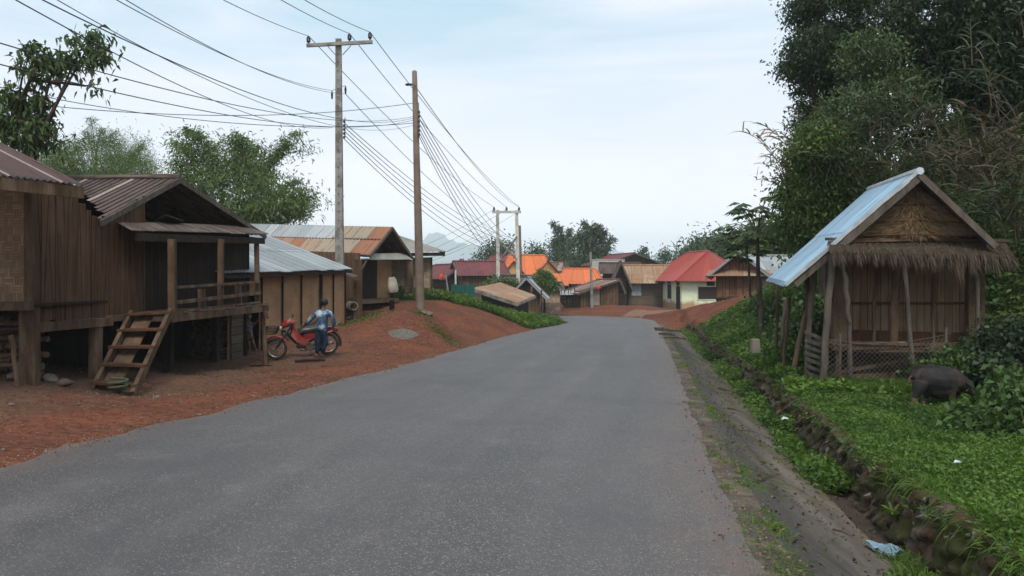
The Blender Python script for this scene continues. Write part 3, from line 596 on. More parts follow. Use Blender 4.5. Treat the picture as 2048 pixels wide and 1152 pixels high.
# deck
k0 = P(345, 627, 15.6); k1 = P(532, 608, 20.3); k0.z = 1.27; k1.z = 1.29
kb0 = Vector((b1.x + .02, 15.75, 1.26)); kb1 = Vector((k1.x - 1.35, 20.6, 1.28))
mb = MB(); nb = 26
for i in range(nb):
    t0_, t1_ = i / nb, (i + .93) / nb; z_ = random.uniform(-.012, .012); ov = random.uniform(0, .06)
    a = lerp(kb0, kb1, t0_); b = lerp(k0, k1, t0_); c_ = lerp(k0, k1, t1_); d_ = lerp(kb0, kb1, t1_)
    mb.slab([a + Vector((0, 0, z_)), b + Vector((ov, 0, z_)), c_ + Vector((ov, 0, z_)), d_ + Vector((0, 0, z_))], .035)
mb.build('deck', M['deck'], B)
mb = MB(); mb.bar(k0 + Vector((-.02, -.1, -.12)), k1 + Vector((-.02, .15, -.12)), .1, .15); mb.bar(kb0 + Vector((.1, 0, -.12)), kb1 + Vector((.1, 0, -.12)), .1, .14)
for t_ in (.02, .5, .97): mb.bar(lerp(kb0, kb1, t_) + Vector((0, 0, -.13)), lerp(k0, k1, t_) + Vector((.05, 0, -.13)), .1, .12)
mb.build('deck_beam', M['wood'], B)
def pp(px0, py0, px1, py1, d, w0=.1, m_='wood', d1=None, parent=None, nm='post', r_=True, seg=5, k=.012):
    a = P(px0, py0, d); b = P(px1, py1, d1 or d); m2 = MB(); L_ = [lerp(a, b, i / seg) + Vector((random.uniform(-k, k), random.uniform(-k, k), 0)) for i in range(seg + 1)]
    m2.tube(L_, [w0 / 2 * (1 + random.uniform(-.12, .12)) for _ in L_], 7); return m2.build(nm, M[m_], parent)
mb = MB(); mb.bar(P(345, 646, 15.7), P(344, 478, 15.7), .13, .12); mb.build('post', M['wood'], B)
mb = MB(); mb.bar(P(441, 630, 18.0), P(442, 478, 18.0), .11, .11); mb.build('post', M['wood'], B)
mb = MB(); mb.bar(P(515, 612, 20.1), P(513, 478, 20.1), .1, .1); mb.build('post', M['wood'], B)
pp(531, 738, 526, 618, 20.25, .12, 'wood', parent=B)
q = P(531, 620, 20.2); mb = MB(); mb.bar(q + Vector((.0, -.06, .0)), q + Vector((.06, -.06, -.22)), .08, .08); mb.build('bracket', M['wood'], B)
mb = MB()
for (x0, y0, d0, x1, y1, d1_, w_, h_) in ((350, 575, 15.7, 518, 564, 20.1, .07, .05), (350, 605, 15.7, 520, 586, 20.1, .07, .07), (347, 625, 15.65, 520, 604, 20.1, .06, .04)): mb.bar(P(x0, y0, d0), P(x1, y1, d1_), w_, h_)
for px, y0, y1, d in ((403, 578, 622, 17.0), (476, 570, 612, 18.95)): mb.bar(P(px, y0, d), P(px + 2, y1, d), .14, .07)
mb.bar(P(518, 564, 20.1), Vector((kb1.x, 20.4, P(518, 564, 20.1).z)), .05, .05); mb.bar(P(520, 586, 20.1), Vector((kb1.x, 20.4, P(520, 586, 20.1).z)), .05, .06)
mb.build('railing', M['wood'], B)
mb = MB(); mb.bar(P(273, 474, 14.9), P(527, 482, 20.4), .08, .15); mb.bar(P(527, 482, 20.4), P(500, 478, 22.3), .08, .13); mb.build('porch_beam', M['woodd'], B)
g0 = P(200, 441, 14.6); ga_ = P(357, 356, 17.8); g1 = P(530, 470, 21.6)
# porch roof
h0 = P(228, 442, 15.3); h1 = P(490, 452, 21.0); f0 = P(303 - 40, 461, 14.7); f1_ = P(538, 468, 20.6)
mb = MB(); mb.corr(f0, f1_, h1, h0, .09, .013, jag=.12); mb.build('porch_roof', M['corr_dark'], B)
mb = MB(); mb.slab([P(315, 437, 16.9), P(330, 428, 16.7), P(366, 440, 17.6), P(352, 446, 17.8)], .03); mb.build('loose_board', M['woodd'], B)
# main roof: left slope with a stepped cut, right slope
rb = Vector((-1, .03, 0)) * 6.5
slopeL = [g0, ga_, ga_ + rb, g0 + rb]
mb = MB(); nS = 44
for i in range(nS):   # strips running down the slope, cut short away from the gable
    t0_, t1_ = i / nS, (i + 1) / nS
    cut = 0 if t0_ < .015 else min(.75, .1 + t0_ * 2.5 + .015 * math.sin(i * 1.9))
    for (u0, u1, zz_, mi) in ((t0_, t0_ + .5 / nS, .02, 0), (t0_ + .5 / nS, t1_, -.01, 0)):
        pa = lerp(g0, g0 + rb, u0); pb = lerp(g0, g0 + rb, u1); ra_ = lerp(ga_, ga_ + rb, u0); rb_ = lerp(ga_, ga_ + rb, u1)
        N_ = Vector((0, 0, zz_)); Q0 = lerp(pa, ra_, cut) + N_; Q1 = lerp(pb, rb_, cut) - N_ * .5
        H = (ra_ - pa).length; mi = 1 if (i % 7 == 6) else 0
        mb.face([Q0, Q1, rb_ - N_ * .5, ra_ + N_], [(u0 * 6.5, cut * H), (u1 * 6.5, cut * H), (u1 * 6.5, H), (u0 * 6.5, H)], mi, True)
mb.build('roof', [M['corr_brown'], M['corr_strip']], B)
mb = MB(); mb.corr(g1 + rb * .9, g1, ga_ + Vector((0, 0, .01)), ga_ + rb * .9, .12, .014); mb.build('roof', M['corr_dark'], B)
mb = MB(); mb.bar(g0 + Vector((.02, 0, -.05)), ga_ + Vector((.02, 0, -.05)), .05, .11); mb.bar(ga_ + Vector((.02, 0, -.05)), g1 + Vector((.02, 0, -.05)), .05, .11); mb.build('bargeboard', M['grey_wood'], B)
mb = MB(); mb.tube([ga_ + Vector((.05, 0, .03)), ga_ + rb * .5 + Vector((0, 0, .0)), ga_ + rb], .07, 6); mb.build('ridge_cap', M['corr_dark'], B)
mb = MB(); gi = Vector((-2.6, .08, 0)); mb.slab([g0 + gi + Vector((0, .3, 0)), g1 + gi, ga_ + gi + Vector((0, 0, -.12))], .04); mb.build('gable_wall', M['plank_d'], B)  # panel set back; shade of the open gable put into its dark colour
# cloth scraps under porch roof
for px, py, s_ in ((449, 490, .16),):
    q = P(px, py, 20.6); pts = np.array([q]) + rng.normal(size=(26, 3)) * np.array([.12, .05, .03]); Vv, Fv = leafV(pts, np.tile([0, 0, -1.], (26, 1)) + rng.normal(size=(26, 3)) * .25, s_ * 1.2, .05); npmesh('hanging_rag', Vv, Fv, M['lf_dark'], B, tint=np.zeros(26))
# ---- steps
st = thing('wooden_steps', P(228, 782, 13.9), 'slanting wooden steps with five treads leading up to the plank house porch', 'steps')
lb, lt = P(188, 778, 13.9), P(264, 626, 15.55); rb1, rt = P(268, 784, 13.75), P(342, 622, 15.5)
for a, b in ((lb, lt), (rb1, rt)):
    mb = MB(); mb.bar(a - (b - a) * .03, b, .07, .15); mb.build('stringer', M['wood'], st)
for i in range(5):
    t_ = .06 + i * .225; a = lerp(lb, lt, t_); b = lerp(rb1, rt, t_); e = (b - a) * .08
    mb = MB(); mb.slab([a - e + Vector((0, -.13, .05)), b + e * (random.random() + .4) + Vector((0, -.13, .05)), b + e * .6 + Vector((0, .1, .055)), a - e + Vector((0, .1, .055))], .045); mb.build('tread', M['woodr'], st)
mb = MB()
for t0_, w_ in ((.2, .17), (.42, .17)):
    a = lerp(lb, rb1, t0_) + Vector((0, .05, -.06)); b = lerp(lt, rt, t0_) + Vector((0, .05, -.06)); mb.bar(a, b, w_, .02, up=(0, -1, 1))
mb.build('backing_board', M['woodl'], st)
q = P(236, 783, 13.6); mb = MB(); mb.tube([q + Vector((.15 * math.cos(a), .15 * math.sin(a), .03 + .012 * a)) for a in np.linspace(0, 15.5, 44)], .022, 6); T(mb.build('hose_coil', M['coil'], org=q), 'dusty green coil lying at the foot of the wooden steps', 'coil')
# ---- firewood
def log_mesh(L, r, m_, name, org):
    mb = MB(); mb.tube([(-L / 2, 0, 0), (-L / 4, r * .1, .0), (L / 4, -r * .1, 0), (L / 2, 0, 0)], [r, r * 1.05, r * .95, r], 6); 
    mb.v = [tuple(Vector(v_) + Vector(org)) for v_ in mb.v]; return mb.build(name, m_, org=org)
lg = log_mesh(.75, .065, M['woodl'], 'firewood_log', P(20, 750, 13.1)); T(lg, 'split firewood log stacked under the bamboo house beside its corner post', 'log', 'firewood under the bamboo house')
first = True
for row in range(8):
    for c_ in range(4):
        px = -70 + c_ * 38 + (row % 2) * 14; o = lg if first else lg.copy()
        if not first: col.objects.link(o)
        first = False; q = P(px, 785, 13.4 + random.uniform(-.1, .2)); z_ = G(q.x, q.y) + .07 + row * .115
        if row in (4, 5) and c_ == 1: z_ += .02
        o.location = (q.x + random.uniform(-.05, .05), q.y, z_); o.rotation_euler = (random.uniform(0, 6), random.uniform(-.08, .08), random.uniform(-.35, .35)); o.scale = (random.uniform(.8, 1.2), random.uniform(.7, 1.15), random.uniform(.7, 1.15))
lg2 = log_mesh(.5, .06, M['wood'], 'firewood_log', (0, 0, 0)); T(lg2, 'short firewood log in the dark stack beneath the porch deck', 'log', 'firewood under the porch')
first = True
for row in range(10):
    for c_ in range(4):
        o = lg2 if first else lg2.copy()
        if not first: col.objects.link(o)
        first = False; q = P(400 + c_ * 15, 720, 21.0 + .1 * (row % 2)); o.location = (q.x + .0, q.y + random.uniform(-.08, .08), G(q.x, q.y) + .06 + row * .11); o.rotation_euler = (0, 0, R(80) + random.uniform(-.4, .4))
pp(38, 790, 22, 670, 12.3, .07, 'woodl', nm='leaning_stick'); T(bpy.data.objects['leaning_stick'], 'crooked pole propped before the firewood at the left edge', 'pole')
# ---- C: bamboo mat shed
C = thing('bamboo_shed', (-8, 25, 0), 'long low shed with bamboo mat walls and a grey zinc roof behind the motorbike', 'shed')
cd = Vector((.14, 1, 0)).normalized(); cp = Vector((-cd.y, cd.x, 0)); c1 = P(690, 661, 29.6); c0 = c1 - cd * 10.8
def cw(s_, z_, off=0.): q = c0 + cd * s_; return Vector((q.x + cp.x * -off, q.y + cp.y * -off, z_))
zb = lambda s_: G(cw(s_, 0).x, cw(s_, 0).y) - .05
wallT = lambda s_: 1.88 + .018 * s_
DO0, DO1 = 2.9, 3.85   # doorway
mb = MB()
for a, b in ((2.0, DO0), (DO1, 10.8)): mb.slab([cw(a, zb(a)), cw(b, zb(b)), cw(b, wallT(b) + .1), cw(a, wallT(a) + .1)], .04, uo=a)
mb.slab([cw(DO0, 1.5), cw(DO1, 1.5), cw(DO1, wallT(3) + .1), cw(DO0, wallT(2) + .1)], .04)
mb.slab([cw(10.8, zb(10.8)), cw(10.8, zb(10.8)) + cp * 4.5, Vector((*(cw(10.8, 0) + cp * 4.5).xy, 2.2)), Vector((*(cw(10.8, 0) + cp * 2.6).xy, 3.0)), cw(10.8, 2.1)], .04)
mb.build('wall', M['weave2'], C)
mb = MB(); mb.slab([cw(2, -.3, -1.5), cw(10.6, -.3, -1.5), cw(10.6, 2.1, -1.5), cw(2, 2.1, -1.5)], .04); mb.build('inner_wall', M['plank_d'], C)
for s_ in (DO0, DO1, 5.25, 6.67, 8.26, 8.4, 9.5, 10.72):
    mb = MB(); mb.bar(cw(s_, zb(s_), .04), cw(s_ + .02, wallT(s_) + .1, .04), .05, .045, up=(1, 0, 0)); mb.build('batten', M['woodd'], C)
mb = MB(); mb.slab([cw(2.05, zb(2) + .0, .06), cw(DO0 - .03, zb(2), .06), cw(DO0 - .03, 1.2, .06), cw(2.05, 1.2, .06)], .02); mb.build('board_panel', M['plank_h'], C)
mb = MB()
for a, b, z_, t_ in ((3.9, 8.6, .12, .35), (3.9, 10.2, -.02, .16)): mb.bar(cw(a, zb(a) + .05 + z_, .07), cw(b, zb(b) + .2 + t_, .07), .04, .1)
mb.bar(cw(3.9, zb(4) + .1, .06), cw(9.5, zb(9.5) + .15, .06), .03, .2)
mb.build('base_board', M['woodl'], C)
er = P(706, 538, 29.7); el_ = P(440, 547, 19.3); rr_ = P(532, 470, 30.0); rl = rr_ - (er - el_); rl.z += .0
mb = MB(); mb.corr(el_, er, rr_, rl, .19, .016, jag=.1, rows=2); mb.build('roof', M['corr_zinc'], C)
mb = MB(); bk = cp * 3.4 + Vector((0, 0, -1.2)); mb.corr(rl, rr_, rr_ + bk, rl + bk, .2, .016); mb.build('roof', M['corr_zinc'], C)
mb = MB(); mb.bar(el_ + Vector((-.06, 0, -.09)), er + Vector((-.06, 0, -.09)), .06, .1); mb.bar(er + Vector((-.1, 0, -.08)), rr_ + Vector((0, 0, -.08)), .06, .08); mb.build('eave_beam', M['woodd'], C)
mb = MB(); mb.corr(P(716, 551, 30.5), P(708, 555, 29.8), P(640, 537, 29.9), P(650, 536, 30.6), .2, .014); mb.build('side_roof', M['corr_dark'], C)
PD = lambda a, b, d: P(a, b, d * 1.1)
# ---- D: rusty roofed plank house
D = thing('stilt_house', (-6.5, 32, .4), 'plank house with a rust striped roof and raised front platform behind the tall concrete pole', 'house')
ex = PD(478, 512, 31.2)     # left end hidden
eL = PD(560, 512, 32.6); eR = PD(722, 524, 30.0); dR = PD(763, 521, 29.0)
rR = PD(783, 455, 31.6); rL = PD(500, 448, 36)
eR = PD(738, 511, 28.6); eL = PD(452, 500, 34)
mid = .52
m0 = lerp(eL, rL, mid); m1 = lerp(eR, rR, mid)
mb = MB(); mb.corr(eL, eR, m1, m0, .22, .018, jag=.15); mb.build('roof', M['corr_rust'], D)
mb = MB(); U = Vector((0, 0, .02)); mb.corr(m0 + U, m1 + U, rR + U, rL + U, .2, .018, mif=lambda u_, r_: 1 if u_ > 6.4 else 0); mb.build('upper_roof', [M['corr_pale'], M['corr_rust']], D)
gR = PD(824, 515, 33.2); bkv = rL - rR
mb = MB(); mb.corr(gR + bkv, gR, rR + U, rL + U, .2, .018); mb.build('roof', M['corr_dark'], D)
mb = MB(); mb.bar(eR + Vector((.04, -.02, -.05)), rR + Vector((.04, -.02, -.03)), .06, .12); mb.bar(rR + Vector((.04, -.02, -.03)), gR + Vector((.04, 0, -.05)), .06, .12); mb.build('bargeboard', M['grey_wood'], D)
d0 = PD(694, 600, 28.9); d1 = PD(822, 585, 33.5); zf = 1.09
dd_ = (d1 - d0); dd_.z = 0; dd_.normalize(); dn = Vector((-dd_.y, dd_.x, 0))
def dw(s_, z_, off=0.): q = d0 + dd_ * s_ - dn * off; return Vector((q.x, q.y, z_))
Ld = 5.0
mb = MB(); mb.slab([dw(.6, zf-.6, -.7), dw(Ld * .62, zf, -.7), dw(Ld * .62, 2.75, -.7), dw(.6, 2.7, -.7)], .05)
iw = dn * .35; mb.slab([Vector((eL.x, eL.y, .1)) + iw, Vector((eR.x, eR.y, 1.2)) + iw + (eL - eR).normalized() * .1, eR + iw + (eL - eR).normalized() * .1 + Vector((0, 0, .1)), eL + iw + Vector((0, 0, .1))], .05)
mb.build('wall', M['plank_l'], D)
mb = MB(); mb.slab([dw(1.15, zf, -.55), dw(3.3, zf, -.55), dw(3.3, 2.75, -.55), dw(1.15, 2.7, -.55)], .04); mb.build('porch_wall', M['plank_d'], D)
mb = MB(); mb.slab([dw(Ld * .62, zf - .2, -.65), dw(Ld * .95, zf - .2, -.65), dw(Ld * .95, 2.75, -.65), dw(Ld * .62, 2.75, -.65)], .04); mb.build('bamboo_wall', M['weave2'], D)
bi = bkv.normalized() * 1.1 + Vector((0, 0, -.06)); mb = MB(); mb.slab([eR + bi, gR + bi, rR + bi], .04); mb.build('gable_wall', M['plank_d'], D)
mb = MB(); mb.slab([dw(-.4, zf, .35), dw(3.55, zf, .35), dw(3.55, zf, -.75), dw(-.4, zf, -.75)], .07); mb.bar(dw(-.45, zf - .12, .33), dw(3.6, zf - .1, .33), .07, .14); mb.build('platform', M['deck'], D)
for (px, y0, y1, d, w_) in ((716, 640, 519, 28.0, .3), (840 - 92, 0, 0, 0, 0), (784, 632, 600, 30.2, .2), (768, 620, 602, 31.5, .2), (838 - 20, 594, 522, 33.2, .38)):
    if d: mb = MB(); mb.bar(PD(px, y0 + 6, d), PD(px, y1, d), w_, w_ * .8); mb.build('post', M['wood'] if w_ > .22 else M['woodd'], D)
mb = MB(); mb.corr(PD(738, 520, 28.9), PD(824, 519, 32.4), PD(806, 506, 33.0), PD(748, 507, 29.6), .2, .016, jag=.15); mb.build('porch_roof', M['corr_olive'], D)
mb = MB(); mb.bar(PD(722, 541, 27.9), PD(733, 522, 28.2), .06, .06); mb.bar(PD(690, 552, 28.3), PD(722, 552, 28.0), .08, .14); mb.build('brace', M['woodl'], D)
# mat, sack, boards
q = PD(707, 612, 27.9); mb = MB(); a0 = q + Vector((-.25, .6, 0)); 
for r_ in (.17, .13): mb.tube([a0, q + Vector((.02, -.05, 0))], r_, 14, cap=False)
mb.tube([q + Vector((.02 + .15 * math.cos(a), -.06, .15 * math.sin(a))) for a in np.linspace(0, 6.2832, 17)], .022, 5)
T(mb.build('rolled_mat', M['sack'], org=q), 'pale rolled mat sticking out below the platform of the rusty roofed house', 'mat')
q = PD(787, 585, 29.5); mb = MB(); zs = [0, .1, .3, .5, .62]; mb.tube([q + Vector((.0 - z_ * .12, 0, z_)) for z_ in zs], [.2, .25, .24, .2, .13], 10, flat=.6); T(mb.build('grain_sack', M['sack'], org=q), 'white stuffed sack leaning on the platform of the rusty roofed house', 'sack')
bd = None
for i in range(7):
    q = PD(752 + (i % 2) * 2, 642 - i * 3.2, 28.6)
    mb = MB(); mb.bar((-.62, 0, 0), (.62, .25, 0), .5 if i < 6 else .3, .04); mb.v = [tuple(Vector(v_) + q) for v_ in mb.v]
    o = mb.build('board', M['woodr'], org=q); T(o, '%s wide board in the low stack beside the rusty roofed house' % ('lowest', 'second lowest', 'third lowest', 'middle', 'third highest', 'second highest', 'topmost')[i], 'board', 'boards stacked by the platform'); o.rotation_euler = (0, 0, random.uniform(-.1, .1))
q = PD(710, 634, 28.3); mb = MB(); mb.box(q + Vector((0, .3, -.05)), (.7, .5, .22)); T(mb.build('timber_block', M['woodd'], org=q), 'dark timber block under the platform left of the boards', 'timber')
# ---- E: woven house beyond
E = thing('woven_house', (-4.8, 39, 1), 'woven bamboo house with a flat grey roof behind the brown wooden pole', 'house')
w0 = P(800, 590, 40); w1 = P(863, 590, 38); w0.z = w1.z = 1.15; zt = 2.95
mb = MB(); mb.slab([w0 + Vector((-2, .3, .35)), w1 + Vector((0, 0, .35)), Vector((w1.x, w1.y, zt)), Vector((w0.x - 2, w0.y + .3, zt))], .05)
w2 = w1 + Vector((-.5, 4.5, 0)); mb.slab([w1 + Vector((0, .02, .3)), w2 + Vector((0, 0, .3)), Vector((w2.x, w2.y, zt)), Vector((w1.x, w1.y + .02, zt))], .05); mb.build('wall', M['weave3'], E)
mb = MB(); mb.slab([w0 + Vector((-2, .25, -.3)), w1 + Vector((.02, -.05, -.3)), w1 + Vector((.02, -.05, .37)), w0 + Vector((-2, .25, .37))], .12); mb.build('plinth', M['tanbase'], E)
for x_, y_ in ((825, 562), (841, 562)):
    pass
for q_ in (w1 + Vector((0, -.04, .3)), lerp(w0, w1, .62) + Vector((0, -.04, .3))):
    mb = MB(); mb.bar(q_, (q_.x, q_.y, zt), .09, .06); mb.build('corner_post', M['wood'], E)
v0, v1, v2, v3 = P(720, 505, 38), P(891, 503, 37.4), P(782, 466, 41), P(720, 466, 41)
mb = MB(); mb.corr(v0, v1, v2, v3, .24, .02); mb.build('roof', M['corr_olive'], E)
mb = MB(); mb.corr(v1, v1 + Vector((-.6, 6, .1)), v2 + Vector((0, 3, 0)), v2, .24, .02); mb.build('roof', M['corr_olive'], E)
mb = MB(); mb.bar(v0 + Vector((0, .05, -.12)), v1 + Vector((-.05, .05, -.12)), .06, .16); mb.bar(v1 + Vector((-.05, 0, -.1)), v1 + Vector((-.6, 6, 0)), .06, .14); mb.build('fascia', M['woodd'], E)
#@@PART3
# ============================================================ right side hut
H = thing('thatched_hut', (6.6, 15, .1), 'small stilt hut with blue metal roof slope, thatched gable and thatch awning', 'hut')
fa, fl, bl_, ba = P(1837, 345, 14.0), P(1569, 574, 14.0), P(1532, 562, 17.0), P(1738, 380, 16.9); fr = P(1990, 488, 14.0); rdg = ba - fa
mb = MB(); mb.corr(bl_, fl, fa, ba, .19, .02, rows=2, jag=.05); mb.build('metal_roof', M['blue_metal'], H)
mb = MB(); k_ = fr + rdg; mb.corr(fr, k_, ba, fa, .14, .014); mb.build('metal_roof', M['corr_dark'], H)
mb = MB(); dr = (fl - fa)
prev = fa + Vector((0, -.03, .03)); 
for i in range(12):
    a = fa + dr * (i / 12) + Vector((0, -.03, .03)); b = fa + dr * ((i + 1) / 12) + Vector((0, -.03, .03)); mb.bar(a, b, .035, .05 + .03 * random.random())
mb.build('roof_flashing', M['silver'], H)
mb = MB(); mb.tube([fa + Vector((.0, -.06, .02)), fa + rdg * .06 + Vector((0, 0, .02))], [.07, .06], 6); mb.tube([fa + rdg * .05 + Vector((0, 0, .03)), ba + Vector((0, 0, .02))], .055, 6); mb.build('ridge_cap', M['silver'], H)
mb = MB(); mb.bar(fa + Vector((0, -.0, -.09)), fl * .55 + fa * .45 + Vector((.0, 0, -.11)), .06, .13); mb.bar(fl * .55 + fa * .45 + Vector((0, 0, -.11)), fl * .92 + fa * .08 + Vector((0, .02, -.12)), .05, .1)
mb.bar(fa + Vector((0, -.02, -.04)), fr + Vector((0, -.02, -.05)), .06, .11); mb.build('bargeboard', M['grey_wood'], H)
# gable thatch
g_a, g_l, g_r = P(1832, 372, 14.35), P(1702, 472, 14.35), P(1962, 472, 14.35)
mb = MB(); mb.slab([g_l, g_r, g_a], .06); mb.build('gable_panel', M['thatch'], H)
mb = MB()
for y_, hw in ((470, 128), (442, 95), (409, 50)): mb.tube([P(1832 - hw, y_ + 2, 14.27), P(1832, y_ - 2, 14.26), P(1832 + hw, y_ + 3, 14.27)], .02, 6)
mb.tube([P(1832, 372, 14.27), P(1965, 475, 14.27)], .025, 6); mb.tube([P(1832, 372, 14.27), P(1700, 475, 14.27)], .025, 6)
mb.build('gable_lath', M['woodr'], H)
n_ = 5200; px = 1832 + (rng.random(n_) - .5) * 2 * 128; py = 376 + rng.random(n_) * 94; ok = np.abs(px - 1832) < (py - 374) * 1.3; px, py = px[ok], py[ok]
pts = np.array([P(a, b, 14.28) for a, b in zip(px, py)]); band = np.where(py < 409, 405, np.where(py < 442, 440, 470))
dirs = np.stack([(px - 1832) * .012, -.12 + 0 * px, -.25 - (band - py) * .0 + 0 * px], -1) * np.where(py % 33 < 99, 1, 1)[:, None] + rng.normal(size=(len(px), 3)) * np.array([.1, .03, .1])
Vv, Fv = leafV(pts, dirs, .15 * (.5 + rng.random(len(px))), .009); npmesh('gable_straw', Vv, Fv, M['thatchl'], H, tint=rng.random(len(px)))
# awning
a0, a1 = P(1655, 485, 14.25), P(2003, 482, 14.6); b0_, b1_ = P(1662, 502, 13.6), P(2028, 512, 14.0)
a1.z = a0.z; 
mb = MB(); mb.slab([b0_, b1_, a1 + Vector((.05, 0, 0)), a0], .06); mb.build('awning_bed', M['thatch'], H)
mb = MB(); mb.bar(a0 + Vector((-.05, -.05, .06)), a1 + Vector((.08, -.05, .05)), .06, .05); mb.bar(a0 + Vector((-.02, -.12, .0)), lerp(a0, a1, .45) + Vector((0, -.12, .04)), .1, .03); mb.build('awning_lath', M['wood'], H)
n_ = 15000; u_ = rng.random(n_); v_ = rng.random(n_) ** .8
pt = (np.array(a0)[None] * (1 - u_)[:, None] + np.array(a1)[None] * u_[:, None]) * (1 - v_)[:, None] + (np.array(b0_)[None] * (1 - u_)[:, None] + np.array(b1_)[None] * u_[:, None]) * v_[:, None]
clump = (np.sin(u_ * 60) + np.sin(u_ * 143 + 1)) * .5; pt[:, 2] += .03 + rng.random(n_) * .02
dirs = np.stack([.12 * clump + rng.normal(size=n_) * .16 + .2 * (u_ > .93), -.4 - .5 * (1 - v_) + rng.normal(size=n_) * .12, -.45 - .7 * v_ + rng.normal(size=n_) * .1], -1)
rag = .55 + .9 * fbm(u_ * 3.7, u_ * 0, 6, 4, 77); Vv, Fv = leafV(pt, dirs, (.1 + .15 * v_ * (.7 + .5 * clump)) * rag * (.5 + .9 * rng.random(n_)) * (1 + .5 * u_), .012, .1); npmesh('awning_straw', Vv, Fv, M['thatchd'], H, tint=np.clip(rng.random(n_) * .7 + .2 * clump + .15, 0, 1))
# walls
yw = 15.05; wlx, wrx = P(1690, 0, yw).x, P(1934, 0, yw).x; zfl = P(0, 692, yw).z; zw_ = P(0, 492, yw).z
mb = MB(); 
for i in range(4):
    x0 = wlx + (wrx - wlx) * i / 4; x1 = wlx + (wrx - wlx) * (i + 1) / 4 - .012; j = (i % 2) * .012; mb.slab([(x0, yw + j, zfl), (x1, yw + j, zfl), (x1, yw + j, zw_ + .2), (x0, yw + j, zw_ + .2)], .03, uo=i * 2.)
mb.build('front_wall', M['bampanel'], H)
mb = MB(); mb.slab([(wlx, yw + .02, zfl - .1), (wlx, yw + .02, zw_ + .3), (wlx + .35, yw + 1.8, zw_ + .1), (wlx + .35, yw + 1.8, zfl - .1)], .04); mb.slab([(wrx + .2, yw + 1.75, zfl), (wrx, yw + .02, zfl), (wrx, yw + .02, zw_), (wrx + .2, yw + 1.75, zw_)], .04); mb.slab([(wlx + .35, yw + 1.8, zfl - .5), (wrx + .2, yw + 1.8, zfl - .5), (wrx + .2, yw + 1.8, zw_), (wlx + .35, yw + 1.8, zw_)], .04); mb.build('side_wall', M['plank_d'], H)
mb = MB(); mb.slab([(wlx - .1, yw - .75, zfl), (wrx + .1, yw - .75, zfl), (wrx + .1, yw + 1.8, zfl), (wlx - .1, yw + 1.8, zfl)], .05); mb.bar(P(1665, 697, 14.25), P(1935, 688, 14.4), .07, .07); mb.bar(P(1655, 684, 14.2), P(1880, 690, 14.3), .05, .05); mb.build('floor', M['wood'], H)
mb = MB(); mb.bar((wlx, yw - .04, P(0, 606, yw).z), (wrx + .1, yw - .04, P(0, 606, yw).z), .035, .04); mb.bar((wlx, yw - .04, zfl + .16), (wrx, yw - .04, zfl + .1), .03, .3); mb.build('wall_rail', M['woodr'], H)
mb = MB(); mb.slab([P(1745, 690, 14.55), P(1812, 691, 14.55), P(1811, 684, 14.6), P(1746, 683, 14.6)], .02); mb.build('blue_tarp_strip', M['bluetarp'], H)
mb = MB()
for px, w_ in ((1680, .28), (1950, .3)): mb = MB(); mb.bar(P(px, 700, 14.75), P(px - 1, 520, 14.75), w_, .14); mb.build('corner_column', M['woodl'], H)
for i, (x0, y0, x1, y1, d, w_, m_) in enumerate(((1645, 765, 1665, 510, 13.9, .12, 'grey_wood'), (1703, 772, 1698, 640, 14.0, .085, 'grey_wood'), (1698, 640, 1687, 515, 13.95, .1, 'grey_wood'), (1826, 752, 1805, 500, 13.8, .085, 'grey_wood'),
     (1786, 700, 1795, 530, 14.5, .16, 'wood'), (1745, 682, 1755, 535, 14.6, .07, 'wood'), (1866, 690, 1868, 520, 14.8, .06, 'wood'), (1954, 700, 1956, 545, 14.1, .08, 'grey_wood'),
     (1613, 690, 1631, 530, 14.6, .1, 'grey_wood'), (1620, 655, 1615, 545, 15.6, .1, 'wood'), (1672, 765, 1676, 690, 14.3, .07, 'wood'), (1776, 755, 1778, 700, 14.6, .08, 'woodd'))):
    pp(x0, y0 + 5, x1, y1, d, w_, m_, parent=H, seg=6, k=.018)
# low boards below the floor
for i, (x0, y0, x1, y1, d, h_) in enumerate(((1660, 748, 1840, 714, 14.5, .06), (1680, 765, 1790, 760, 14.5, .28), (1690, 738, 1800, 730, 14.7, .05), (1720, 702, 1880, 716, 14.8, .05), (1675, 750, 1740, 778, 14.1, .05))):
    mb = MB(); mb.bar(P(x0, y0, d), P(x1, y1, d + .1), .03, h_); mb.build('low_board', M['woodl'] if i != 1 else M['woodr'], H)
# slatted gate panel at the left corner
s_g = thing('slatted_panel', P(1628, 760, 14.3), 'small panel of crooked grey slats fixed at the left corner of the thatched hut', 'panel')
for i in range(8):
    mb = MB(); y_ = 668 + i * 13; mb.bar(P(1610, y_ - 3 + random.uniform(-2, 2), 14.45), P(1644, y_ + 10, 14.1), .02, .055); mb.build('slat', M['grey_wood'], s_g)
mb = MB(); mb.bar(P(1612, 765, 14.45), P(1618, 655, 14.45), .07, .07); mb.build('upright', M['grey_wood'], s_g)
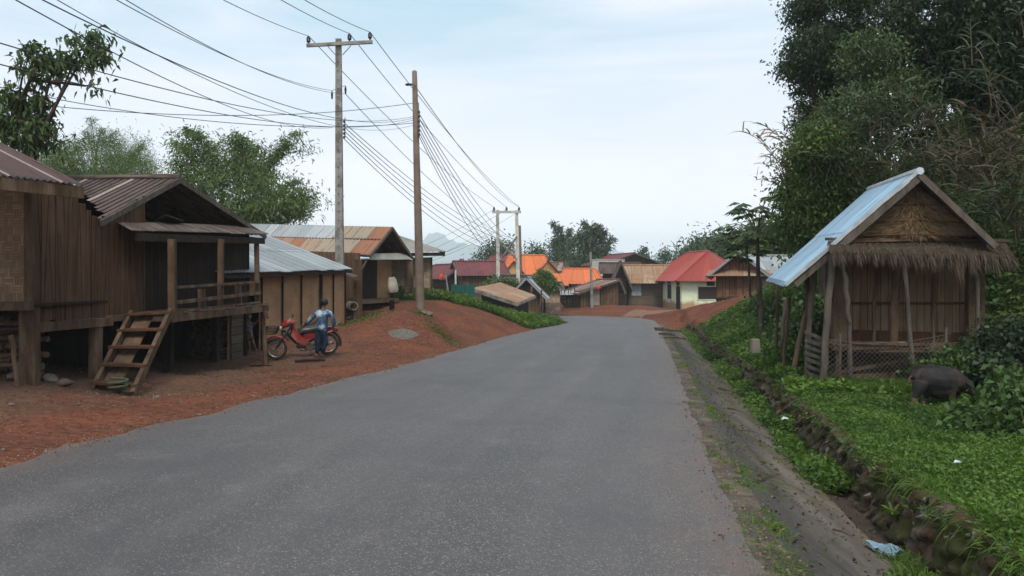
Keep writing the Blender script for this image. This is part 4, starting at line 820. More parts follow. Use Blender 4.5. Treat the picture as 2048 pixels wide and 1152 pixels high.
# chain link fence
def chain(name, label, pts, hh, cell=.085, r_=.0036, sag=.02):
    tl_ = [Vector(p) for p in pts]; root = thing(name, tl_[0], label, 'fence'); mb = MB(); segs = [(a, b) for a, b in zip(tl_[:-1], tl_[1:])]
    L_ = [0]
    for a, b in segs: L_.append(L_[-1] + (b - a).length)
    def at(s_, z_):
        for i, (a, b) in enumerate(segs):
            if s_ <= L_[i + 1] or i == len(segs) - 1: break
        q = lerp(a, b, (s_ - L_[i]) / (L_[i + 1] - L_[i])); return q + Vector((mnoise.noise(Vector((s_ * 2, z_ * 2, 0))) * .03, mnoise.noise(Vector((s_ * 1.5, z_ * 3, 5))) * .06, z_ + sag * math.sin(s_ * 2.3)))
    k = int(L_[-1] / cell); nh = int(hh / cell)
    for sgn in (1, -1):
        for i in range(-nh, k + nh):
            q = [at((i + sgn * j + (nh if sgn < 0 else 0) * 0) * cell, j * cell) for j in range(nh + 1) if 0 <= (i + sgn * j) <= k]
            if len(q) > 1: mb.tube(q, r_, 3, cap=False)
    mb.build('mesh', M['rustwire'], root); mb = MB(); mb.tube([at(s_, hh) for s_ in np.linspace(0, L_[-1], 24)], .005, 4); mb.build('top_wire', M['rustwire'], root)
    for s_ in np.arange(.25, L_[-1], 1.9): mb = MB(); mb.tube([at(s_, -.2), at(s_ + .02, hh + .12)], .022, 6); mb.build('post', M['grey_wood'], root)
    return root
chain('wire_fence', 'sagging chain link fence in front of the thatched hut', [P(1650, 762, 13.75), P(1725, 775, 13.7), P(1830, 765, 13.75), P(1900, 748, 13.9)], .72)
chain('wire_fence', 'chain link fence climbing the bank right of the thatched hut', [P(1940, 720, 14.6), P(2010, 700, 14.9), P(2120, 690, 15.2)], .65)
# fence stakes left of the hut
for i, (x0, y0, x1, y1, d, w_, lb_) in enumerate(((1553, 706, 1555, 570, 17.5, .06, 'straight dark stake under the low corner of the blue metal roof'), (1560, 690, 1572, 598, 18.5, .09, 'slanting thin stake behind the straight dark one left of the hut'), (1564, 745, 1580, 596, 15.6, .075, 'pale brown stake standing alone in the weeds left of the hut'), (1586, 738, 1622, 588, 15.0, .095, 'thick crooked pole leaning toward the left side of the hut'))):
    pp(x0, y0 + 4, x1, y1, d, w_, 'wood' if i != 1 else 'grey_wood', nm='fence_stake', seg=6, k=.02); o = [o_ for o_ in bpy.data.objects if o_.name.startswith('fence_stake')][-1]
stk = sorted([o_ for o_ in bpy.data.objects if o_.name.startswith('fence_stake')], key=lambda q: q.name)
for o, lb_ in zip(stk, ('straight dark stake under the low corner of the blue metal roof', 'slanting thin stake behind the straight dark one left of the hut', 'pale brown stake standing alone in the weeds left of the hut', 'thick crooked pole leaning toward the left side of the hut')): T(o, lb_, 'stake', 'stakes left of the hut')
# concrete stump and planks
q = P(1511, 705, 19.0); mb = MB(); mb.bar(q, P(1510, 678, 19.0), .18, .18, taper=.95); T(mb.build('concrete_stump', M['concr_grey'], org=q), 'short grey concrete marker post in the grass below the papaya tree', 'post')
for i, (y_, x0, x1, lb_) in enumerate(((719, 1500, 1540, 'upper of two grey planks lying in the grass'), (727, 1494, 1532, 'lower of two grey planks lying in the grass'))):
    a, b = P(x0, y_, 17.6 - i * .5), P(x1, y_ - 2, 17.8 - i * .5); a.z = G(a.x, a.y) + .06 + .0; b.z = G(b.x, b.y) + .1; mb = MB(); mb.bar(a, b, .12, .03); T(mb.build('plank', M['grey_wood'], org=a), lb_, 'plank')
# ============================================================ poles
def gcorr(p): return G(p.x, p.y)
p1 = P(680, 640, 30.35); p1.z = gcorr(p1) - .3; top1 = P(677, 78, 30.35)
pl1 = thing('power_pole', p1, 'tall concrete power pole with a single crossarm carrying three dark insulators', 'power pole')
mb = MB(); mb.bar(p1, top1, .33, .26, taper=.62); mb.build('pole', M['concrete'], pl1)
mb = MB()
for i in range(26):
    z_ = top1.z - .25 - i * .33; mb.bar(Vector((lerp(p1, top1, (z_ - p1.z) / (top1.z - p1.z)).x, 30.35 - .175, z_)), Vector((lerp(p1, top1, (z_ - p1.z) / (top1.z - p1.z)).x, 30.35 - .12, z_)), .03, .03)
mb.build('bolt_holes', M['black'], pl1)
ca0, ca1 = P(613, 91, 30.1), P(745, 84, 30.25); mb = MB(); mb.bar(ca0, ca1, .11, .12); mb.build('crossarm', M['concrete'], pl1)
for sx in (654, 702): mb = MB(); mb.tube([P(sx, 91, 30.15), P(678 + (7 if sx > 678 else -7), 110, 30.2)], .018, 5); mb.build('brace', M['steel'], pl1)
INS = []
def insul(px, py, d, par, s_=1.):
    q = P(px, py, d); mb = MB(); mb.tube([q + Vector((0, 0, z_ * s_)) for z_ in (0, .06, .061, .1, .11, .17, .18, .24, .25, .3)], [r_ * s_ for r_ in (.03, .03, .06, .085, .07, .085, .07, .08, .05, .035)], 9); mb.build('insulator', M['insul'], par); return q + Vector((0, 0, .3 * s_))
tips1 = [insul(617, 88, 30.1, pl1), insul(699, 83, 30.2, pl1), insul(740, 80, 30.25, pl1)]
def small_ins(px, py, d, par, L=.16):
    q = P(px, py, d); mb = MB(); mb.tube([q, q + Vector((0, 0, -L * .4)), q + Vector((0, 0, -L))], [.018, .045, .03], 7); mb.build('insulator', M['insul'], par); return q + Vector((0, 0, -L))
att_a = small_ins(691, 172, 30.2, pl1, .3); att_b = small_ins(664, 182, 30.2, pl1, .3)
mb = MB(); mb.tube([P(664, 181, 30.2), P(691, 171, 30.2)], .012, 5); mb.tube([P(690, 235, 30.15), P(690, 275, 30.15)], .02, 5); mb.build('bracket', M['steel'], pl1)
rack1 = [small_ins(688, y_, 30.12, pl1, .1) for y_ in (240, 248, 256, 264, 272)]
p2 = P(841, 632, 27.0); p2.z = gcorr(p2) - .3; top2 = P(829, 141, 27.0)
pl2 = thing('power_pole', p2, 'plain brown weathered pole without crossarm standing on the red earth mound', 'power pole')
mb = MB(); mb.tube([p2, lerp(p2, top2, .5), top2 + Vector((0, 0, -.03)), top2], [.155, .12, .083, .04], 10); mb.build('pole', M['concbrown'], pl2)
mb = MB(); q = P(826, 169, 26.85); mb.tube([q, q + Vector((-.08, 0, 0)), q + Vector((-.12, 0, 0)), q + Vector((-.2, 0, .0)), q + Vector((-.26, 0, -.01))], [.02, .05, .04, .05, .02], 8); mb.build('insulator', M['insul'], pl2)
rack2 = [small_ins(838, y_, 26.9, pl2, .1) for y_ in (221, 230, 240, 250, 258, 266)]
mb = MB(); mb.tube([P(837, 205, 26.9), P(838, 268, 26.9)], .018, 5); mb.build('bracket', M['steel'], pl2)
# H frame
hA, hB = P(997, 600, 70), P(1038, 600, 68.5); hA.z = gcorr(hA) - .4; hB.z = gcorr(hB) - .4
hf = thing('twin_pole_frame', (hA + hB) / 2, 'white twin pole power frame with one crossarm and an X brace', 'power pole')
for a, tx in ((hA, 995), (hB, 1033)): mb = MB(); d_ = a.y; mb.bar(a, P(tx, 420, d_), .34, .3, taper=.8); mb.build('pole', M['concw'], hf)
mb = MB(); mb.bar(P(985, 424, 69.6), P(1041, 424, 68.2), .2, .2); mb.build('crossarm', M['concw'], hf)
for a, b in (((999, 522), (1034, 473)), ((997, 477), (1034, 520))): mb = MB(); mb.bar(P(*a, 69.0), P(*b, 68.1), .12, .12); mb.build('brace', M['concrete'], hf)
tipsH = [insul(x_, 423, 69, hf, 1.3) for x_ in (988, 1013, 1038)]
p3 = P(1041, 600, 74); p3.z = gcorr(p3) - .4; mb = MB(); t3 = P(1039, 451, 74); mb.tube([p3, lerp(p3, t3, .5), t3], [.26, .2, .13], 8); T(mb.build('power_pole', M['concbrown'], org=p3), 'grey brown pole standing close behind the white twin pole frame', 'power pole')
def thinpole(nm, label, x0, y0, x1, y1, d, r_, m_): 
    a = P(x0, y0, d); a.z = min(a.z, G(a.x, a.y) - .1); b = P(x1, y1, d); mb = MB(); mb.tube([a, lerp(a, b, .5), b], [r_, r_ * .9, r_ * .75], 7); return T(mb.build(nm, m_, org=a), label, 'pole')
thinpole('thin_pole', 'thin pale pole in front of the striped roof shed', 1184, 607, 1181, 504, 68, .13, M['concrete'])
thinpole('thin_pole', 'short white pole among the dark red roofs on the left', 912, 590, 911, 540, 62, .09, M['concw'])
thinpole('thin_pole', 'grey pole leaning left beside the short white pole', 905, 582, 890, 542, 60, .07, M['concrete'])
# wires
def wire(a, b, sag=.6, r_=.013, n_=22, label='dark power line'):
    a = Vector(a); b = Vector(b); mb = MB(); mb.tube([lerp(a, b, i / n_) - Vector((0, 0, sag * 4 * (i / n_) * (1 - i / n_))) for i in range(n_ + 1)], r_, 4, cap=False)
    return T(mb.build('power_line', M['wire'], org=(a + b) / 2), label, 'wire', 'overhead power lines')
def W(ax, ay, ad, bx, by, bd, sag=.6, r_=.013, label='dark power line'): return wire(P(ax, ay, ad), P(bx, by, bd), sag, r_, label=label)
wn = ('left', 'middle', 'right')
for k, (tp_, (sx, sy)) in enumerate(zip(tips1, ((330, -62), (440, -75), (500, -68)))):
    wire(P(sx, sy, 19), tp_, .12, .012, label='top wire reaching the %s insulator of the tall concrete pole from above' % wn[k])
    wire(tp_, tipsH[k], .55, .014, label='long wire from the %s crossarm insulator down to the twin pole frame' % wn[k])
W(180, -30, 13, *[664, 181], 30.2, .3, .009, label='upper left wire of the close pair ending below the crossarm'); wire(P(190, -38, 13), att_a, .4, .009, label='lower wire of the close pair passing to the small hook insulator')
W(-60, -52, 8, 665, 255, 30.1, .5, .008, label='wire dropping steeply from the upper left corner to the concrete pole')
W(30, -28, 8, 828, 236, 27, .6, .008, label='wire from the upper left corner to the brown pole'); W(80, -20, 9, 828, 250, 27, .7, .006, label='thinner wire crossing the others from the upper left')
W(-80, 62, 8, 828, 233, 27, .45, .008, label='wire entering at the left edge above the leafy tree branch'); W(-80, 108, 8, 828, 240, 27, .45, .008, label='wire entering at the left edge just below the leafy branch')
W(60, 188, 20, 828, 246, 27, .4, .011, label='flat wire leaving the left tree, upper of two'); W(60, 208, 20, 828, 206, 27, .35, .011, label='flat wire leaving the left tree, lower of two')
for k, (a, y_) in enumerate(zip(rack1, (478, 484, 491, 498, 506))): wire(a, P(1036, y_, 73.6), .9 + .12 * k, .014, label='%s service line from the tall concrete pole to the far pole' % ('topmost', 'second highest', 'middle', 'second lowest', 'lowest')[k])
for k, (a, y_) in enumerate(zip(rack2, (482, 488, 494, 500, 508, 514))): wire(a, P(1040, y_, 73.6), 1.0 + .2 * k, .013, label='%s service line from the brown pole to the far pole' % ('topmost', 'second highest', 'third highest', 'third lowest', 'second lowest', 'lowest')[k])
wire(att_a, P(990, 462, 69), .5, .013, label='long wire from the small hook insulator to the twin pole frame')
wire(P(829, 170, 26.8), tipsH[2], .6, .013, label='wire from the brown pole side insulator to the twin pole frame')
for k, (x0, y0, x1, y1) in enumerate(((988, 419, 690, 545), (1013, 419, 700, 560), (1036, 424, 710, 575), (990, 462, 690, 555), (992, 464, 700, 566), (1036, 490, 760, 556), (1036, 500, 760, 572), (1038, 512, 780, 585))):
    W(x0, y0, 69 if k < 5 else 73.5, x1, y1, 76, .6, .014, label='%s line sloping down left from the twin pole frame across the mountains' % ('left insulator', 'middle insulator', 'right insulator', 'upper brace', 'lower brace', 'upper far pole', 'middle far pole', 'lower far pole')[k])
#@@PART4
# ============================================================ village houses
def house(name, label, px, py, d, yaw, Wd, Dp, Hw, rise, roofm, wallm, ridge='x', over=.5, hip=0., wins=(), base=None, trim=None, gablem=None, cat='house', lift=0., pitch=.25, fd=1.5, asym=.5):
    o = P(px, py, d); root = thing(name, o, label, cat); ex = Vector((math.cos(yaw), math.sin(yaw), 0)); ey = Vector((-math.sin(yaw), math.cos(yaw), 0)); up = Vector((0, 0, 1))
    def L(x, y, z): return o + ex * x + ey * y + up * z
    mb = MB(); z0 = lift if lift else -fd
    f = [L(0, 0, z0), L(Wd, 0, z0), L(Wd, Dp, z0), L(0, Dp, z0)]; g = [L(0, 0, Hw), L(Wd, 0, Hw), L(Wd, Dp, Hw), L(0, Dp, Hw)]
    for i in range(4): j = (i + 1) % 4; mb.slab([f[i], f[j], g[j], g[i]], .08)
    mb.build('wall', wallm, root)
    if lift:
        mb = MB(); mb.slab([L(0, 0, z0), L(Wd, 0, z0), L(Wd, Dp, z0), L(0, Dp, z0)], .1); mb.build('floor', M['woodd'], root)
        for x_ in np.linspace(.1, Wd - .1, 4):
            for y_ in (.1, Dp - .1):
                a = L(x_, y_, z0); mb = MB(); mb.bar(a, (a.x, a.y, o.z - fd), .14, .14); mb.build('post', M['woodd'], root)
    if base: mb = MB(); mb.slab([L(-.05, -.05, -fd), L(Wd + .05, -.05, -fd), L(Wd + .05, -.05, base[0]), L(-.05, -.05, base[0])], .1); mb.slab([L(-.05, Dp, -fd), L(-.05, -.05, -fd), L(-.05, -.05, base[0]), L(-.05, Dp, base[0])], .1); mb.build('plinth', base[1], root)
    v = over; e = rise * v / ((Wd if ridge == 'y' else Dp) * .5)
    if ridge == 'y':
        rx = Wd * asym; A_, B_ = L(rx, -v + hip, Hw + rise), L(rx, Dp + v - hip, Hw + rise)
        C0, C1, C2, C3 = L(-v, -v, Hw - e), L(Wd + v, -v, Hw - e), L(Wd + v, Dp + v, Hw - e), L(-v, Dp + v, Hw - e)
        quads = [(C3, C0, A_, B_), (C1, C2, B_, A_)]; ends = [(C0, C1, A_), (C2, C3, B_)]; gt = [(L(0, 0, Hw), L(Wd, 0, Hw), L(rx, 0, Hw + rise * .96)), (L(Wd, Dp, Hw), L(0, Dp, Hw), L(rx, Dp, Hw + rise * .96))]
    else:
        ry = Dp * asym; A_, B_ = L(-v + hip, ry, Hw + rise), L(Wd + v - hip, ry, Hw + rise)
        C0, C1, C2, C3 = L(-v, -v, Hw - e), L(Wd + v, -v, Hw - e), L(Wd + v, Dp + v, Hw - e), L(-v, Dp + v, Hw - e)
        quads = [(C0, C1, B_, A_), (C2, C3, A_, B_)]; ends = [(C3, C0, A_), (C1, C2, B_)]; gt = [(L(0, Dp, Hw), L(0, 0, Hw), L(0, ry, Hw + rise * .96)), (L(Wd, 0, Hw), L(Wd, Dp, Hw), L(Wd, ry, Hw + rise * .96))]
    for q in quads: mb = MB(); mb.corr(q[0], q[1], q[2], q[3], pitch, pitch * .09); mb.build('roof', roofm, root)
    if hip:
        for q in ends: mb = MB(); mb.corr(q[0], q[1], q[2], q[2] + (q[1] - q[0]) * 1e-3, pitch, pitch * .09); mb.build('roof', roofm, root)
    else:
        for q in gt: mb = MB(); mb.slab(q, .06); mb.build('gable_wall', gablem or wallm, root)
        tm = trim or M['grey_wood']
        for q in ends: mb = MB(); mb.bar(q[0] + Vector((0, 0, -.04)), q[2] + Vector((0, 0, -.04)), .08, .16); mb.bar(q[1] + Vector((0, 0, -.04)), q[2] + Vector((0, 0, -.04)), .08, .16); mb.build('bargeboard', tm, root)
    mb = MB(); mb.tube([A_ + up * .03, B_ + up * .03], .09, 6); 
    if hip:
        for c_, a_ in ((C0, A_), (C1, A_ if ridge == 'y' else B_), (C3, B_ if ridge == 'y' else A_)): mb.tube([c_ + up * .03, a_ + up * .03], .07, 5)
    mb.build('ridge_cap', roofm, root)
    for wn_ in wins:
        kind, fc, u, z_, w_, h_, pm, fm = wn_
        def FP(a, b, off): return L(a, -off, b) if fc == 'f' else L(-off, a, b)
        mb = MB(); fr_ = .1
        for (a0_, b0__, a1_, b1__) in ((u - fr_, z_ - fr_, u + w_ + fr_, z_), (u - fr_, z_ + h_, u + w_ + fr_, z_ + h_ + fr_), (u - fr_, z_, u, z_ + h_), (u + w_, z_, u + w_ + fr_, z_ + h_)):
            pts = [FP(a0_, b0__, .05), FP(a1_, b0__, .05), FP(a1_, b1__, .05), FP(a0_, b1__, .05)]
            if fc != 'f': pts = pts[::-1]
            mb.slab(pts, .06)
        wo = mb.build(kind, fm, root)
        mb = MB(); pts = [FP(u, z_, .02), FP(u + w_, z_, .02), FP(u + w_, z_ + h_, .02), FP(u, z_ + h_, .02)]
        if fc != 'f': pts = pts[::-1]
        mb.slab(pts, .03); 
        mb.bar(FP(u + w_ / 2, z_, .035), FP(u + w_ / 2, z_ + h_, .035), .05, .03, up=(1, 0, 0)) if w_ > .9 else None
        mb.build('pane' if kind == 'window' else 'leaf', pm, wo)
    return root
bv, wh = M['brown_void'], M['white']
# green house
gh = house('green_house', 'pale green rendered house with red hipped roof and dark shuttered windows', 1362, 619, 74.5, R(8), 6.6, 9.0, 3.2, 2.3, M['roof_red'], M['green_wall'], 'y', .85, 2.6,
    wins=[('window', 'f', 1.65, .95, 2.7, 1.15, bv, wh), ('window', 'l', 2.6, .95, 1.1, 1.35, bv, wh), ('window', 'l', 6.3, .95, 1.1, 1.35, bv, wh), ('door', 'l', .35, .05, .75, 2.0, bv, bv), ('vent', 'f', 2.6, 2.28, .55, .22, bv, bv), ('vent', 'l', .5, 2.3, .5, .2, bv, bv), ('vent', 'l', 3.0, 2.3, .5, .2, bv, bv)], pitch=.3, fd=1.)
# bamboo gable house right
bh = house('bamboo_house', 'bamboo walled gable house on short stilts above the red earth bank', 1432, 604, 50, R(-17), 2.75, 4.2, 1.98, 1.15, M['corr_zinc'], M['bamred'], 'y', .62, gablem=M['bamred'], lift=.22, pitch=.25, trim=M['corr_pale'])
o = P(1432, 604, 50); EX = Vector((math.cos(R(-17)), math.sin(R(-17)), 0)); EY = Vector((-EX.y, EX.x, 0)); mb = MB()
for i in range(6): mb.bar(o + EX * (.05 + i * .53) + EY * (-.06) + Vector((0, 0, .25)), o + EX * (.05 + i * .53) + EY * (-.06) + Vector((0, 0, 1.75)), .05, .04)
for z_ in (.35, .9, 1.45): mb.bar(o + EX * (0) + EY * (-.1) + Vector((0, 0, z_)), o + EX * (2.75) + EY * (.1) + Vector((0, 0, z_)), .03, .05)
mb.bar(o + EX * (1.37) + EY * (-.1) + Vector((0, 0, 1.7)), o + EX * (1.37) + EY * (-.1) + Vector((0, 0, 2.95)), .07, .05); mb.build('batten', M['wood'], bh)
mb = MB(); mb.slab([o + EX * (-.6) + EY * (-.75) + Vector((0, 0, 1.62)), o + EX * (3.3) + EY * (-.6) + Vector((0, 0, 1.62)), o + EX * (3.1) + EY * (.05) + Vector((0, 0, 2.0)), o + EX * (-.4) + EY * (.0) + Vector((0, 0, 2.0))], .04); mb.build('lean_roof', M['corr_tan'], bh)
mb = MB(); mb.bar(o + EX * (1.4) + EY * (-.6) + Vector((0, 0, .22)), o + EX * (2.6) + EY * (-.6) + Vector((0, 0, .24)), .2, .12); T(mb.build('blue_tarpaulin', M['bluetarp'], org=o), 'blue tarpaulin roll under the bamboo gable house', 'tarpaulin')
house('metal_roof_shed', 'shed with plain grey metal roof behind the bamboo gable house', 1505, 592, 60, R(2), 3.6, 4, 1.9, 1.15, M['corr_zinc'], M['plank_v'], 'x', .4, pitch=.3, lift=.3)
house('metal_roof_shed', 'small shed peeping between the red hipped roof and the bamboo gable', 1438, 585, 82, R(0), 3.2, 4, 2.1, 1.2, M['corr_zinc'], M['plank_v'], 'x', .3, pitch=.3)
# center cluster
house('two_storey_house', 'tall house with dark maroon roof and brown gable rising behind the other roofs', 1216, 600, 100, R(14), 6.4, 7, 4.7, 1.15, M['roof_dred'], M['plank_v'], 'y', 1.0, 0, wins=[('window', 'f', 2.2, 3.2, 1.1, .9, bv, M['plank_d'])], gablem=M['plank_v'])
house('grey_roof_house', 'weathered house with grey metal roof left of the maroon roofed one', 1187, 600, 96, R(-14), 3.0, 4.5, 3.2, 1.6, M['corr_olive'], M['plank_d'], 'x', .5)
house('brown_wood_house', 'dark plank house with brown lean roof behind the striped roof shed', 1206, 604, 88, R(-8), 3.6, 3, 3.4, .9, M['corr_brown'], M['plank_d'], 'x', .5, wins=[('window', 'f', 1.4, 2.0, .8, .8, wh, M['plank_d'])])
bt = house('tan_roof_house', 'house with tan corrugated roof, blue trim and pale blue window', 1256, 606, 80, R(-6), 4.0, 5.5, 2.35, 1.45, M['corr_tan'], M['plank_h'], 'x', .75, trim=M['bluetrim'], wins=[('window', 'f', .35, .75, .95, 1.15, M['ltblue'], M['grey_wood'])], pitch=.3)
house('brown_wood_house', 'narrow gabled plank house wedged left of the tan roofed house', 1228, 606, 79, R(-4), 1.3, 3, 2.5, 1.55, M['corr_brown'], M['plank_d'], 'y', .55)
ss = house('striped_roof_shed', 'low plank shed with red and white striped sheet roof behind the thin pale pole', 1160, 612, 69, R(16), 3.6, 4.4, 1.3, .95, M['corr_str'], M['plank_v'], 'y', .45, asym=.98, wins=[('door', 'f', .9, .05, .9, 1.35, M['concr_grey'], M['woodd'])])
# orange
oh = house('orange_roof_house', 'large house with bright orange roof and two yellow gables behind the twin poles', 1010, 600, 90, R(6), 5.6, 6, 2.6, 2.5, M['roof_or'], M['yellow'], 'x', .7, 1.4, pitch=.35)
for k, (px, w_) in enumerate(((1000, 3.0), (1062, 3.6))):
    q = P(px, 558, 88.5); mb = MB(); A_ = q + Vector((w_ * .5, -.4, 2.05 + .1 * k)); l0, r0_ = q + Vector((-.3, -.4, -.15)), q + Vector((w_ + .3, -.4, -.15)); bk = Vector((0, 3.4, 0))
    mb.corr(l0 + bk, l0, A_, A_ + bk, .35, .03); mb.corr(r0_, r0_ + bk, A_ + bk, A_, .35, .03); rf = mb.build('gable_roof', M['roof_or'], oh)
    mb = MB(); mb.slab([q + Vector((0, 0, -.6)), q + Vector((w_, 0, -.6)), q + Vector((w_, 0, 0)), q + Vector((w_ / 2, 0, 1.95)), q], .08); mb.build('gable_wall', M['yellow'], oh)
house('orange_roof_house', 'smaller bamboo walled house with orange roof right of the round tree', 1122, 607, 85, R(-4), 4.1, 5, 2.35, 1.35, M['roof_or'], M['bamred'], 'x', .55, .9, wins=[('door', 'f', .1, .1, .9, 1.9, M['woodd'], M['woodd'])], pitch=.35)
mb = MB(); q = P(1100, 572, 84); mb.corr(q + Vector((0, 0, .15)), q + Vector((2.0, 0, 0)), q + Vector((1.5, 2, 1.3)), q + Vector((-.5, 2, 1.4)), .35, .03); hh_ = [o_ for o_ in bpy.data.objects if o_.name.startswith('orange_roof_house')][-1]; mb.build('porch_roof', M['roof_or'], hh_)
house('red_roof_house', 'two storey house with pink walls and dark red roof above the orange one', 968, 600, 108, R(-20), 5.6, 6, 4.6, 1.5, M['roof_dred'], M['pink'], 'x', .8, .9, wins=[('window', 'f', 3.0, 2.9, 1.2, 1.1, bv, wh)])
house('red_roof_house', 'low house with maroon roof directly right of the woven house corner', 860, 585, 84, R(2), 3.5, 6, 1.8, 1.05, M['roof_dred'], M['plank_v'], 'x', .6)
house('red_roof_house', 'maroon gable roof at the centre of the three low red roofs', 892, 588, 76, R(28), 3.2, 6, 1.75, 1.1, M['roof_dred'], M['plank_d'], 'y', .5)
house('red_roof_house', 'widest low maroon roof left of the grey wall and twin poles', 925, 588, 74, R(14), 4.0, 5, 1.9, 1.15, M['roof_dred'], M['plank_v'], 'x', .5)
house('red_roof_house', 'small dark roof peak showing above the low maroon roofs', 893, 585, 95, R(0), 3.4, 5, 3.1, .8, M['corr_brown'], M['plank_d'], 'y', .5)
house('striped_roof_house', 'little house with brown and white striped roof under the tall bamboo', 1102, 590, 112, R(-10), 3.0, 4, 3.6, 1.0, M['corr_str'], M['plank_d'], 'x', .6, wins=[('window', 'f', 1.2, 2.6, .6, .6, wh, M['plank_d'])])
q = thing('grey_wall', P(985, 600, 72), 'plain grey rendered wall behind the twin poles and rusty shed', 'wall'); mb = MB(); a = P(985, 610, 72); mb.slab([a, a + Vector((3.6, .4, 0)), a + Vector((3.6, .4, 2.65)), a + Vector((0, 0, 2.75))], .15); mb.build('wall', M['concr_grey'], q); mb = MB(); mb.bar(a + Vector((-.05, -.05, 2.8)), a + Vector((3.65, .35, 2.7)), .25, .1); mb.build('coping', M['concrete'], q)
# rusty shed behind the mound
rs = thing('rusty_roof_shed', P(1010, 610, 54), 'low shed with long sloping rusty sheet roof half hidden by the grassy mound', 'shed')
mb = MB(); c_ = [P(944, 576, 53), P(1036, 606, 50.5), P(1071, 591, 55.5), P(1000, 565, 58)]; mb.corr(c_[1], c_[2], c_[3], c_[0], .25, .02); mb.build('roof', M['corr_tan'], rs)
mb = MB(); mb.bar(c_[0] + Vector((0, -.03, -.12)), c_[1] + Vector((0, -.03, -.12)), .08, .2); mb.bar(c_[1] + Vector((0, 0, -.1)), c_[2] + Vector((0, 0, -.1)), .08, .14); mb.build('fascia', M['concrete'], rs)
mb = MB(); z_ = -1.2
w_ = [c_[0] + Vector((.6, .4, 0)), c_[1] + Vector((-.3, .5, 0)), c_[2] + Vector((-.5, -.3, 0)), c_[3] + Vector((0, -.3, 0))]
for i in range(3): a, b = w_[i], w_[i + 1]; mb.slab([(a.x, a.y, z_), (b.x, b.y, z_), (b.x, b.y, b.z - .15), (a.x, a.y, a.z - .15)], .05)
mb.build('wall', M['plank_d'], rs)
gs = house('gable_shed', 'small dark gable shed with pale roof edge right of the rusty roof', 1030, 628, 60, R(-6), 1.85, 3, 1.75, .95, M['corr_pale'], M['plank_v'], 'y', .62, trim=M['corr_pale'])
mb = MB(); q = P(1063, 632, 58.4); mb.bar(q, q + Vector((0, 0, 2.2)), .14, .12); mb.bar(q + Vector((.55, .3, 0)), q + Vector((.75, .3, 1.9)), .12, .12); mb.build('post', M['wood'], gs)
house('woven_shed', 'pale woven bamboo shed on a dark stone base below the round tree', 1078, 614, 66, R(3), 1.75, 3, 1.45, .55, M['corr_dark'], M['weave3'], 'x', .35, base=(.35, M['stone']))
# stacked clutter right of woven shed
cl_ = None
for i in range(16):
    q = P(1118 + (i % 5) * 8 + random.uniform(-2, 2), 606 - (i // 5) * 6, 70 + random.random()); mb = MB(); L_ = random.uniform(.4, .9); a_ = random.uniform(0, 3.1)
    mb.tube([q - Vector((math.cos(a_), .4, .15)) * L_ / 2, q + Vector((0, 0, .04)), q + Vector((math.cos(a_), .4, .15)) * L_ / 2], .09, 6)
    T(mb.build('stacked_log', M['woodd'] if i % 3 else M['grey_wood'], org=q), 'log in the woodpile between the woven shed and the striped roof shed', 'log', 'woodpile in the village')
mb = MB(); q = P(1120, 587, 70); mb.corr(q + Vector((-.1, -.8, -.1)), q + Vector((1.5, -.8, -.1)), q + Vector((1.5, .5, .25)), q + Vector((-.1, .5, .25)), .25, .02); T(mb.build('roof_sheet', M['corr_pale'], org=q), 'pale loose roofing sheet covering the village woodpile', 'sheet')
for k in range(5):
    q = P(1124 + k * 6, 608, 69.5); mb = MB(); mb.tube([q, q + Vector((random.uniform(-.1, .1), 0, 1.3 + random.random() * .4))], .035, 5); T(mb.build('yard_stake', M['woodl'], org=q), 'thin upright stake in the row before the orange roofed bamboo house', 'stake', 'yard stakes')
for k, (x0, y0, x1, y1, d_, t_, m_) in enumerate(((1105, 619, 1148, 612, 64, .1, 'woodl'), (1310, 650, 1362, 637, 38, .07, 'woodl'), (1318, 662, 1350, 648, 34, .05, 'woodr'), (1330, 672, 1372, 660, 31, .05, 'wood'), (1308, 643, 1345, 648, 40, .05, 'grey_wood'))):
    a, b = P(x0, y0, d_), P(x1, y1, d_ * .98); a.z = G(a.x, a.y) + .1; b.z = G(b.x, b.y) + .14
    if 37 > d_ or d_ in (38, 40): a.z = max(a.z, float(zr(a.y)) + .02); b.z = max(b.z, float(zr(b.y)) + .02)
    mb = MB(); mb.tube([a, (a + b) / 2 + Vector((0, 0, .03)), b], t_ * .7, 6); T(mb.build('fallen_pole', M[m_], org=a), ('pale pole lying before the village woodpile', 'longest pale pole lying across the far end of the ditch', 'short reddish stick in the far end of the ditch', 'brown stick lying nearest in the far end of the ditch', 'grey stick lying at the asphalt edge near the bend')[k], 'pole')
# teal netting and plastic things by the mound
mb = MB(); q = P(912, 590, 52)
for i in range(5): a = q + Vector((-.3 + i * .3, 0, -.3)); mb.slab([a, a + Vector((.3, .08 * (-1) ** i, 0)), a + Vector((.3, .08 * (-1) ** i, 1.0 - .12 * (i % 2))), a + Vector((0, 0, 1.0))], .02)
T(mb.build('netting_screen', M['teal'], org=q), 'dark teal netting screen above the grassy mound near the low red roofs', 'netting')
mb = MB(); q = P(881, 560, 60); mb.tube([q, q + Vector((.1, 0, .25)), q + Vector((.02, 0, .45))], [.1, .18, .08], 7); T(mb.build('orange_cloth', M['redcloth'], org=q), 'orange cloth hanging beside the low red roofs', 'cloth')
mb = MB(); q = P(1195, 580, 67.5); mb.tube([q, q + Vector((.12, 0, .2)), q + Vector((.05, 0, .42))], [.08, .2, .06], 7); T(mb.build('red_cloth', M['redcloth'], org=q), 'red cloth hung beside the thin pale pole on the striped roof shed', 'cloth')
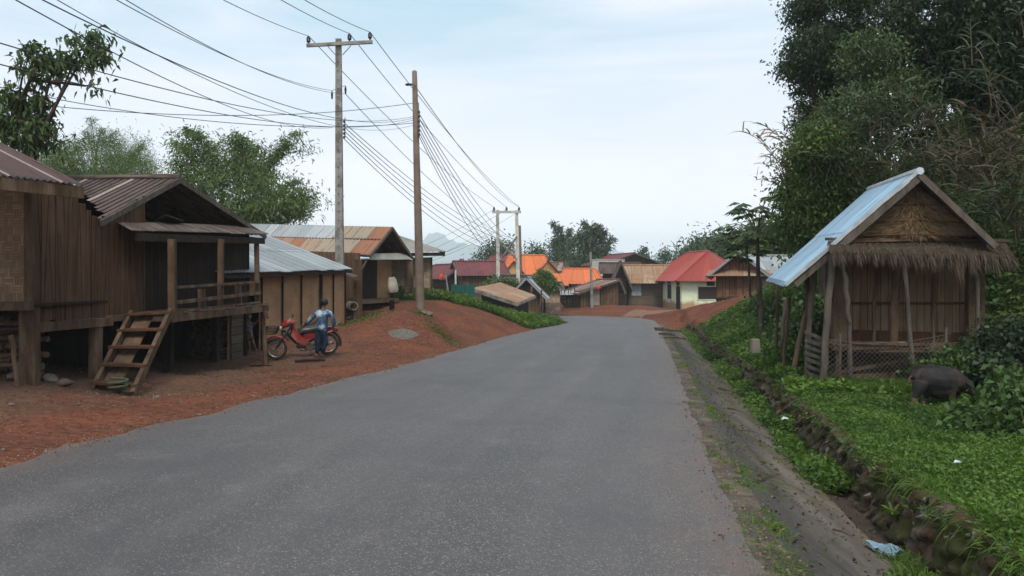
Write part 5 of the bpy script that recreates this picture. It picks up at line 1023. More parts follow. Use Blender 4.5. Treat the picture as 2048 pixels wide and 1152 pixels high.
# ============================================================ people
def skin(name, J, E, mat, parent=None, org=None, sub=2, root=None):
    o0 = Vector(org) if org is not None else ORG[parent.name]; names = list(J); me = bpy.data.meshes.new(name)
    me.from_pydata([tuple(Vector(J[k][0]) - o0) for k in names], [(names.index(a), names.index(b)) for a, b in E], [])
    o = bpy.data.objects.new(name, me); col.objects.link(o); md = o.modifiers.new('Skin', 'SKIN'); md.use_smooth_shade = True; md.branch_smoothing = .6
    for i, k in enumerate(names):
        r_ = J[k][1]; me.skin_vertices[0].data[i].radius = r_ if hasattr(r_, '__len__') else (r_, r_)
        me.skin_vertices[0].data[i].use_root = (k == (root or names[0]))
    s_ = o.modifiers.new('Subsurf', 'SUBSURF'); s_.levels = sub; s_.render_levels = sub
    me.materials.append(mat)
    if parent is not None: o.parent = parent
    else: o.location = o0
    ORG[o.name] = o0; return o
def chain_E(*names): return list(zip(names[:-1], names[1:]))
def hand(J, E, wrist, tip, prefix, s_=1.):
    """palm + five curled fingers from wrist towards tip"""
    w_ = Vector(J[wrist][0]); d_ = (Vector(tip) - w_).normalized(); side = d_.cross(Vector((0, 1, .2))).normalized(); dn_ = d_.cross(side) * -1
    J[prefix + 'palm'] = (w_ + d_ * .045 * s_, (.028 * s_, .016 * s_)); E.append((wrist, prefix + 'palm'))
    for i, (off, ln) in enumerate(((-.03, .05), (-.01, .062), (.01, .066), (.03, .055))):
        b = w_ + d_ * .075 * s_ + side * off * s_; k1 = b + d_ * ln * .5 * s_; k2 = k1 + (d_ * .4 + Vector((0, 0, -.6))) * ln * .6 * s_
        for nm, q, r_ in (('b', b, .0095), ('m', k1, .009), ('t', k2, .0075)): J['%s%d%s' % (prefix, i, nm)] = (q, r_ * s_)
        E += [(prefix + 'palm', '%s%db' % (prefix, i)), ('%s%db' % (prefix, i), '%s%dm' % (prefix, i)), ('%s%dm' % (prefix, i), '%s%dt' % (prefix, i))]
    a = w_ + d_ * .035 * s_ + side * -.04 * s_; J[prefix + 'th'] = (a, .011 * s_); J[prefix + 'tt'] = (a + (d_ * .7 - side * .5) * .04 * s_, .009 * s_); E += [(prefix + 'palm', prefix + 'th'), (prefix + 'th', prefix + 'tt')]
D_ = 20.6
pm = thing('person', P(640, 714, D_), 'person seen from behind in blue denim jacket and jeans holding the red motorbike', 'person')
q = lambda x, y, dd=0.: P(x, y, D_ + dd)
gz = G(P(640, 714, D_).x, D_)
J = {'pelvis': (q(643, 664), (.13, .1)), 'spine': (q(644, 650), (.12, .09)), 'chest': (q(645, 633), (.15, .1)), 'neckb': (q(646, 620), (.06, .06)), 'neck': (q(647.5, 614), (.047, .05)), 'head': (q(648.5, 606, -.01), (.07, .085)), 'crown': (q(649, 600.5, -.0), (.066, .08)),
     'shl': (q(632, 625), .055), 'ell': (q(620, 640, .08), .042), 'wrl': (q(608.5, 650.5, .22), .026), 'shr': (q(660, 625), .055), 'elr': (q(666, 640, .06), .042), 'wrr': (q(667, 654, .14), .026),
     'hipl': (q(638, 668), .085), 'knl': (q(635, 688, .0), .058), 'anl': (q(634, 708, .03), .036), 'toel': (q(629, 712.5, .05), .03), 'hipr': (q(648, 668), .085), 'knr': (q(648.5, 687, .06), .058), 'anr': (q(645, 706, .16), .036), 'toer': (q(642, 711, .2), .03),
     'nose': (q(649.5, 606, .09), .016), 'earl': (q(642.5, 607), .014), 'earr': (q(654.5, 607), .014)}
E = chain_E('pelvis', 'spine', 'chest', 'neckb', 'neck', 'head', 'crown') + chain_E('chest', 'shl', 'ell', 'wrl') + chain_E('chest', 'shr', 'elr', 'wrr') + chain_E('pelvis', 'hipl', 'knl', 'anl', 'toel') + chain_E('pelvis', 'hipr', 'knr', 'anr', 'toer') + [('head', 'nose'), ('head', 'earl'), ('head', 'earr')]
hand(J, E, 'wrl', q(603, 655, .26), 'L'); hand(J, E, 'wrr', q(668, 662, .2), 'R')
skin('body', J, E, M['skin'], pm, root='pelvis')
C_ = {'hem': (q(643.5, 668), (.2, .16)), 'waist': (q(644.5, 650), (.205, .15)), 'chest': (q(645.5, 636), (.24, .16)), 'yoke': (q(646, 625), (.2, .13)), 'col': (q(647, 616), (.095, .085)), 'shl': (q(632, 625.5), .078), 'upl': (q(626, 632, .04), .07), 'ell': (q(620, 640, .08), .062), 'fl': (q(614, 645.5, .15), .052), 'wrl': (q(609.5, 650, .21), .042), 'shr': (q(660, 626), .078), 'upr': (q(664, 633, .03), .072), 'elr': (q(667, 641, .06), .064), 'wrr': (q(667.5, 653, .13), .05)}
Ec = chain_E('hem', 'waist', 'chest', 'yoke', 'col') + chain_E('yoke', 'shl', 'upl', 'ell', 'fl', 'wrl') + chain_E('yoke', 'shr', 'upr', 'elr', 'wrr'); skin('denim_jacket', C_, Ec, M['denim'], pm, root='hem')
Jn = {'waist': (q(644, 653), (.16, .12)), 'seat': (q(643, 663), (.2, .16)), 'hl': (q(638, 670), .125), 'tl': (q(636.5, 680), .115), 'kl': (q(635, 689), .08), 'cl': (q(634.5, 699, .01), .07), 'al': (q(634, 707, .03), .06), 'hr': (q(649, 670), .125), 'tr': (q(649.5, 679, .03), .11), 'kr': (q(648.5, 688, .06), .078), 'cr': (q(646.5, 698, .1), .068), 'ar': (q(645, 705.5, .15), .056)}
skin('jeans', Jn, chain_E('waist', 'seat', 'hl', 'tl', 'kl', 'cl', 'al') + chain_E('seat', 'hr', 'tr', 'kr', 'cr', 'ar'), M['jeans'], pm)
for a, b in (((635, 709, .02), (630, 712, .0)), ((645, 708, .14), (641, 711, .16))): skin('shoe', {'a': (q(*a), .05), 'b': (q(*b), (.045, .035))}, [('a', 'b')], M['shoe'], pm, sub=1)
hd = q(648.5, 605, .0); mb = MB()
me_pts = [(-.065, .05), (-.05, .083), (-.02, .1), (.02, .104), (.06, .095), (.095, .068), (.115, .0)]
mb.tube([hd + Vector((-.002, -.02 + .004 * i, z_)) for i, (z_, r_) in enumerate(me_pts)], [r_ for z_, r_ in me_pts], 14); mb.build('hair', M['hair'], pm)
# child
DC = 21.8
pc = thing('person', P(502, 704, DC), 'small child in grey shirt and dark red shorts standing in the shed doorway', 'person')
q = lambda x, y, dd=0.: P(x, y, DC + dd)
J = {'pelvis': (q(500, 670), (.09, .07)), 'spine': (q(499, 660), (.08, .065)), 'chest': (q(498, 650), (.1, .07)), 'neck': (q(497.5, 642), .032), 'head': (q(497.5, 634), (.065, .07)), 'crown': (q(497.5, 630), (.06, .065)), 'shl': (q(491, 646), .035), 'ell': (q(488, 655, -.08), .028), 'wrl': (q(495, 646, -.2), .02),
     'shr': (q(505, 646), .035), 'elr': (q(510, 649, -.1), .028), 'wrr': (q(515, 641, -.18), .02), 'hipl': (q(497, 674), .055), 'knl': (q(498.5, 686, -.04), .038), 'anl': (q(499.5, 700, .0), .024), 'toel': (q(499, 703.5, -.1), .02),
     'hipr': (q(503, 674), .055), 'knr': (q(507, 686, -.04), .038), 'anr': (q(512, 699, .02), .024), 'toer': (q(515, 702.5, -.08), .02), 'nose': (q(498, 635, -.075), .012), 'ea': (q(491.8, 634.5), .012), 'eb': (q(503, 634.5), .012)}
E = chain_E('pelvis', 'spine', 'chest', 'neck', 'head', 'crown') + chain_E('chest', 'shl', 'ell', 'wrl') + chain_E('chest', 'shr', 'elr', 'wrr') + chain_E('pelvis', 'hipl', 'knl', 'anl', 'toel') + chain_E('pelvis', 'hipr', 'knr', 'anr', 'toer') + [('head', 'nose'), ('head', 'ea'), ('head', 'eb')]
hand(J, E, 'wrl', q(499, 643, -.22), 'L', .7); hand(J, E, 'wrr', q(519, 639, -.2), 'R', .7); skin('body', J, E, M['skin'], pc, root='pelvis')
skin('shirt', {'h': (q(500, 668), (.12, .095)), 'm': (q(499, 658), (.112, .09)), 'c': (q(498, 649), (.125, .09)), 'n': (q(497.5, 643.5), .05), 'a': (q(490.5, 648), .052), 'b': (q(488.5, 653, -.05), .045), 'd': (q(505.5, 647.5), .052), 'e': (q(509, 649, -.06), .045)}, chain_E('h', 'm', 'c', 'n') + [('c', 'a'), ('a', 'b'), ('c', 'd'), ('d', 'e')], M['grey_shirt'], pc)
skin('shorts', {'s': (q(500, 672), (.11, .09)), 'a': (q(497, 676), .072), 'b': (q(498, 683, -.02), .066), 'c': (q(503, 676), .072), 'd': (q(505.5, 683, -.02), .066)}, [('s', 'a'), ('a', 'b'), ('s', 'c'), ('c', 'd')], M['shorts'], pc)
mb = MB(); mb.tube([q(497.5, 634 - z_, .015) for z_ in (-3, 0, 4, 7)], [.06, .08, .068, .0], 12); mb.build('hair', M['hair'], pc)
# ============================================================ pig
DP = 12.3
pg = thing('pig', P(1865, 808, DP), 'dark muddy pig rooting head down in the bushes in front of the thatched hut', 'pig')
q = lambda x, y, dd=0.: P(x, y, DP + dd)
mb = MB()
def pv(L_, f_=1.): mb.tube([q(a, b, c) for a, b, c, r_ in L_], [r_ for a, b, c, r_ in L_], 14, flat=f_)
pv([(1826, 765, 0, .05), (1829, 764, 0, .12), (1836, 760, 0, .175), (1848, 757, 0, .205), (1862, 758, 0, .215), (1876, 760, .0, .225), (1890, 760, .02, .22), (1902, 760, .03, .2), (1913, 763, .04, .165), (1922, 767, .05, .135), (1931, 772, .05, .115), (1938, 778, .05, .085), (1945, 785, .05, .058), (1951, 790, .05, .052)])
pv([(1840, 766, -.1, .12), (1838, 778, -.13, .095), (1834, 787, -.14, .062), (1829, 795, -.14, .042), (1828, 803, -.14, .036), (1825, 814, -.14, .034)])
pv([(1850, 766, .1, .12), (1853, 778, .12, .09), (1854, 788, .13, .058), (1850, 797, .13, .04), (1850, 812, .13, .034)])
pv([(1902, 768, -.1, .1), (1904, 782, -.12, .065), (1905, 794, -.12, .042), (1904, 812, -.12, .034)]); pv([(1910, 768, .14, .1), (1913, 782, .15, .06), (1914, 794, .15, .04), (1913, 810, .15, .032)])
pv([(1858, 772, 0, .15), (1875, 777, 0, .17), (1892, 775, 0, .16)])
bo = mb.build('body', M['pig'], pg); rm_ = bo.modifiers.new('Remesh', 'REMESH'); rm_.mode = 'VOXEL'; rm_.voxel_size = .014; rm_.use_smooth_shade = True; sm_ = bo.modifiers.new('Smooth', 'SMOOTH'); sm_.factor = .6; sm_.iterations = 9
nb_ = 700; ux = rng.uniform(1832, 1925, nb_); bp = np.array([q(a, 733 + 3 * abs((a - 1868) / 40) ** 2 + abs(b) * 22, b) for a, b in zip(ux, rng.normal(0, .05, nb_))]); bd_ = rng.normal(size=(nb_, 3)) * .25 + np.array([-.7, 0, .35]); Vv, Fv = leafV(bp - np.array([0, 0, .01]), bd_, .05, .006); npmesh('bristles', Vv, Fv, M['black'], pg)
skin('tail', {'a': (q(1828, 755), .018), 'b': (q(1820, 752, -.04), .013), 'c': (q(1819, 760, -.06), .012), 'd': (q(1826, 765, -.06), .01), 'e': (q(1834, 764, -.06), .008)}, chain_E('a', 'b', 'c', 'd', 'e'), M['woodl'], pg, sub=1)
for k, dd in enumerate((-.09, .12)): mb = MB(); a = q(1931, 764, dd); mb.slab([a, a + Vector((.1, -.03, .0)), a + Vector((.1, -.06, -.1))], .012); mb.build('ear', M['pig'], pg)
for (x, y, dd) in ((1828, 803, -.14), (1850, 803, .13)): mb = MB(); mb.tube([q(x + 1, y - 7, dd), q(x, y, dd), q(x - 2, y + 10, dd)], [.05, .05, .046], 8); mb.build('lower_leg', M['pigleg'], pg)
# ============================================================ motorbike
rp, fp = P(656, 692, 21.45), P(552, 699, 20.8); dx = fp - rp; dx.z = 0; WB = dx.length; bx = dx.normalized(); by = Vector((-bx.y, bx.x, 0)); g_r = G(rp.x, rp.y) + .02; g_f = G(fp.x, fp.y) + .02; RW = .285
mbk = thing('motorbike', (rp.x, rp.y, g_r), 'red step-through motorbike with black seat and wire basket', 'motorbike')
sl = (g_f - g_r) / WB
def BK(x, y, z): return Vector((rp.x, rp.y, g_r)) + bx * x + by * y + Vector((0, 0, z + sl * x))
def mbp(nm, m_, fn, par=None): mb = MB(); fn(mb); return mb.build(nm, m_, par or mbk)
def ring(mb, c, ax, rad, r_, n_=28, m=8):
    ax = ax.normalized(); u_ = ax.cross(Vector((0, 0, 1))).normalized(); v_ = ax.cross(u_); mb.tube([c + u_ * rad * math.cos(a) + v_ * rad * math.sin(a) for a in np.linspace(0, 2 * math.pi, n_ + 1)], r_, m, cap=False)
steer = R(26); fx = bx * math.cos(steer) + by * math.sin(steer) * -1; fy = Vector((-fx.y, fx.x, 0))
for (c, ax, nm) in ((BK(0, 0, RW), by, 'rear_wheel'), (BK(WB, 0, RW), fy, 'front_wheel')):
    ty = mbp(nm, M['tyre'], lambda mb: ring(mb, c, ax, RW - .035, .036))
    mbp('rim', M['chrome'], lambda mb: ring(mb, c, ax, RW - .075, .014), ty)
    def spk(mb):
        ax2 = ax.normalized(); u_ = ax2.cross(Vector((0, 0, 1))).normalized(); v_ = ax2.cross(u_)
        for k in range(18): a = k * 2 * math.pi / 18; mb.tube([c + ax2 * (.03 * (-1) ** k), c + (u_ * math.cos(a + .2) + v_ * math.sin(a + .2)) * (RW - .08)], .004, 4, cap=False)
        mb.tube([c - ax2 * .06, c + ax2 * .06], .05, 10)
    mbp('hub', M['engine'], spk, ty)
H0 = BK(WB - .28, 0, .82)
def FK(x, y, z): return BK(WB, 0, RW) + fx * (x - .5 * max(0, z - .62)) + fy * y + Vector((0, 0, z - RW)) - bx * (.12 * (z > .61))
mbp('fork', M['black'], lambda mb: [mb.tube([FK(.0, s_ * .07, RW), FK(-.2, s_ * .07, .58)], .02, 7) for s_ in (-1, 1)])
mbp('front_fender', M['redp'], lambda mb: [mb.tube([FK((RW + .035) * math.cos(a), y_, RW + (RW + .035) * math.sin(a)) for a in np.linspace(R(25), R(150), 12)], .028, 6, flat=.5) for y_ in (-.035, 0, .035)])
def shield(mb):
    for s_ in (-1, 1):
        mb.slab([BK(WB - .42, s_ * .06, .78), BK(WB - .54, s_ * .17, .62), BK(WB - .84, s_ * .15, .38), BK(WB - .72, s_ * .14, .3), BK(WB - .50, s_ * .16, .42), BK(WB - .36, s_ * .07, .6)], .03)
    mb.tube([BK(WB - .42, 0, .84), BK(WB - .48, 0, .66), BK(WB - .58, 0, .5), BK(WB - .74, 0, .36)], [.07, .09, .1, .08], 8)
mbp('leg_shield', M['redp'], shield)
mbp('headlamp_cowl', M['redp'], lambda mb: mb.tube([FK(.1, 0, .84), FK(.02, 0, .93), FK(-.08, 0, .98), FK(-.2, 0, .93)], [.05, .1, .1, .05], 9))
mbp('headlamp', M['glass'], lambda mb: mb.tube([FK(.06, 0, .82), FK(.12, 0, .83)], [.075, .06], 9))
mbp('steering_column', M['black'], lambda mb: mb.tube([FK(-.2, 0, .58), FK(-.16, 0, .9)], .03, 7))
mbp('handlebar', M['black'], lambda mb: mb.tube([FK(-.16, -.3, .95), FK(-.12, -.14, .97), FK(-.1, 0, .95), FK(-.12, .14, .97), FK(-.18, .33, .93)], [.018, .012, .014, .012, .018], 7))
mbp('mirror', M['black'], lambda mb: [mb.tube([FK(-.12, .2, .97), FK(-.1, .24, 1.13)], .006, 5), mb.tube([FK(-.1, .2, 1.14), FK(-.09, .3, 1.17)], [.03, .035], 7)])
def basket(mb):
    B0 = lambda x, y, z: FK(.16 + x, y, .66 + z)
    for k in range(8):
        for s_ in (-1, 1): mb.tube([B0(.02 + k * .03, s_ * .12, 0), B0(k * .045, s_ * .16, .2)], .0055, 4)
    for k in range(9): y_ = -.12 + k * .03; mb.tube([B0(.25, y_, 0), B0(.33, y_ * 1.3, .2)], .0055, 4); mb.tube([B0(.0, y_, 0), B0(-.01, y_ * 1.3, .2)], .0055, 4)
    for z_ in (0, .07, .14, .2): e = z_ * .2; pts = [B0(-.0, -.12 - e, z_), B0(.25 + e * 2, -.12 - e, z_), B0(.25 + e * 2, .12 + e, z_), B0(-.0, .12 + e, z_), B0(-.0, -.12 - e, z_)]; mb.tube(pts, .006 if z_ > .15 else .0055, 4)
mbp('basket', M['black'], basket)
mbp('seat', M['seat'], lambda mb: mb.tube([BK(.78, 0, .62), BK(.68, 0, .69), BK(.5, 0, .68), BK(.3, 0, .7), BK(.1, 0, .73), BK(-.08, 0, .72)], [.05, .1, .12, .13, .12, .05], 10, flat=1.))
def tail(mb):
    for s_ in (-1, 1): mb.slab([BK(.72, s_ * .09, .46), BK(.5, s_ * .12, .46), BK(-.1, s_ * .1, .62), BK(-.22, s_ * .06, .7), BK(.1, s_ * .12, .68), BK(.66, s_ * .11, .6)], .03)
mbp('rear_cowl', M['redp'], tail)
mbp('tail_lamp', M['redp'], lambda mb: mb.tube([BK(-.12, 0, .66), BK(-.26, 0, .65)], [.08, .05], 8))
mbp('grab_rail', M['chrome'], lambda mb: mb.tube([BK(.1, -.13, .74), BK(-.2, -.12, .78), BK(-.24, 0, .79), BK(-.2, .12, .78), BK(.1, .13, .74)], .012, 6))
mbp('rear_fender', M['black'], lambda mb: mb.tube([BK((RW + .05) * math.cos(a), 0, RW + (RW + .05) * math.sin(a)) for a in np.linspace(R(60), R(195), 12)], .04, 6))
mbp('frame', M['black'], lambda mb: [mb.tube([BK(WB - .2, 0, .74), BK(WB - .5, 0, .4), BK(.55, 0, .36), BK(.3, 0, .5), BK(-.1, 0, .62)], .03, 7), mb.tube([BK(0, -.1, RW), BK(.5, -.08, .3)], .022, 6), mb.tube([BK(0, .1, RW), BK(.5, .08, .3)], .022, 6)])
mbp('engine', M['engine'], lambda mb: [mb.tube([BK(.52, -.13, .27), BK(.52, .13, .27)], [.1, .1], 12), mb.tube([BK(.58, 0, .28), BK(.82, 0, .33)], [.075, .065], 8), mb.tube([BK(.45, -.14, .25), BK(.45, .05, .25)], [.07, .07], 10)])
mbp('exhaust', M['chrome'], lambda mb: mb.tube([BK(.8, -.1, .27), BK(.66, -.13, .16), BK(.4, -.15, .17), BK(.1, -.16, .24), BK(-.2, -.17, .3)], [.02, .02, .022, .045, .045], 8))
mbp('shock', M['steel'], lambda mb: [mb.tube([BK(.02, s_ * .13, RW), BK(.12, s_ * .13, .62)], [.02, .03], 7) for s_ in (-1, 1)])
mbp('foot_peg', M['black'], lambda mb: mb.tube([BK(.55, -.26, .2), BK(.55, .26, .2)], .015, 6))
mbp('side_stand', M['black'], lambda mb: mb.tube([BK(.5, .1, .2), BK(.42, .3, .0)], .012, 5))
#@@PART5
# ============================================================ vegetation
def pc(px, py, d, rx, ry, rz, ns, nl):   # clump given by where it stands
    return (P(px, py, d), (rx / F * d, rz, ry / F * d), ns, nl)
def limbs(root, base, tips, r0, mat=None):
    base = Vector(base); mb = MB(); c_ = sum((Vector(t_) for t_ in tips), Vector((0, 0, 0))) / len(tips); fork = base.lerp(c_, .45) + Vector((0, 0, .2))
    mb.tube([base, base.lerp(fork, .5) + Vector((.05, 0, 0)), fork], [r0, r0 * .8, r0 * .62], 8)
    for t_ in tips:
        t_ = Vector(t_); m_ = fork.lerp(t_, .5) + Vector((random.uniform(-.2, .2), random.uniform(-.2, .2), .15)); mb.tube([fork, m_, t_], [r0 * .5, r0 * .28, r0 * .08], 6)
    mb.build('trunk', mat or M['bark'], root)
def tree(name, label, bpx, bpy_, d, clumps, L, Wl, mat, r0=.15, sub=.3, shell=.5, droop=.4, group=None, bend=.15):
    b = P(bpx, bpy_, d); b.z = G(b.x, b.y) - .1; root = thing(name, b, label, 'tree', group)
    limbs(root, b, [c[0] for c in clumps][:9], r0); foliage('crown', clumps, L, Wl, mat, root, sub=sub, shell=shell, droop=droop, bend=bend); return root
def bamboo(label, bpx, bpy_, d, tips, L, Wl, mat, nleaf=900, spray=.7, ctrl=.75, extra=None, cr=.035, name='bamboo_clump', group=None, depth=1.2, droop=.9):
    b = P(bpx, bpy_, d); b.z = G(b.x, b.y) - .1; root = thing(name, b, label, 'bamboo', group); mb = MB(); pts = []; tn = []
    for (tx, ty) in tips:
        dd = d + random.uniform(-depth, depth); t_ = P(tx, ty, dd); s_ = b + Vector((random.uniform(-.4, .4), random.uniform(-.3, .3), 0)); H_ = t_.z - s_.z
        c_ = Vector((s_.x + (t_.x - s_.x) * .3, (s_.y + t_.y) / 2, s_.z + H_ * .92)); q = []
        for i in range(13): u = i / 12; q.append(s_ * (1 - u) ** 2 + c_ * 2 * u * (1 - u) + t_ * u * u)
        mb.tube(q, [cr * (1 - .85 * i / 12) for i in range(13)], 5, cap=False)
        u = .3 + .7 * rng.random(nleaf) ** .8; k = np.clip((u * 12).astype(int), 0, 11); f_ = u * 12 - k; Q = np.array([tuple(v_) for v_ in q]); base = Q[k] * (1 - f_)[:, None] + Q[np.minimum(k + 1, 12)] * f_[:, None]
        nod = np.round(u * 16) / 16; w_ = spray * (1.1 - nod * .62) * (.45 + .55 * np.sin(nod * 47 + tx) ** 2)
        off = unit(rng.normal(size=(nleaf, 3))) * (w_ * rng.random(nleaf) ** .6)[:, None]; off[:, 2] = off[:, 2] * .55 - .1 * w_
        pts.append(base + off); tn.append(np.clip(.5 + .5 * np.sin(nod * 31 + ty) * .7 + rng.normal(size=nleaf) * .15, 0, 1))
    mb.build('culms', M['culm'], root)
    if extra: a, t_ = cloud(extra, spray * .45, .4); pts.append(a); tn.append(t_)
    pts = np.concatenate(pts); tn = np.concatenate(tn); n_ = len(pts); dr = rng.normal(size=(n_, 3)); dr[:, 2] -= droop * .55
    Vv, Fv = leafV(pts, dr, L * (.6 + .8 * rng.random(n_)), Wl * (.7 + .6 * rng.random(n_)), .1); npmesh('foliage', Vv, Fv, mat, root, tint=tn); return root
# left leafy tree
lt_ = tree('leafy_tree', 'broadleaf tree with drooping leaves and a long branch reaching right at the left edge', -40, 520, 17.5,
     [pc(10, 240, 17.5, 55, 55, .9, 26, 42), pc(-60, 260, 17.5, 60, 60, .9, 20, 40), pc(60, 265, 17.3, 42, 38, .6, 16, 40), pc(45, 195, 17.2, 30, 20, .5, 8, 38), pc(90, 235, 17.2, 22, 40, .4, 8, 34), pc(75, 115, 17, 34, 22, .4, 9, 34), pc(110, 122, 17, 28, 18, .4, 6, 30), pc(175, 95, 16.8, 34, 22, .35, 9, 34), pc(150, 118, 16.8, 30, 12, .3, 5, 26)]
     + [pc(60, 152, 17, 28, 16, .3, 5, 26), pc(200, 115, 16.8, 18, 14, .2, 3, 26), pc(190, 170, 16.8, 10, 6, .1, 2, 14), pc(135, 275, 17.2, 14, 10, .15, 2, 20), pc(95, 150, 17, 30, 10, .2, 3, 18), pc(185, 75, 16.8, 24, 8, .2, 3, 26)], .17, .062, M['lf_tree'], .16, sub=.13, droop=1.0, bend=.3)
mb = MB()
for pl in (((5, 300), (30, 220), (60, 160), (110, 135), (150, 105), (190, 90), (212, 95)), ((60, 160), (75, 140), (130, 140), (185, 128)), ((60, 160), (120, 165), (170, 172), (202, 168)), ((30, 240), (70, 250), (120, 285), (140, 278)), ((30, 220), (40, 180), (50, 120))):
    mb.tube([P(a, b, 17.0) for a, b in pl], [.045 - .038 * i / (len(pl) - 1) for i in range(len(pl))], 5)
mb.build('branches', M['bark'], lt_)
# bamboo clumps at the left
bamboo('fluffy fine leaved bamboo clump behind the rusty brown roof', 195, 420, 36, [(180, 236), (172, 262), (230, 262), (300, 278), (286, 292), (240, 285), (150, 290), (120, 300), (205, 255)], .16, .02, M['lf_bam'], 800, .75, extra=[pc(200, 330, 36, 105, 60, 1.6, 150, 140), pc(120, 335, 35, 45, 32, 1.2, 40, 110), pc(255, 345, 35, 50, 38, 1.2, 50, 110), pc(60, 345, 34, 50, 30, 1, 30, 100)], droop=.3)
bamboo('tall plumed bamboo clump behind the two middle roofs on the left', 480, 560, 42, [(368, 255), (345, 285), (390, 262), (410, 285), (470, 268), (488, 275), (500, 290), (604, 262), (580, 285), (560, 305), (600, 360), (620, 400), (610, 425), (350, 320)], .27, .06, M['lf_bam'], 520, .95,
       extra=[pc(460, 390, 42, 95, 70, 2, 95, 62), pc(540, 400, 41, 70, 50, 1.5, 60, 60), pc(400, 350, 42, 50, 50, 1.5, 40, 60), pc(580, 405, 41, 40, 25, 1, 24, 50), pc(500, 330, 42, 50, 36, 1.5, 34, 55), pc(385, 285, 42, 32, 20, .9, 16, 50), pc(480, 290, 42, 30, 18, .9, 14, 50), pc(585, 290, 42, 22, 14, .7, 8, 40), pc(600, 395, 42, 22, 16, .8, 12, 44), pc(430, 450, 42, 110, 40, 2, 70, 60)])
# centre bamboo, far trees
bamboo('left and narrower of the two dark bamboo clumps rising behind the orange roofs', 1128, 600, 118, [(1105, 444), (1118, 452), (1140, 458), (1125, 470), (1108, 480), (1150, 475), (1112, 500)], .62, .16, M['lf_dist'], 320, 1.6, extra=[pc(1125, 520, 118, 24, 45, 2, 46, 42)], cr=.08, depth=2)
bamboo('right and fuller of the two dark bamboo clumps rising behind the orange roofs', 1185, 600, 112, [(1168, 444), (1180, 452), (1196, 448), (1212, 462), (1226, 474), (1218, 490), (1205, 456), (1158, 466), (1178, 470)], .62, .16, M['lf_dist'], 340, 1.7, extra=[pc(1180, 520, 112, 34, 55, 3, 80, 44), pc(1205, 560, 108, 22, 25, 2, 20, 40), pc(1155, 545, 112, 22, 35, 2, 26, 40)], cr=.08, depth=2)
tree('far_tree', 'dark tree behind the pink walled house and twin poles', 990, 600, 125, [pc(985, 505, 125, 20, 16, 2, 20, 36), pc(1000, 495, 125, 14, 10, 1.5, 12, 34), pc(968, 520, 125, 14, 10, 1.5, 10, 34), pc(1008, 515, 125, 16, 14, 1.5, 12, 34), pc(975, 532, 125, 10, 14, 1, 8, 34)], .55, .22, M['lf_dist'], .3, .9)
tree('far_tree', 'small dark tree between the twin poles and the tall bamboo', 1070, 600, 125, [pc(1072, 500, 125, 9, 9, 1.2, 9, 34), pc(1065, 512, 125, 12, 9, 1.2, 9, 34), pc(1082, 515, 125, 10, 8, 1.2, 8, 34), pc(1075, 528, 125, 16, 12, 1.2, 10, 34)], .5, .2, M['lf_dist'], .25, .8)
for k, (px, top, w_, lb) in enumerate(((1287, 497, 6, 'leftmost tiny far tree on the skyline above the maroon roof'), (1330, 499, 12, 'rounder far tree on the skyline left of the bare one'), (1370, 496, 9, 'far tree on the skyline touching the red hipped roof'))):
    tree('far_tree', lb, px, 575, 130, [pc(px, top + 5, 130, w_ * .4, 5, .6, 5, 26), pc(px, top + 14, 130, w_ * .8, 6, .9, 7, 28), pc(px + 2, top + 24, 130, w_, 8, 1, 8, 30), pc(px, top + 38, 130, w_ * 1.1, 10, 1, 8, 30)], .5, .2, M['lf_dist'], .2, .5)
b = P(1353, 580, 130); b.z = G(b.x, b.y); bt_ = thing('bare_tree', b, 'thin nearly bare far tree standing between two leafy ones', 'tree'); mb = MB(); mb.tube([b, P(1352, 520, 130), P(1354, 482, 130)], [.25, .12, .04], 5)
for k in range(10): a = P(1353, 488 + k * 5, 130); mb.tube([a, a + Vector((random.uniform(-1, 1), 0, random.uniform(.5, 1.2)))], .05, 4)
mb.build('trunk', M['bark'], bt_); foliage('crown', [pc(1350, 508, 130, 8, 16, .6, 8, 12)], .4, .15, M['lf_dist'], bt_, sub=.5)
tree('round_tree', 'dense round green tree above the woven bamboo shed', 1088, 606, 63.5, [pc(1090, 563, 63.5, 17, 15, .65, 60, 60), pc(1077, 570, 63.3, 12, 10, .5, 28, 50), pc(1102, 571, 63.3, 11, 10, .5, 26, 50), pc(1088, 552, 63.5, 12, 8, .5, 20, 50)], .2, .1, M['lf_mid'], .12, .18)
tree('low_tree', 'low leafy tree top between the grey wall and rusty shed roof', 1020, 612, 66, [pc(993, 567, 66, 18, 5, .5, 14, 36), pc(1015, 567, 66, 16, 6, .5, 12, 36), pc(1028, 572, 66, 12, 6, .5, 12, 36)], .32, .12, M['lf_mid'], .1, .25)
# wooded slope behind the bamboo gable house
for k, (px, py, d, rx, ry, lb, m_) in enumerate(((1425, 505, 100, 30, 14, 'low tree directly behind the red hipped roof', 'lf_dist'), (1480, 500, 95, 46, 22, 'broad green tree behind the bamboo gable house', 'lf_tree'), (1550, 480, 78, 45, 34, 'tall tree between the papaya and the dark slope', 'lf_mid'), (1650, 500, 34, 46, 60, 'bushy yellow green tree at the foot of the dark slope', 'lf_mid'))):
    tree('slope_tree', lb, px, 600, d, [pc(px, py, d, rx, ry, 2, 70, 40), pc(px - rx * .6, py + ry * .5, d, rx * .6, ry * .7, 1.5, 34, 40), pc(px + rx * .6, py + ry * .5, d, rx * .7, ry * .7, 1.5, 36, 40), pc(px + rx * .2, py - ry * .6, d, rx * .45, ry * .4, 1, 16, 36)], .0052 * d + .08, .002 * d + .03, M[m_], .2, .012 * d)
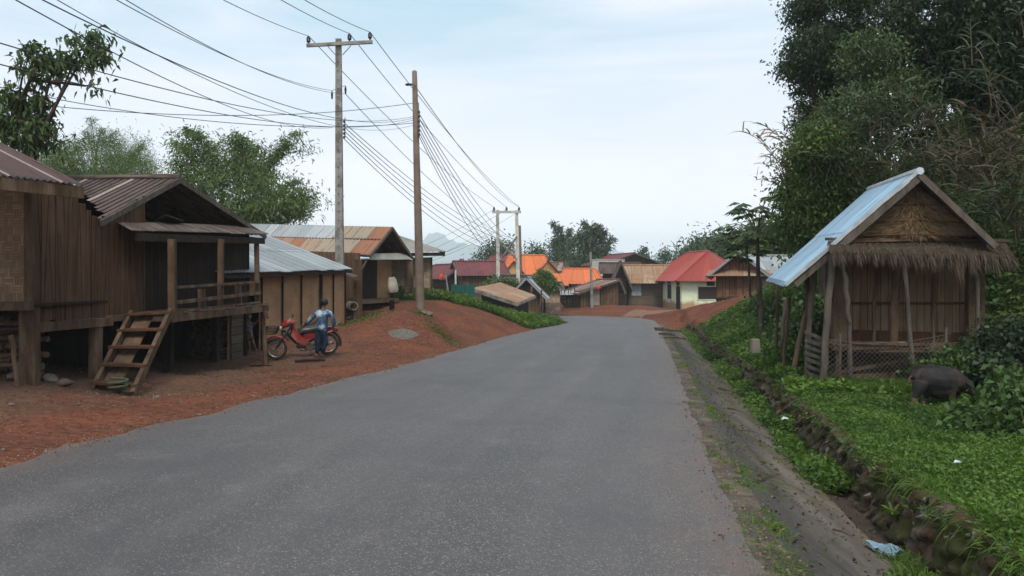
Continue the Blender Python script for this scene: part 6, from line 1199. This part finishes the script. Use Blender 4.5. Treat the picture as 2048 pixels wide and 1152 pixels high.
# the dark mass at the right
big = [('dense dark tree whose crown forms the left outline of the wooded slope', 1690, 560, 25, [(1660, 40, 70, 70, 1.6, 100), (1620, 110, 45, 50, 1.2, 60), (1700, 120, 60, 60, 1.4, 70), (1640, 190, 50, 45, 1.2, 60), (1700, -40, 110, 60, 1.5, 90), (1750, 30, 60, 70, 1.5, 70), (1590, 135, 22, 16, .6, 14), (1610, 10, 30, 30, .8, 26), (1640, 250, 45, 40, 1.2, 46)], 'lf_dark', .13, .058),
       ('shadowy tree filling the upper right corner above the slope', 1980, 560, 22, [(1880, 40, 90, 80, 1.6, 120), (1990, 60, 90, 90, 1.6, 130), (2080, 100, 90, 120, 1.6, 110), (1830, 110, 60, 60, 1.2, 70), (1920, 150, 80, 60, 1.3, 100), (1980, -40, 130, 50, 1.4, 90), (2030, 200, 70, 60, 1.2, 70)], 'lf_dark', .14, .07),
       ('olive green tree with lighter leaves in the middle of the dark slope', 1780, 560, 21.5, [(1740, 110, 50, 35, .9, 44), (1780, 190, 70, 45, 1, 70), (1700, 230, 60, 40, 1, 56), (1830, 250, 60, 50, 1, 60)], 'lf_tree', .13, .05),
       ('bushy tree with yellow green sprays left above the hut roof', 1650, 600, 20.5, [(1630, 290, 45, 35, .8, 52), (1660, 350, 60, 45, .9, 80), (1610, 390, 40, 45, .8, 56), (1690, 300, 50, 40, .9, 50), (1600, 330, 26, 30, .5, 24), (1640, 440, 60, 50, .8, 80), (1590, 460, 30, 40, .6, 30), (1720, 380, 50, 40, .8, 50)], 'lf_mid', .12, .05)]
for lb, bx_, by_, d, cl_, m_, l_, wd in big:
    tree('dark_tree', lb, bx_, by_, d, [pc(x_, y_, d + random.uniform(-.8, .8), rx, ry, rz, int(n_ * 1.3), 54) for x_, y_, rx, ry, rz, n_ in cl_], l_, wd, M[m_], .22, .2, droop=.5, shell=.35)
# reed and cane thickets on the slope: long arching blades
def blades(p, d, L, W, segs=4, sag=.5, tint=None):
    p = np.asarray(p, float); n_ = len(p); d = unit(np.asarray(d, float)); L = np.broadcast_to(np.asarray(L, float).reshape(-1, 1), (n_, 1)); s = unit(np.cross(d, unit(rng.normal(size=(n_, 3))))); rows = []
    for i in range(segs + 1):
        u = i / segs; c = p + d * L * u - np.array([0, 0, 1]) * L * sag * u * u; w_ = W * (1 - u) ** .7 * (.5 + .5 * min(1, u * 4 + .2)) / 2 + .0004; w_ = np.asarray(w_).reshape(-1, 1) if np.ndim(w_) else w_
        rows.append(c - s * w_); rows.append(c + s * w_)
    V_ = np.stack(rows, 1).reshape(-1, 3); k = 2 * (segs + 1); b_ = np.arange(n_)[:, None] * k; F_ = np.concatenate([b_ + np.array([[2 * i, 2 * i + 1, 2 * i + 3, 2 * i + 2]]) for i in range(segs)], 0)
    return V_, F_
def thicket(name, label, cx, cy, d, rx, ry, n_stalk, nb, mat, L=.65, W=.045, seed=0, slen=1.6, sticks=True):
    o = P(cx, cy, d); root = thing(name, o, label, 'reeds'); mb = MB(); pts = []; dr = []
    for i in range(n_stalk):
        s_ = P(cx + random.gauss(0, rx * .6), cy + random.gauss(0, ry * .5) + ry * .3, d + random.uniform(-.6, 1.)); dv_ = Vector((random.gauss(-.25, .45), random.gauss(-.15, .3), random.uniform(.5, 1.1))).normalized(); ln = slen * random.uniform(.6, 1.2)
        q = [s_ + dv_ * ln * u - Vector((0, 0, .35 * ln * u * u)) for u in (0, .25, .5, .75, 1)]
        if sticks and random.random() < .6: mb.tube(q, [.012, .01, .009, .007, .004], 4, cap=False)
        for k in range(nb): u = random.uniform(.25, 1); j = min(3, int(u * 4)); pts.append(q[j].lerp(q[j + 1], u * 4 - j)); a = random.uniform(0, 6.28); dr.append(dv_ * random.uniform(.4, 1.2) + Vector((math.cos(a), math.sin(a), random.uniform(-.1, .5))) * .8)
    if mb.v: mb.build('stalks', M['lf_dry'], root)
    n_ = len(pts); Vv, Fv = blades(np.array([tuple(q) for q in pts]), np.array([tuple(q) for q in dr]), L * (.5 + .8 * rng.random(n_)), W, 4, .55); npmesh('leaves', Vv, Fv, mat, root, tint=np.repeat(rng.random(n_), 4).reshape(n_, 4).T.ravel() if False else np.tile(rng.random(n_), 4)); return root
for lb, cx, cy, d, rx, ry, ns_, nb, m_ in (('grey green reeds arching above the hut ridge', 1810, 250, 19.5, 110, 80, 60, 7, 'lf_reed'), ('tall reeds with broad blades at the right edge high on the slope', 1985, 170, 17.5, 80, 100, 16, 7, 'lf_reed'), ('dry brownish reeds right of the hut gable', 2000, 340, 16.8, 70, 70, 80, 8, 'lf_dryd'),
     ('dark reeds hanging directly behind the hut roof peak', 1880, 360, 18.5, 90, 60, 60, 7, 'lf_reed'), ('thin reeds left of the hut ridge among yellow sprays', 1720, 320, 19.5, 70, 60, 55, 8, 'lf_reed'), ('lower reeds hanging down right of the thatch awning', 2020, 440, 16.2, 50, 50, 50, 8, 'lf_reed'), ('wispy dry reeds sticking out at the left outline of the slope', 1590, 340, 21, 30, 70, 22, 7, 'lf_dry')):
    thicket('reed_thicket', lb, cx, cy, d, rx, ry, ns_, nb, M[m_])
# dead branches
mb = MB(); o = P(1960, 300, 17)
for k in range(6):
    a = P(random.uniform(1900, 2040), random.uniform(270, 360), 16.6); mb.tube([a, a + Vector((random.uniform(-.5, .1), 0, random.uniform(.1, .5))), a + Vector((random.uniform(-1, .2), random.uniform(-.3, .2), random.uniform(.2, .9)))], [.018, .012, .004], 4)
T(mb.build('dead_branches', M['lf_dry'], org=o), 'tangle of dead pale branches right of the hut roof', 'branches')
# hillside leaf cover
def onground(n_, x0, x1, y0, y1, keep): 
    x = rng.uniform(x0, x1, n_ * 3); y = rng.uniform(y0, y1, n_ * 3); m_ = keep(x, y); x, y = x[m_][:n_], y[m_][:n_]; return np.stack([x, y, Gv(x, y)], -1)
def scatter_leaves(name, pts, h, L, W, mat, tintscale=1.2, up=.7, kind='stuff', nblade=0, seed=1, hn=True):
    n_ = len(pts); hh = h * (fbm(pts[:, 0], pts[:, 1], 1.6, 3, seed) * 1.6 - .25).clip(.08, 1.4) if hn else h * np.ones(n_); p = pts + np.stack([rng.normal(size=n_) * .03, rng.normal(size=n_) * .03, hh * rng.random(n_) ** .7], -1)
    dr = rng.normal(size=(n_, 3)); dr[:, 2] = np.abs(dr[:, 2]) * up + .1; sc_ = (.6 + .8 * rng.random(n_)); Vv, Fv = leafV(p, dr, L * sc_, W * sc_, .2)
    tn = np.clip((fbm(pts[:, 0], pts[:, 1], tintscale, 3, seed + 5) - .5) * 1.6 + .35 + .3 * rng.random(n_) + .25 * (p[:, 2] - pts[:, 2]) / max(h, .01) - .1, 0, 1); return T(npmesh(name, Vv, Fv, mat, tint=tn), kind=kind)
sR = lambda x, y: x - XR(y)
pt = onground(60000, 8, 17, 11, 42, lambda x, y: (sR(x, y) > 5.2) & (Gv(x, y, False) - zr(y) > .9) & (x < 7.5 + y * .42))
scatter_leaves('undergrowth', pt, .6, .14, .065, M['lf_bush'], seed=4)
# vine covered hump behind the papaya and around the hut
def bush(label, clumps, L, W_, mat, name='bush', sub=.16, droop=.1):
    c0_ = clumps[0][0]; root = thing(name, Vector((c0_.x, c0_.y, G(c0_.x, c0_.y))), label, 'bush'); mb = MB()
    for c in clumps:
        g_ = Vector((c[0].x, c[0].y, G(c[0].x, c[0].y) - .05))
        for k in range(3): mb.tube([g_, g_.lerp(c[0], .6) + Vector((random.uniform(-.1, .1), 0, 0)), c[0] + Vector((random.uniform(-.2, .2), random.uniform(-.2, .2), c[1][2] * .5))], [.014, .01, .004], 4)
    mb.build('stems', M['bark'], root); foliage('leaves', clumps, L, W_, mat, root, sub=sub, shell=.6, droop=droop, bend=.2); return root
bush('big leafy bush in front of the pig at the right edge', [pc(1992, 822, 10.8, 40, 28, .4, 34, 44), pc(2045, 790, 10.8, 44, 40, .5, 44, 44), pc(1955, 836, 10.8, 30, 12, .3, 14, 36), pc(2060, 820, 10.2, 60, 45, .5, 36, 44), pc(1990, 850, 10.0, 60, 20, .4, 26, 40)], .1, .075, M['lf_bush'], sub=.11)
bush('dark bush beside the right corner column of the thatched hut', [pc(1985, 690, 13.6, 40, 38, .5, 40, 44), pc(2040, 700, 13.4, 45, 50, .5, 44, 44), pc(1945, 735, 13.3, 34, 26, .4, 22, 40), pc(1990, 740, 13, 50, 26, .4, 26, 40)], .1, .07, M['lf_dark'], sub=.12)
bush('weedy bush covering the bottom of the thatched hut behind the pig', [pc(1905, 725, 13.2, 30, 22, .25, 16, 36), pc(1860, 745, 13.3, 26, 16, .2, 9, 34)], .08, .05, M['lf_bush'], sub=.1)
bush('vine covered hump between the papaya tree and the hut', [pc(1550, 618, 26, 30, 16, .9, 34, 46), pc(1595, 625, 22, 28, 26, 1, 40, 46), pc(1620, 640, 19, 26, 36, .7, 30, 44), pc(1600, 670, 19, 22, 20, .5, 20, 44)], .13, .08, M['lf_bush'], sub=.2)
bush('lighter green shrub by the stakes left of the hut', [pc(1600, 715, 16.5, 26, 26, .35, 22, 40), pc(1560, 735, 16.5, 20, 14, .3, 12, 36)], .09, .055, M['lf_herb'], sub=.12)
# papaya
pb = P(1523, 684, 23.5); pb.z = G(pb.x, pb.y) - .05; pt_ = P(1515, 452, 23.5); pa = thing('papaya_tree', pb, 'slender papaya tree with an umbrella of lobed leaves standing on the grassy bank', 'tree')
mb = MB(); mb.tube([pb, lerp(pb, pt_, .3) + Vector((.02, 0, 0)), lerp(pb, pt_, .6) + Vector((-.03, 0, 0)), pt_], [.09, .075, .062, .045], 8); mb.build('trunk', M['grey_wood'], pa)
mb = MB(); m1 = lerp(pb, pt_, .28); mb.tube([m1, P(1500, 590, 23.5), P(1497, 530, 23.4), P(1490, 480, 23.4)], [.045, .038, .03, .022], 6); mb.build('side_stem', M['grey_wood'], pa)
mb = MB(); Vl = []; 
def palm_leaf(c, ax, sz):
    ax = Vector(ax).normalized(); sd_ = ax.cross(Vector((0, 0, 1))).normalized(); dn2 = sd_.cross(ax)
    for k in range(7):
        a = R(-115 + k * 38.3); dir_ = ax * math.cos(a) + sd_ * math.sin(a) + Vector((0, 0, -.45)); ln = sz * (1 - .25 * abs(k - 3) / 3); sp_ = dir_.cross(dn2).normalized() * sz * .2; t_ = c + dir_.normalized() * ln
        m_ = c + dir_.normalized() * ln * .5; Vl.extend([c, m_ + sp_, t_, m_ - sp_])
for (cc, n_, rr) in ((P(1516, 458, 23.5), 60, 1.15), (P(1492, 492, 23.4), 16, .6)):
    for k in range(n_):
        a = k * 2.4; el2 = random.uniform(-.5, .6) if k > 4 else random.uniform(.6, 1.1); r_ = rr * random.uniform(.65, 1.05); e = Vector((math.cos(a) * math.cos(el2), math.sin(a) * math.cos(el2), math.sin(el2))) ; tip = cc + e * r_ + Vector((0, 0, .15 - .25 * (el2 < .3)))
        mb.tube([cc + Vector((0, 0, -random.random() * .25)), cc.lerp(tip, .6) + Vector((0, 0, .12)), tip], [.014, .01, .007], 4, cap=False); palm_leaf(tip, (e.x, e.y, -.15), random.uniform(.28, .42))
mb.build('petioles', M['culm'], pa); npmesh('leaves', np.array([tuple(q) for q in Vl]), np.arange(len(Vl)).reshape(-1, 4), M['lf_tree'], pa, tint=np.repeat(rng.random(len(Vl) // 28), 7))
# grasses and herbs
def wgt(y0, y1, n_): return y0 * (y1 / y0) ** rng.random(n_)
def terr(n_, s0, s1, y0, y1, keep=None):
    y = wgt(y0, y1, n_ * 2); s_ = rng.uniform(s0, s1, n_ * 2); x = XR(y) + s_; m_ = np.abs(x) < y * .68 + 1.0
    if keep is not None: m_ &= keep(x, y)
    x, y = x[m_][:n_], y[m_][:n_]; return np.stack([x, y, Gv(x, y)], -1)
hutfree = lambda x, y: ~((x > 5.3) & (x < 8.3) & (y > 14.2) & (y < 17.2)) & (np.hypot(x - 6.25, y - 12.3) > .42)
a = scatter_leaves('ground_cover', terr(85000, 1.72, 7.5, 2.6, 15, hutfree), .12, .048, .024, M['lf_herb'], 1.5, seed=7)
a = scatter_leaves('ground_cover', terr(80000, 1.8, 7, 13, 40, lambda x, y: hutfree(x, y) & ((y < 30) | (fbm(x, y, .5, 3, 2) > .45)) & (y - 30 < (x - 6.0) * 3 + 6)), .28, .1, .055, M['lf_herb'], .8, seed=8)
p_ = terr(62000, 1.72, 6.5, 2.4, 15, hutfree); n_ = len(p_); cl3 = fbm(p_[:, 0], p_[:, 1], 1.3, 3, 40); p_ = p_[cl3 > .36]; n_ = len(p_)
dr = rng.normal(size=(n_, 3)) * .55; dr[:, 2] = .9; Vv, Fv = blades(p_, dr, (.1 + .2 * rng.random(n_)) * np.interp(p_[:, 1], [3, 9], [1.25, .9]), .008, 3, .6); T(npmesh('grass', Vv, Fv, M['lf_grass'], tint=np.tile(rng.random(n_), 3)), kind='stuff')
# tall grass at the hut foot
x = rng.uniform(5.2, 7.6, 9000); y = rng.uniform(13.1, 14.2, 9000); p_ = np.stack([x, y, Gv(x, y)], -1); dr = rng.normal(size=(9000, 3)) * .25; dr[:, 2] = 1; Vv, Fv = blades(p_, dr, .15 + .2 * rng.random(9000), .008, 3, .35); T(npmesh('grass', Vv, Fv, M['lf_grass'], tint=np.tile(rng.random(9000) * .6, 3)), kind='stuff')
# wall fringe: blades hanging over the ditch
y = wgt(2.4, 30, 5500); x = XR(y) + rng.uniform(1.78, 2.0, 5500); p_ = np.stack([x, y, zr(y) + .03], -1); p_ = p_[fbm(x, y, 1.1, 3, 50) > .44]; n_ = len(p_); dr = rng.normal(size=(n_, 3)) * .4 + np.array([-.5, -.2, .5]); Vv, Fv = blades(p_, dr, .12 + .2 * rng.random(n_), .009, 4, .8); T(npmesh('grass', Vv, Fv, M['lf_grass'], tint=np.tile(rng.random(n_), 4)), kind='stuff')
# ditch weeds
y = wgt(3.4, 46, 60000); s_ = rng.normal(1.5, .13, 60000) + .05 * np.sin(y * 1.7); m_ = (fbm(y * 0, y, .55, 3, 60) > .38) & (s_ > 1.08) & (s_ < 1.78) & (np.abs(y - 6.7) > .55); y, s_ = y[m_], s_[m_]; x = XR(y) + s_; z_ = zr(y) - .45 + .12 * np.clip((1.3 - s_) * 3, 0, 1)
scatter_leaves('ditch_weeds', np.stack([x, y, z_], -1), .32, .07, .032, M['lf_herb'], 1.2, seed=13)
y = wgt(3.4, 30, 12000); s_ = rng.normal(1.45, .12, 12000); m_ = (fbm(y * 0, y, .55, 3, 60) > .44) & (s_ > 1.2) & (s_ < 1.75); y, s_ = y[m_], s_[m_]; p_ = np.stack([XR(y) + s_, y, zr(y) - .45], -1); n_ = len(y); dr = rng.normal(size=(n_, 3)) * .5; dr[:, 2] = 1; Vv, Fv = blades(p_, dr, .12 + .22 * rng.random(n_), .008, 3, .6); T(npmesh('ditch_weeds', Vv, Fv, M['lf_grass'], tint=np.tile(rng.random(n_), 3)), kind='stuff')
# verge tufts
cy_ = wgt(3.9, 42, 80); cs = rng.uniform(.1, .4, 80); sz = .03 + .09 * rng.random(80) ** 2; ii = rng.integers(0, 80, 5500); y = cy_[ii] + rng.normal(size=5500) * sz[ii] * 2.4; s_ = cs[ii] + rng.normal(size=5500) * sz[ii] * .8; m_ = s_ > .0; y, s_, ii = y[m_], s_[m_], ii[m_]
p_ = np.stack([XR(y) + s_, y, zr(y) + np.interp(s_, [0, .3, .42, .75, 1.1], [0, -.02, -.05, -.19, -.33])], -1); n_ = len(y); dr = rng.normal(size=(n_, 3)) * .8; dr[:, 2] = .7; Vv, Fv = blades(p_, dr, (.025 + .06 * rng.random(n_)) * (1 + 6 * sz[ii]), .006, 3, .4); T(npmesh('grass', Vv, Fv, M['lf_grass'], tint=np.tile(.3 + .7 * rng.random(n_), 3)), kind='stuff')
# the grassy mound on the left
pt = onground(52000, -5.5, 4.2, 36, 54, lambda x, y: (grassmask(x, y) > .5) & (distbend(x, y) > 3.9) & (XL(y) - x > .15))
scatter_leaves('mound_grass', pt, .34, .2, .06, M['lf_grass'], .6, up=1.3, seed=21)
pt = pt[(fbm(pt[:, 0], pt[:, 1], .5, 3, 71) > .5) & (pt[:, 1] > 38.5 + (pt[:, 0] + 3.7) * .8)][:14000]; scatter_leaves('mound_weeds', pt, .5, .16, .05, M['lf_herb'], .8, seed=23)
pt = onground(14000, -14, 3, 9, 40, lambda x, y: (XL(y) - x > .1) & (XL(y) - x < 7)); scatter_leaves('dry_debris', pt, .015, .05, .014, M['lf_dry'], seed=31)
for k, (px, py, d, r_, n_) in enumerate(((725, 664, 26.5, .5, 700), (883, 645, 26, .3, 600), (842, 628, 26.6, .2, 200), (1100, 645, 44, .6, 700), (650, 668, 27, .4, 300))):
    c_ = P(px, py, d); x = c_.x + rng.normal(size=n_) * r_; y = c_.y + rng.normal(size=n_) * r_ * .8; m_ = XL(y) - x > .1; x, y = x[m_], y[m_]; scatter_leaves('grass_patch', np.stack([x, y, Gv(x, y)], -1), .07, .08, .02, M['lf_grass'], seed=k)
y = wgt(4, 50, 5000); x = np.where(rng.random(5000) < .6, XL(y) + rng.normal(0, .16, 5000), XR(y) + rng.normal(.12, .14, 5000)); scatter_leaves('edge_grit', np.stack([x, y, zr(y) + .012], -1), .012, .022, .016, M['grit'], seed=33)
y = wgt(4, 30, 1600); s_ = rng.uniform(.3, 1.6, 1600); scatter_leaves('apron_litter', np.stack([XR(y) + s_, y, zr(y) + np.interp(s_, [0, .3, .42, .75, 1.1, 1.36, 1.5, 1.72], [0, -.02, -.05, -.19, -.33, -.43, -.47, -.47]) + .02], -1), .015, .05, .02, M['lf_dryd'], seed=35)
# banana-like plant in the ditch wall
q = Vector((float(XR(7.3)) + 1.6, 7.3, -.25)); pts = np.array([tuple(q)] * 9); dr = np.array([(math.cos(k * .7) * .6 - .1, math.sin(k * .7) * .6 - .2, .9) for k in range(9)]); Vv, Fv = blades(pts, dr, .2 + .06 * rng.random(9), .055, 5, .5); T(npmesh('broad_leaf_plant', Vv, Fv, M['lf_lime'], org=q, tint=np.tile(rng.random(9), 5)), 'bright broad leaved plant growing from the stone wall of the ditch', 'plant')
# ============================================================ small things lying about
def pebble(name, r_, mat):
    mb = MB(); q = []
    bm_ = [(0, 0, -1), *[(math.cos(a) * .85, math.sin(a) * .85, -.5) for a in np.linspace(0, 6.28, 8)[:-1]]]
    mb.tube([(0, 0, -.5 * r_), (.1 * r_, 0, -.3 * r_), (0, .1 * r_, .1 * r_), (.1 * r_, 0, .45 * r_), (0, 0, .5 * r_)], [.5 * r_, r_, 1.05 * r_, .65 * r_, .2 * r_], 7); return mb.build(name, mat, org=(0, 0, 0))
ps = [pebble('stone', .045, M['stone']), pebble('stone', .07, M['stone']), pebble('stone', .03, M['woodl'])]
cnt = 0
for i in range(70):
    y = float(wgt(8.5, 40, 1)[0]); t_ = random.uniform(.15, 4.2) if random.random() < .8 else random.uniform(.1, .6); x = float(XL(y)) - t_
    if i < 3: o = ps[i]
    else: o = ps[i % 3].copy(); col.objects.link(o)
    k = random.uniform(.3, .85); o.location = (x, y, G(x, y) + .01); o.scale = (k * random.uniform(.8, 1.5), k, k * .8); o.rotation_euler = (0, 0, random.uniform(0, 6)); T(o, 'small dull stone lying on the red earth beside the road', 'stone', 'stones scattered on the red earth')
for k, (px, py, d, s_) in enumerate(((60, 782, 13.2, 1.9), (100, 774, 13.4, 1.7), (30, 788, 12.9, 1.5), (130, 778, 13.3, 1.7), (700, 636, 31, 1.8), (690, 644, 30, 1.5), (858, 622, 26.7, 1.6), (848, 628, 26.6, 1.4))):
    o = ps[1].copy(); col.objects.link(o); c_ = P(px, py, d); o.location = (c_.x, c_.y, G(c_.x, c_.y) + .06); o.scale = (s_ * 1.2, s_, s_); o.rotation_euler = (.3, .2, k)
    T(o, ('round stone at the foot of the near house post', 'large stone right of the near house post', 'stone at the far left below the firewood', 'flat stone lying apart between the near posts', 'stone at the foot of the rusty roofed house post', 'stone before the rolled mat', 'stone leaning on the brown power pole base', 'smaller stone before the brown power pole base')[k], 'stone'); o['group'] = 'footing stones'
q = P(806, 670, 25); q.z = G(q.x, q.y) - .04; ga2, gr2 = np.meshgrid(np.linspace(0, 2 * math.pi, 41), np.linspace(0, 1, 14)); gx2 = q.x + .48 * gr2 * np.cos(ga2) * (1 + .15 * np.sin(ga2 * 3)); gy2 = q.y + .42 * gr2 * np.sin(ga2)
Vg = np.stack([gx2, gy2, Gv(gx2, gy2) - .02 + .15 * (1 - gr2 ** 2) * (.7 + .6 * fbm(gx2, gy2, 6, 3, 5))], -1).reshape(-1, 3); ii = np.arange(Vg.shape[0]).reshape(gx2.shape); Fg = np.stack([ii[:-1, :-1], ii[1:, :-1], ii[1:, 1:], ii[:-1, 1:]], -1).reshape(-1, 4)
T(npmesh('grit_pile', Vg, Fg, M['gravel'], org=q, smooth=True), 'small low grey pile of grit on the red earth near the mound', 'pile')
def stick(lb, x0, y0, x1, y1, d, r_, m_='woodd'):
    a, b = P(x0, y0, d), P(x1, y1, d); a.z = G(a.x, a.y) + r_; b.z = G(b.x, b.y) + r_; mb = MB(); mb.tube([a, (a + b) / 2 + Vector((0, .03, .01)), b], [r_, r_ * 1.2, r_ * .7], 6); T(mb.build('stick', M[m_], org=a), lb, 'stick')
stick('dark flat stick lying in front of the person and motorbike', 590, 722, 650, 718, 20.2, .035); stick('thin stick on the ground left of the deck support', 498, 728, 545, 726, 20.0, .018)
def zedge(y, s_): return float(zr(y)) + float(np.interp(s_, [0, .3, .42, .75, 1.1, 1.36, 1.5], [0, -.02, -.05, -.19, -.33, -.43, -.47]))
mb = MB(); rng2 = np.random.default_rng(3)
y0_ = 6.8; q = Vector((float(XR(y0_)) + 1.4, y0_, zedge(y0_, 1.4) + .03)); gx, gy = np.meshgrid(np.linspace(-.17, .17, 12), np.linspace(-.1, .1, 8)); gz_ = .05 * np.abs(fbm(gx * 9, gy * 9, 1.3, 3, 4) - .3) * 3
V_ = np.stack([gx * (1 + .2 * np.sin(gy * 30)) + q.x, gy + gx * .3 + q.y, gz_ + q.z - gx * .3], -1).reshape(-1, 3); V2 = V_ - np.array([0, 0, .02]); ii = np.arange(96).reshape(8, 12); F_ = np.stack([ii[:-1, :-1], ii[:-1, 1:], ii[1:, 1:], ii[1:, :-1]], -1).reshape(-1, 4); T(npmesh('plastic_bag', np.r_[V_, V2], np.r_[F_, F_[:, ::-1] + 96], M['bluebag'], org=q, smooth=True), 'crumpled pale blue plastic bag lying in the near end of the ditch', 'bag')
def scrap(lb, p, s_, m_, nm='litter_scrap'):
    p = Vector(p); mb = MB(); mb.tube([p + Vector((-s_, 0, 0)), p + Vector((-s_ * .3, s_ * .3, s_ * .3)), p + Vector((s_ * .4, -s_ * .2, s_ * .2)), p + Vector((s_, 0, s_ * .1))], [s_ * .1, s_ * .5, s_ * .4, s_ * .1], 6, flat=.5); T(mb.build(nm, M[m_], org=p), lb, 'litter')
yy_ = 12.2; scrap('white scrap among the ditch weeds below the hut', (float(XR(yy_)) + 1.5, yy_, float(zr(yy_)) - .2), .06, 'whitebag')
q = P(1915, 962, 7.6); scrap('white scrap in the grass above the near stone wall', (q.x, q.y, G(q.x, q.y) + .14), .035, 'whitebag')
q = P(2040, 834, 10.1); scrap('red scrap caught in the bush at the right edge', q, .06, 'redcloth')
q = P(918, 633, 43); scrap('white scrap in the grass of the mound', (q.x, q.y, G(q.x, q.y) + .3), .12, 'whitebag')
for k, (yy_, s_, ln, lb) in enumerate(((5.9, -.15, .05, 'tiny white stick on the asphalt near the right edge'), (6.9, .95, .16, 'thin twig lying on the concrete apron'), (9.5, 1.15, .3, 'dry stalks caught at the foot of the apron'), (13, .7, .3, 'long dry stalk on the apron below the hut'), (16, .8, .5, 'dry branch along the apron left of the stump'))):
    a = Vector((float(XR(yy_)) + s_, yy_, zedge(yy_, max(0, s_)) + .025)); mb = MB(); mb.tube([a, a + Vector((ln * .3, -ln * .4, .01 - .1 * ln * .4)), a + Vector((ln * .7, -ln * .8, -.12 * ln))], [.006 + .004 * k, .006 + .003 * k, .003], 5); T(mb.build('twig', M['woodl'], org=a), lb, 'twig')
# ============================================================ air
hb = MB(); x0, x1, y0, y1, z0, z1 = -4100, 4100, -120, 4620, -263, 222
c8 = [(x0, y0, z0), (x1, y0, z0), (x1, y1, z0), (x0, y1, z0), (x0, y0, z1), (x1, y0, z1), (x1, y1, z1), (x0, y1, z1)]
hb.v = c8; hb.f = [[0, 3, 2, 1], [4, 5, 6, 7], [0, 1, 5, 4], [1, 2, 6, 5], [2, 3, 7, 6], [3, 0, 4, 7]]; hb.uv = [(0, 0)] * 24; hb.mi = [0] * 6; hb.sm = [False] * 6
hm = bpy.data.materials.new('hazy_air'); hm.use_nodes = True; hm.node_tree.nodes.clear(); ho = hm.node_tree.nodes.new('ShaderNodeOutputMaterial'); hv = hm.node_tree.nodes.new('ShaderNodeVolumePrincipled')
hv.inputs['Color'].default_value = (.84, .94, 1, 1); hv.inputs['Density'].default_value = .00042; hv.inputs['Anisotropy'].default_value = -.35; hm.node_tree.links.new(hv.outputs[0], ho.inputs['Volume'])
T(hb.build('haze', hm), kind='stuff')
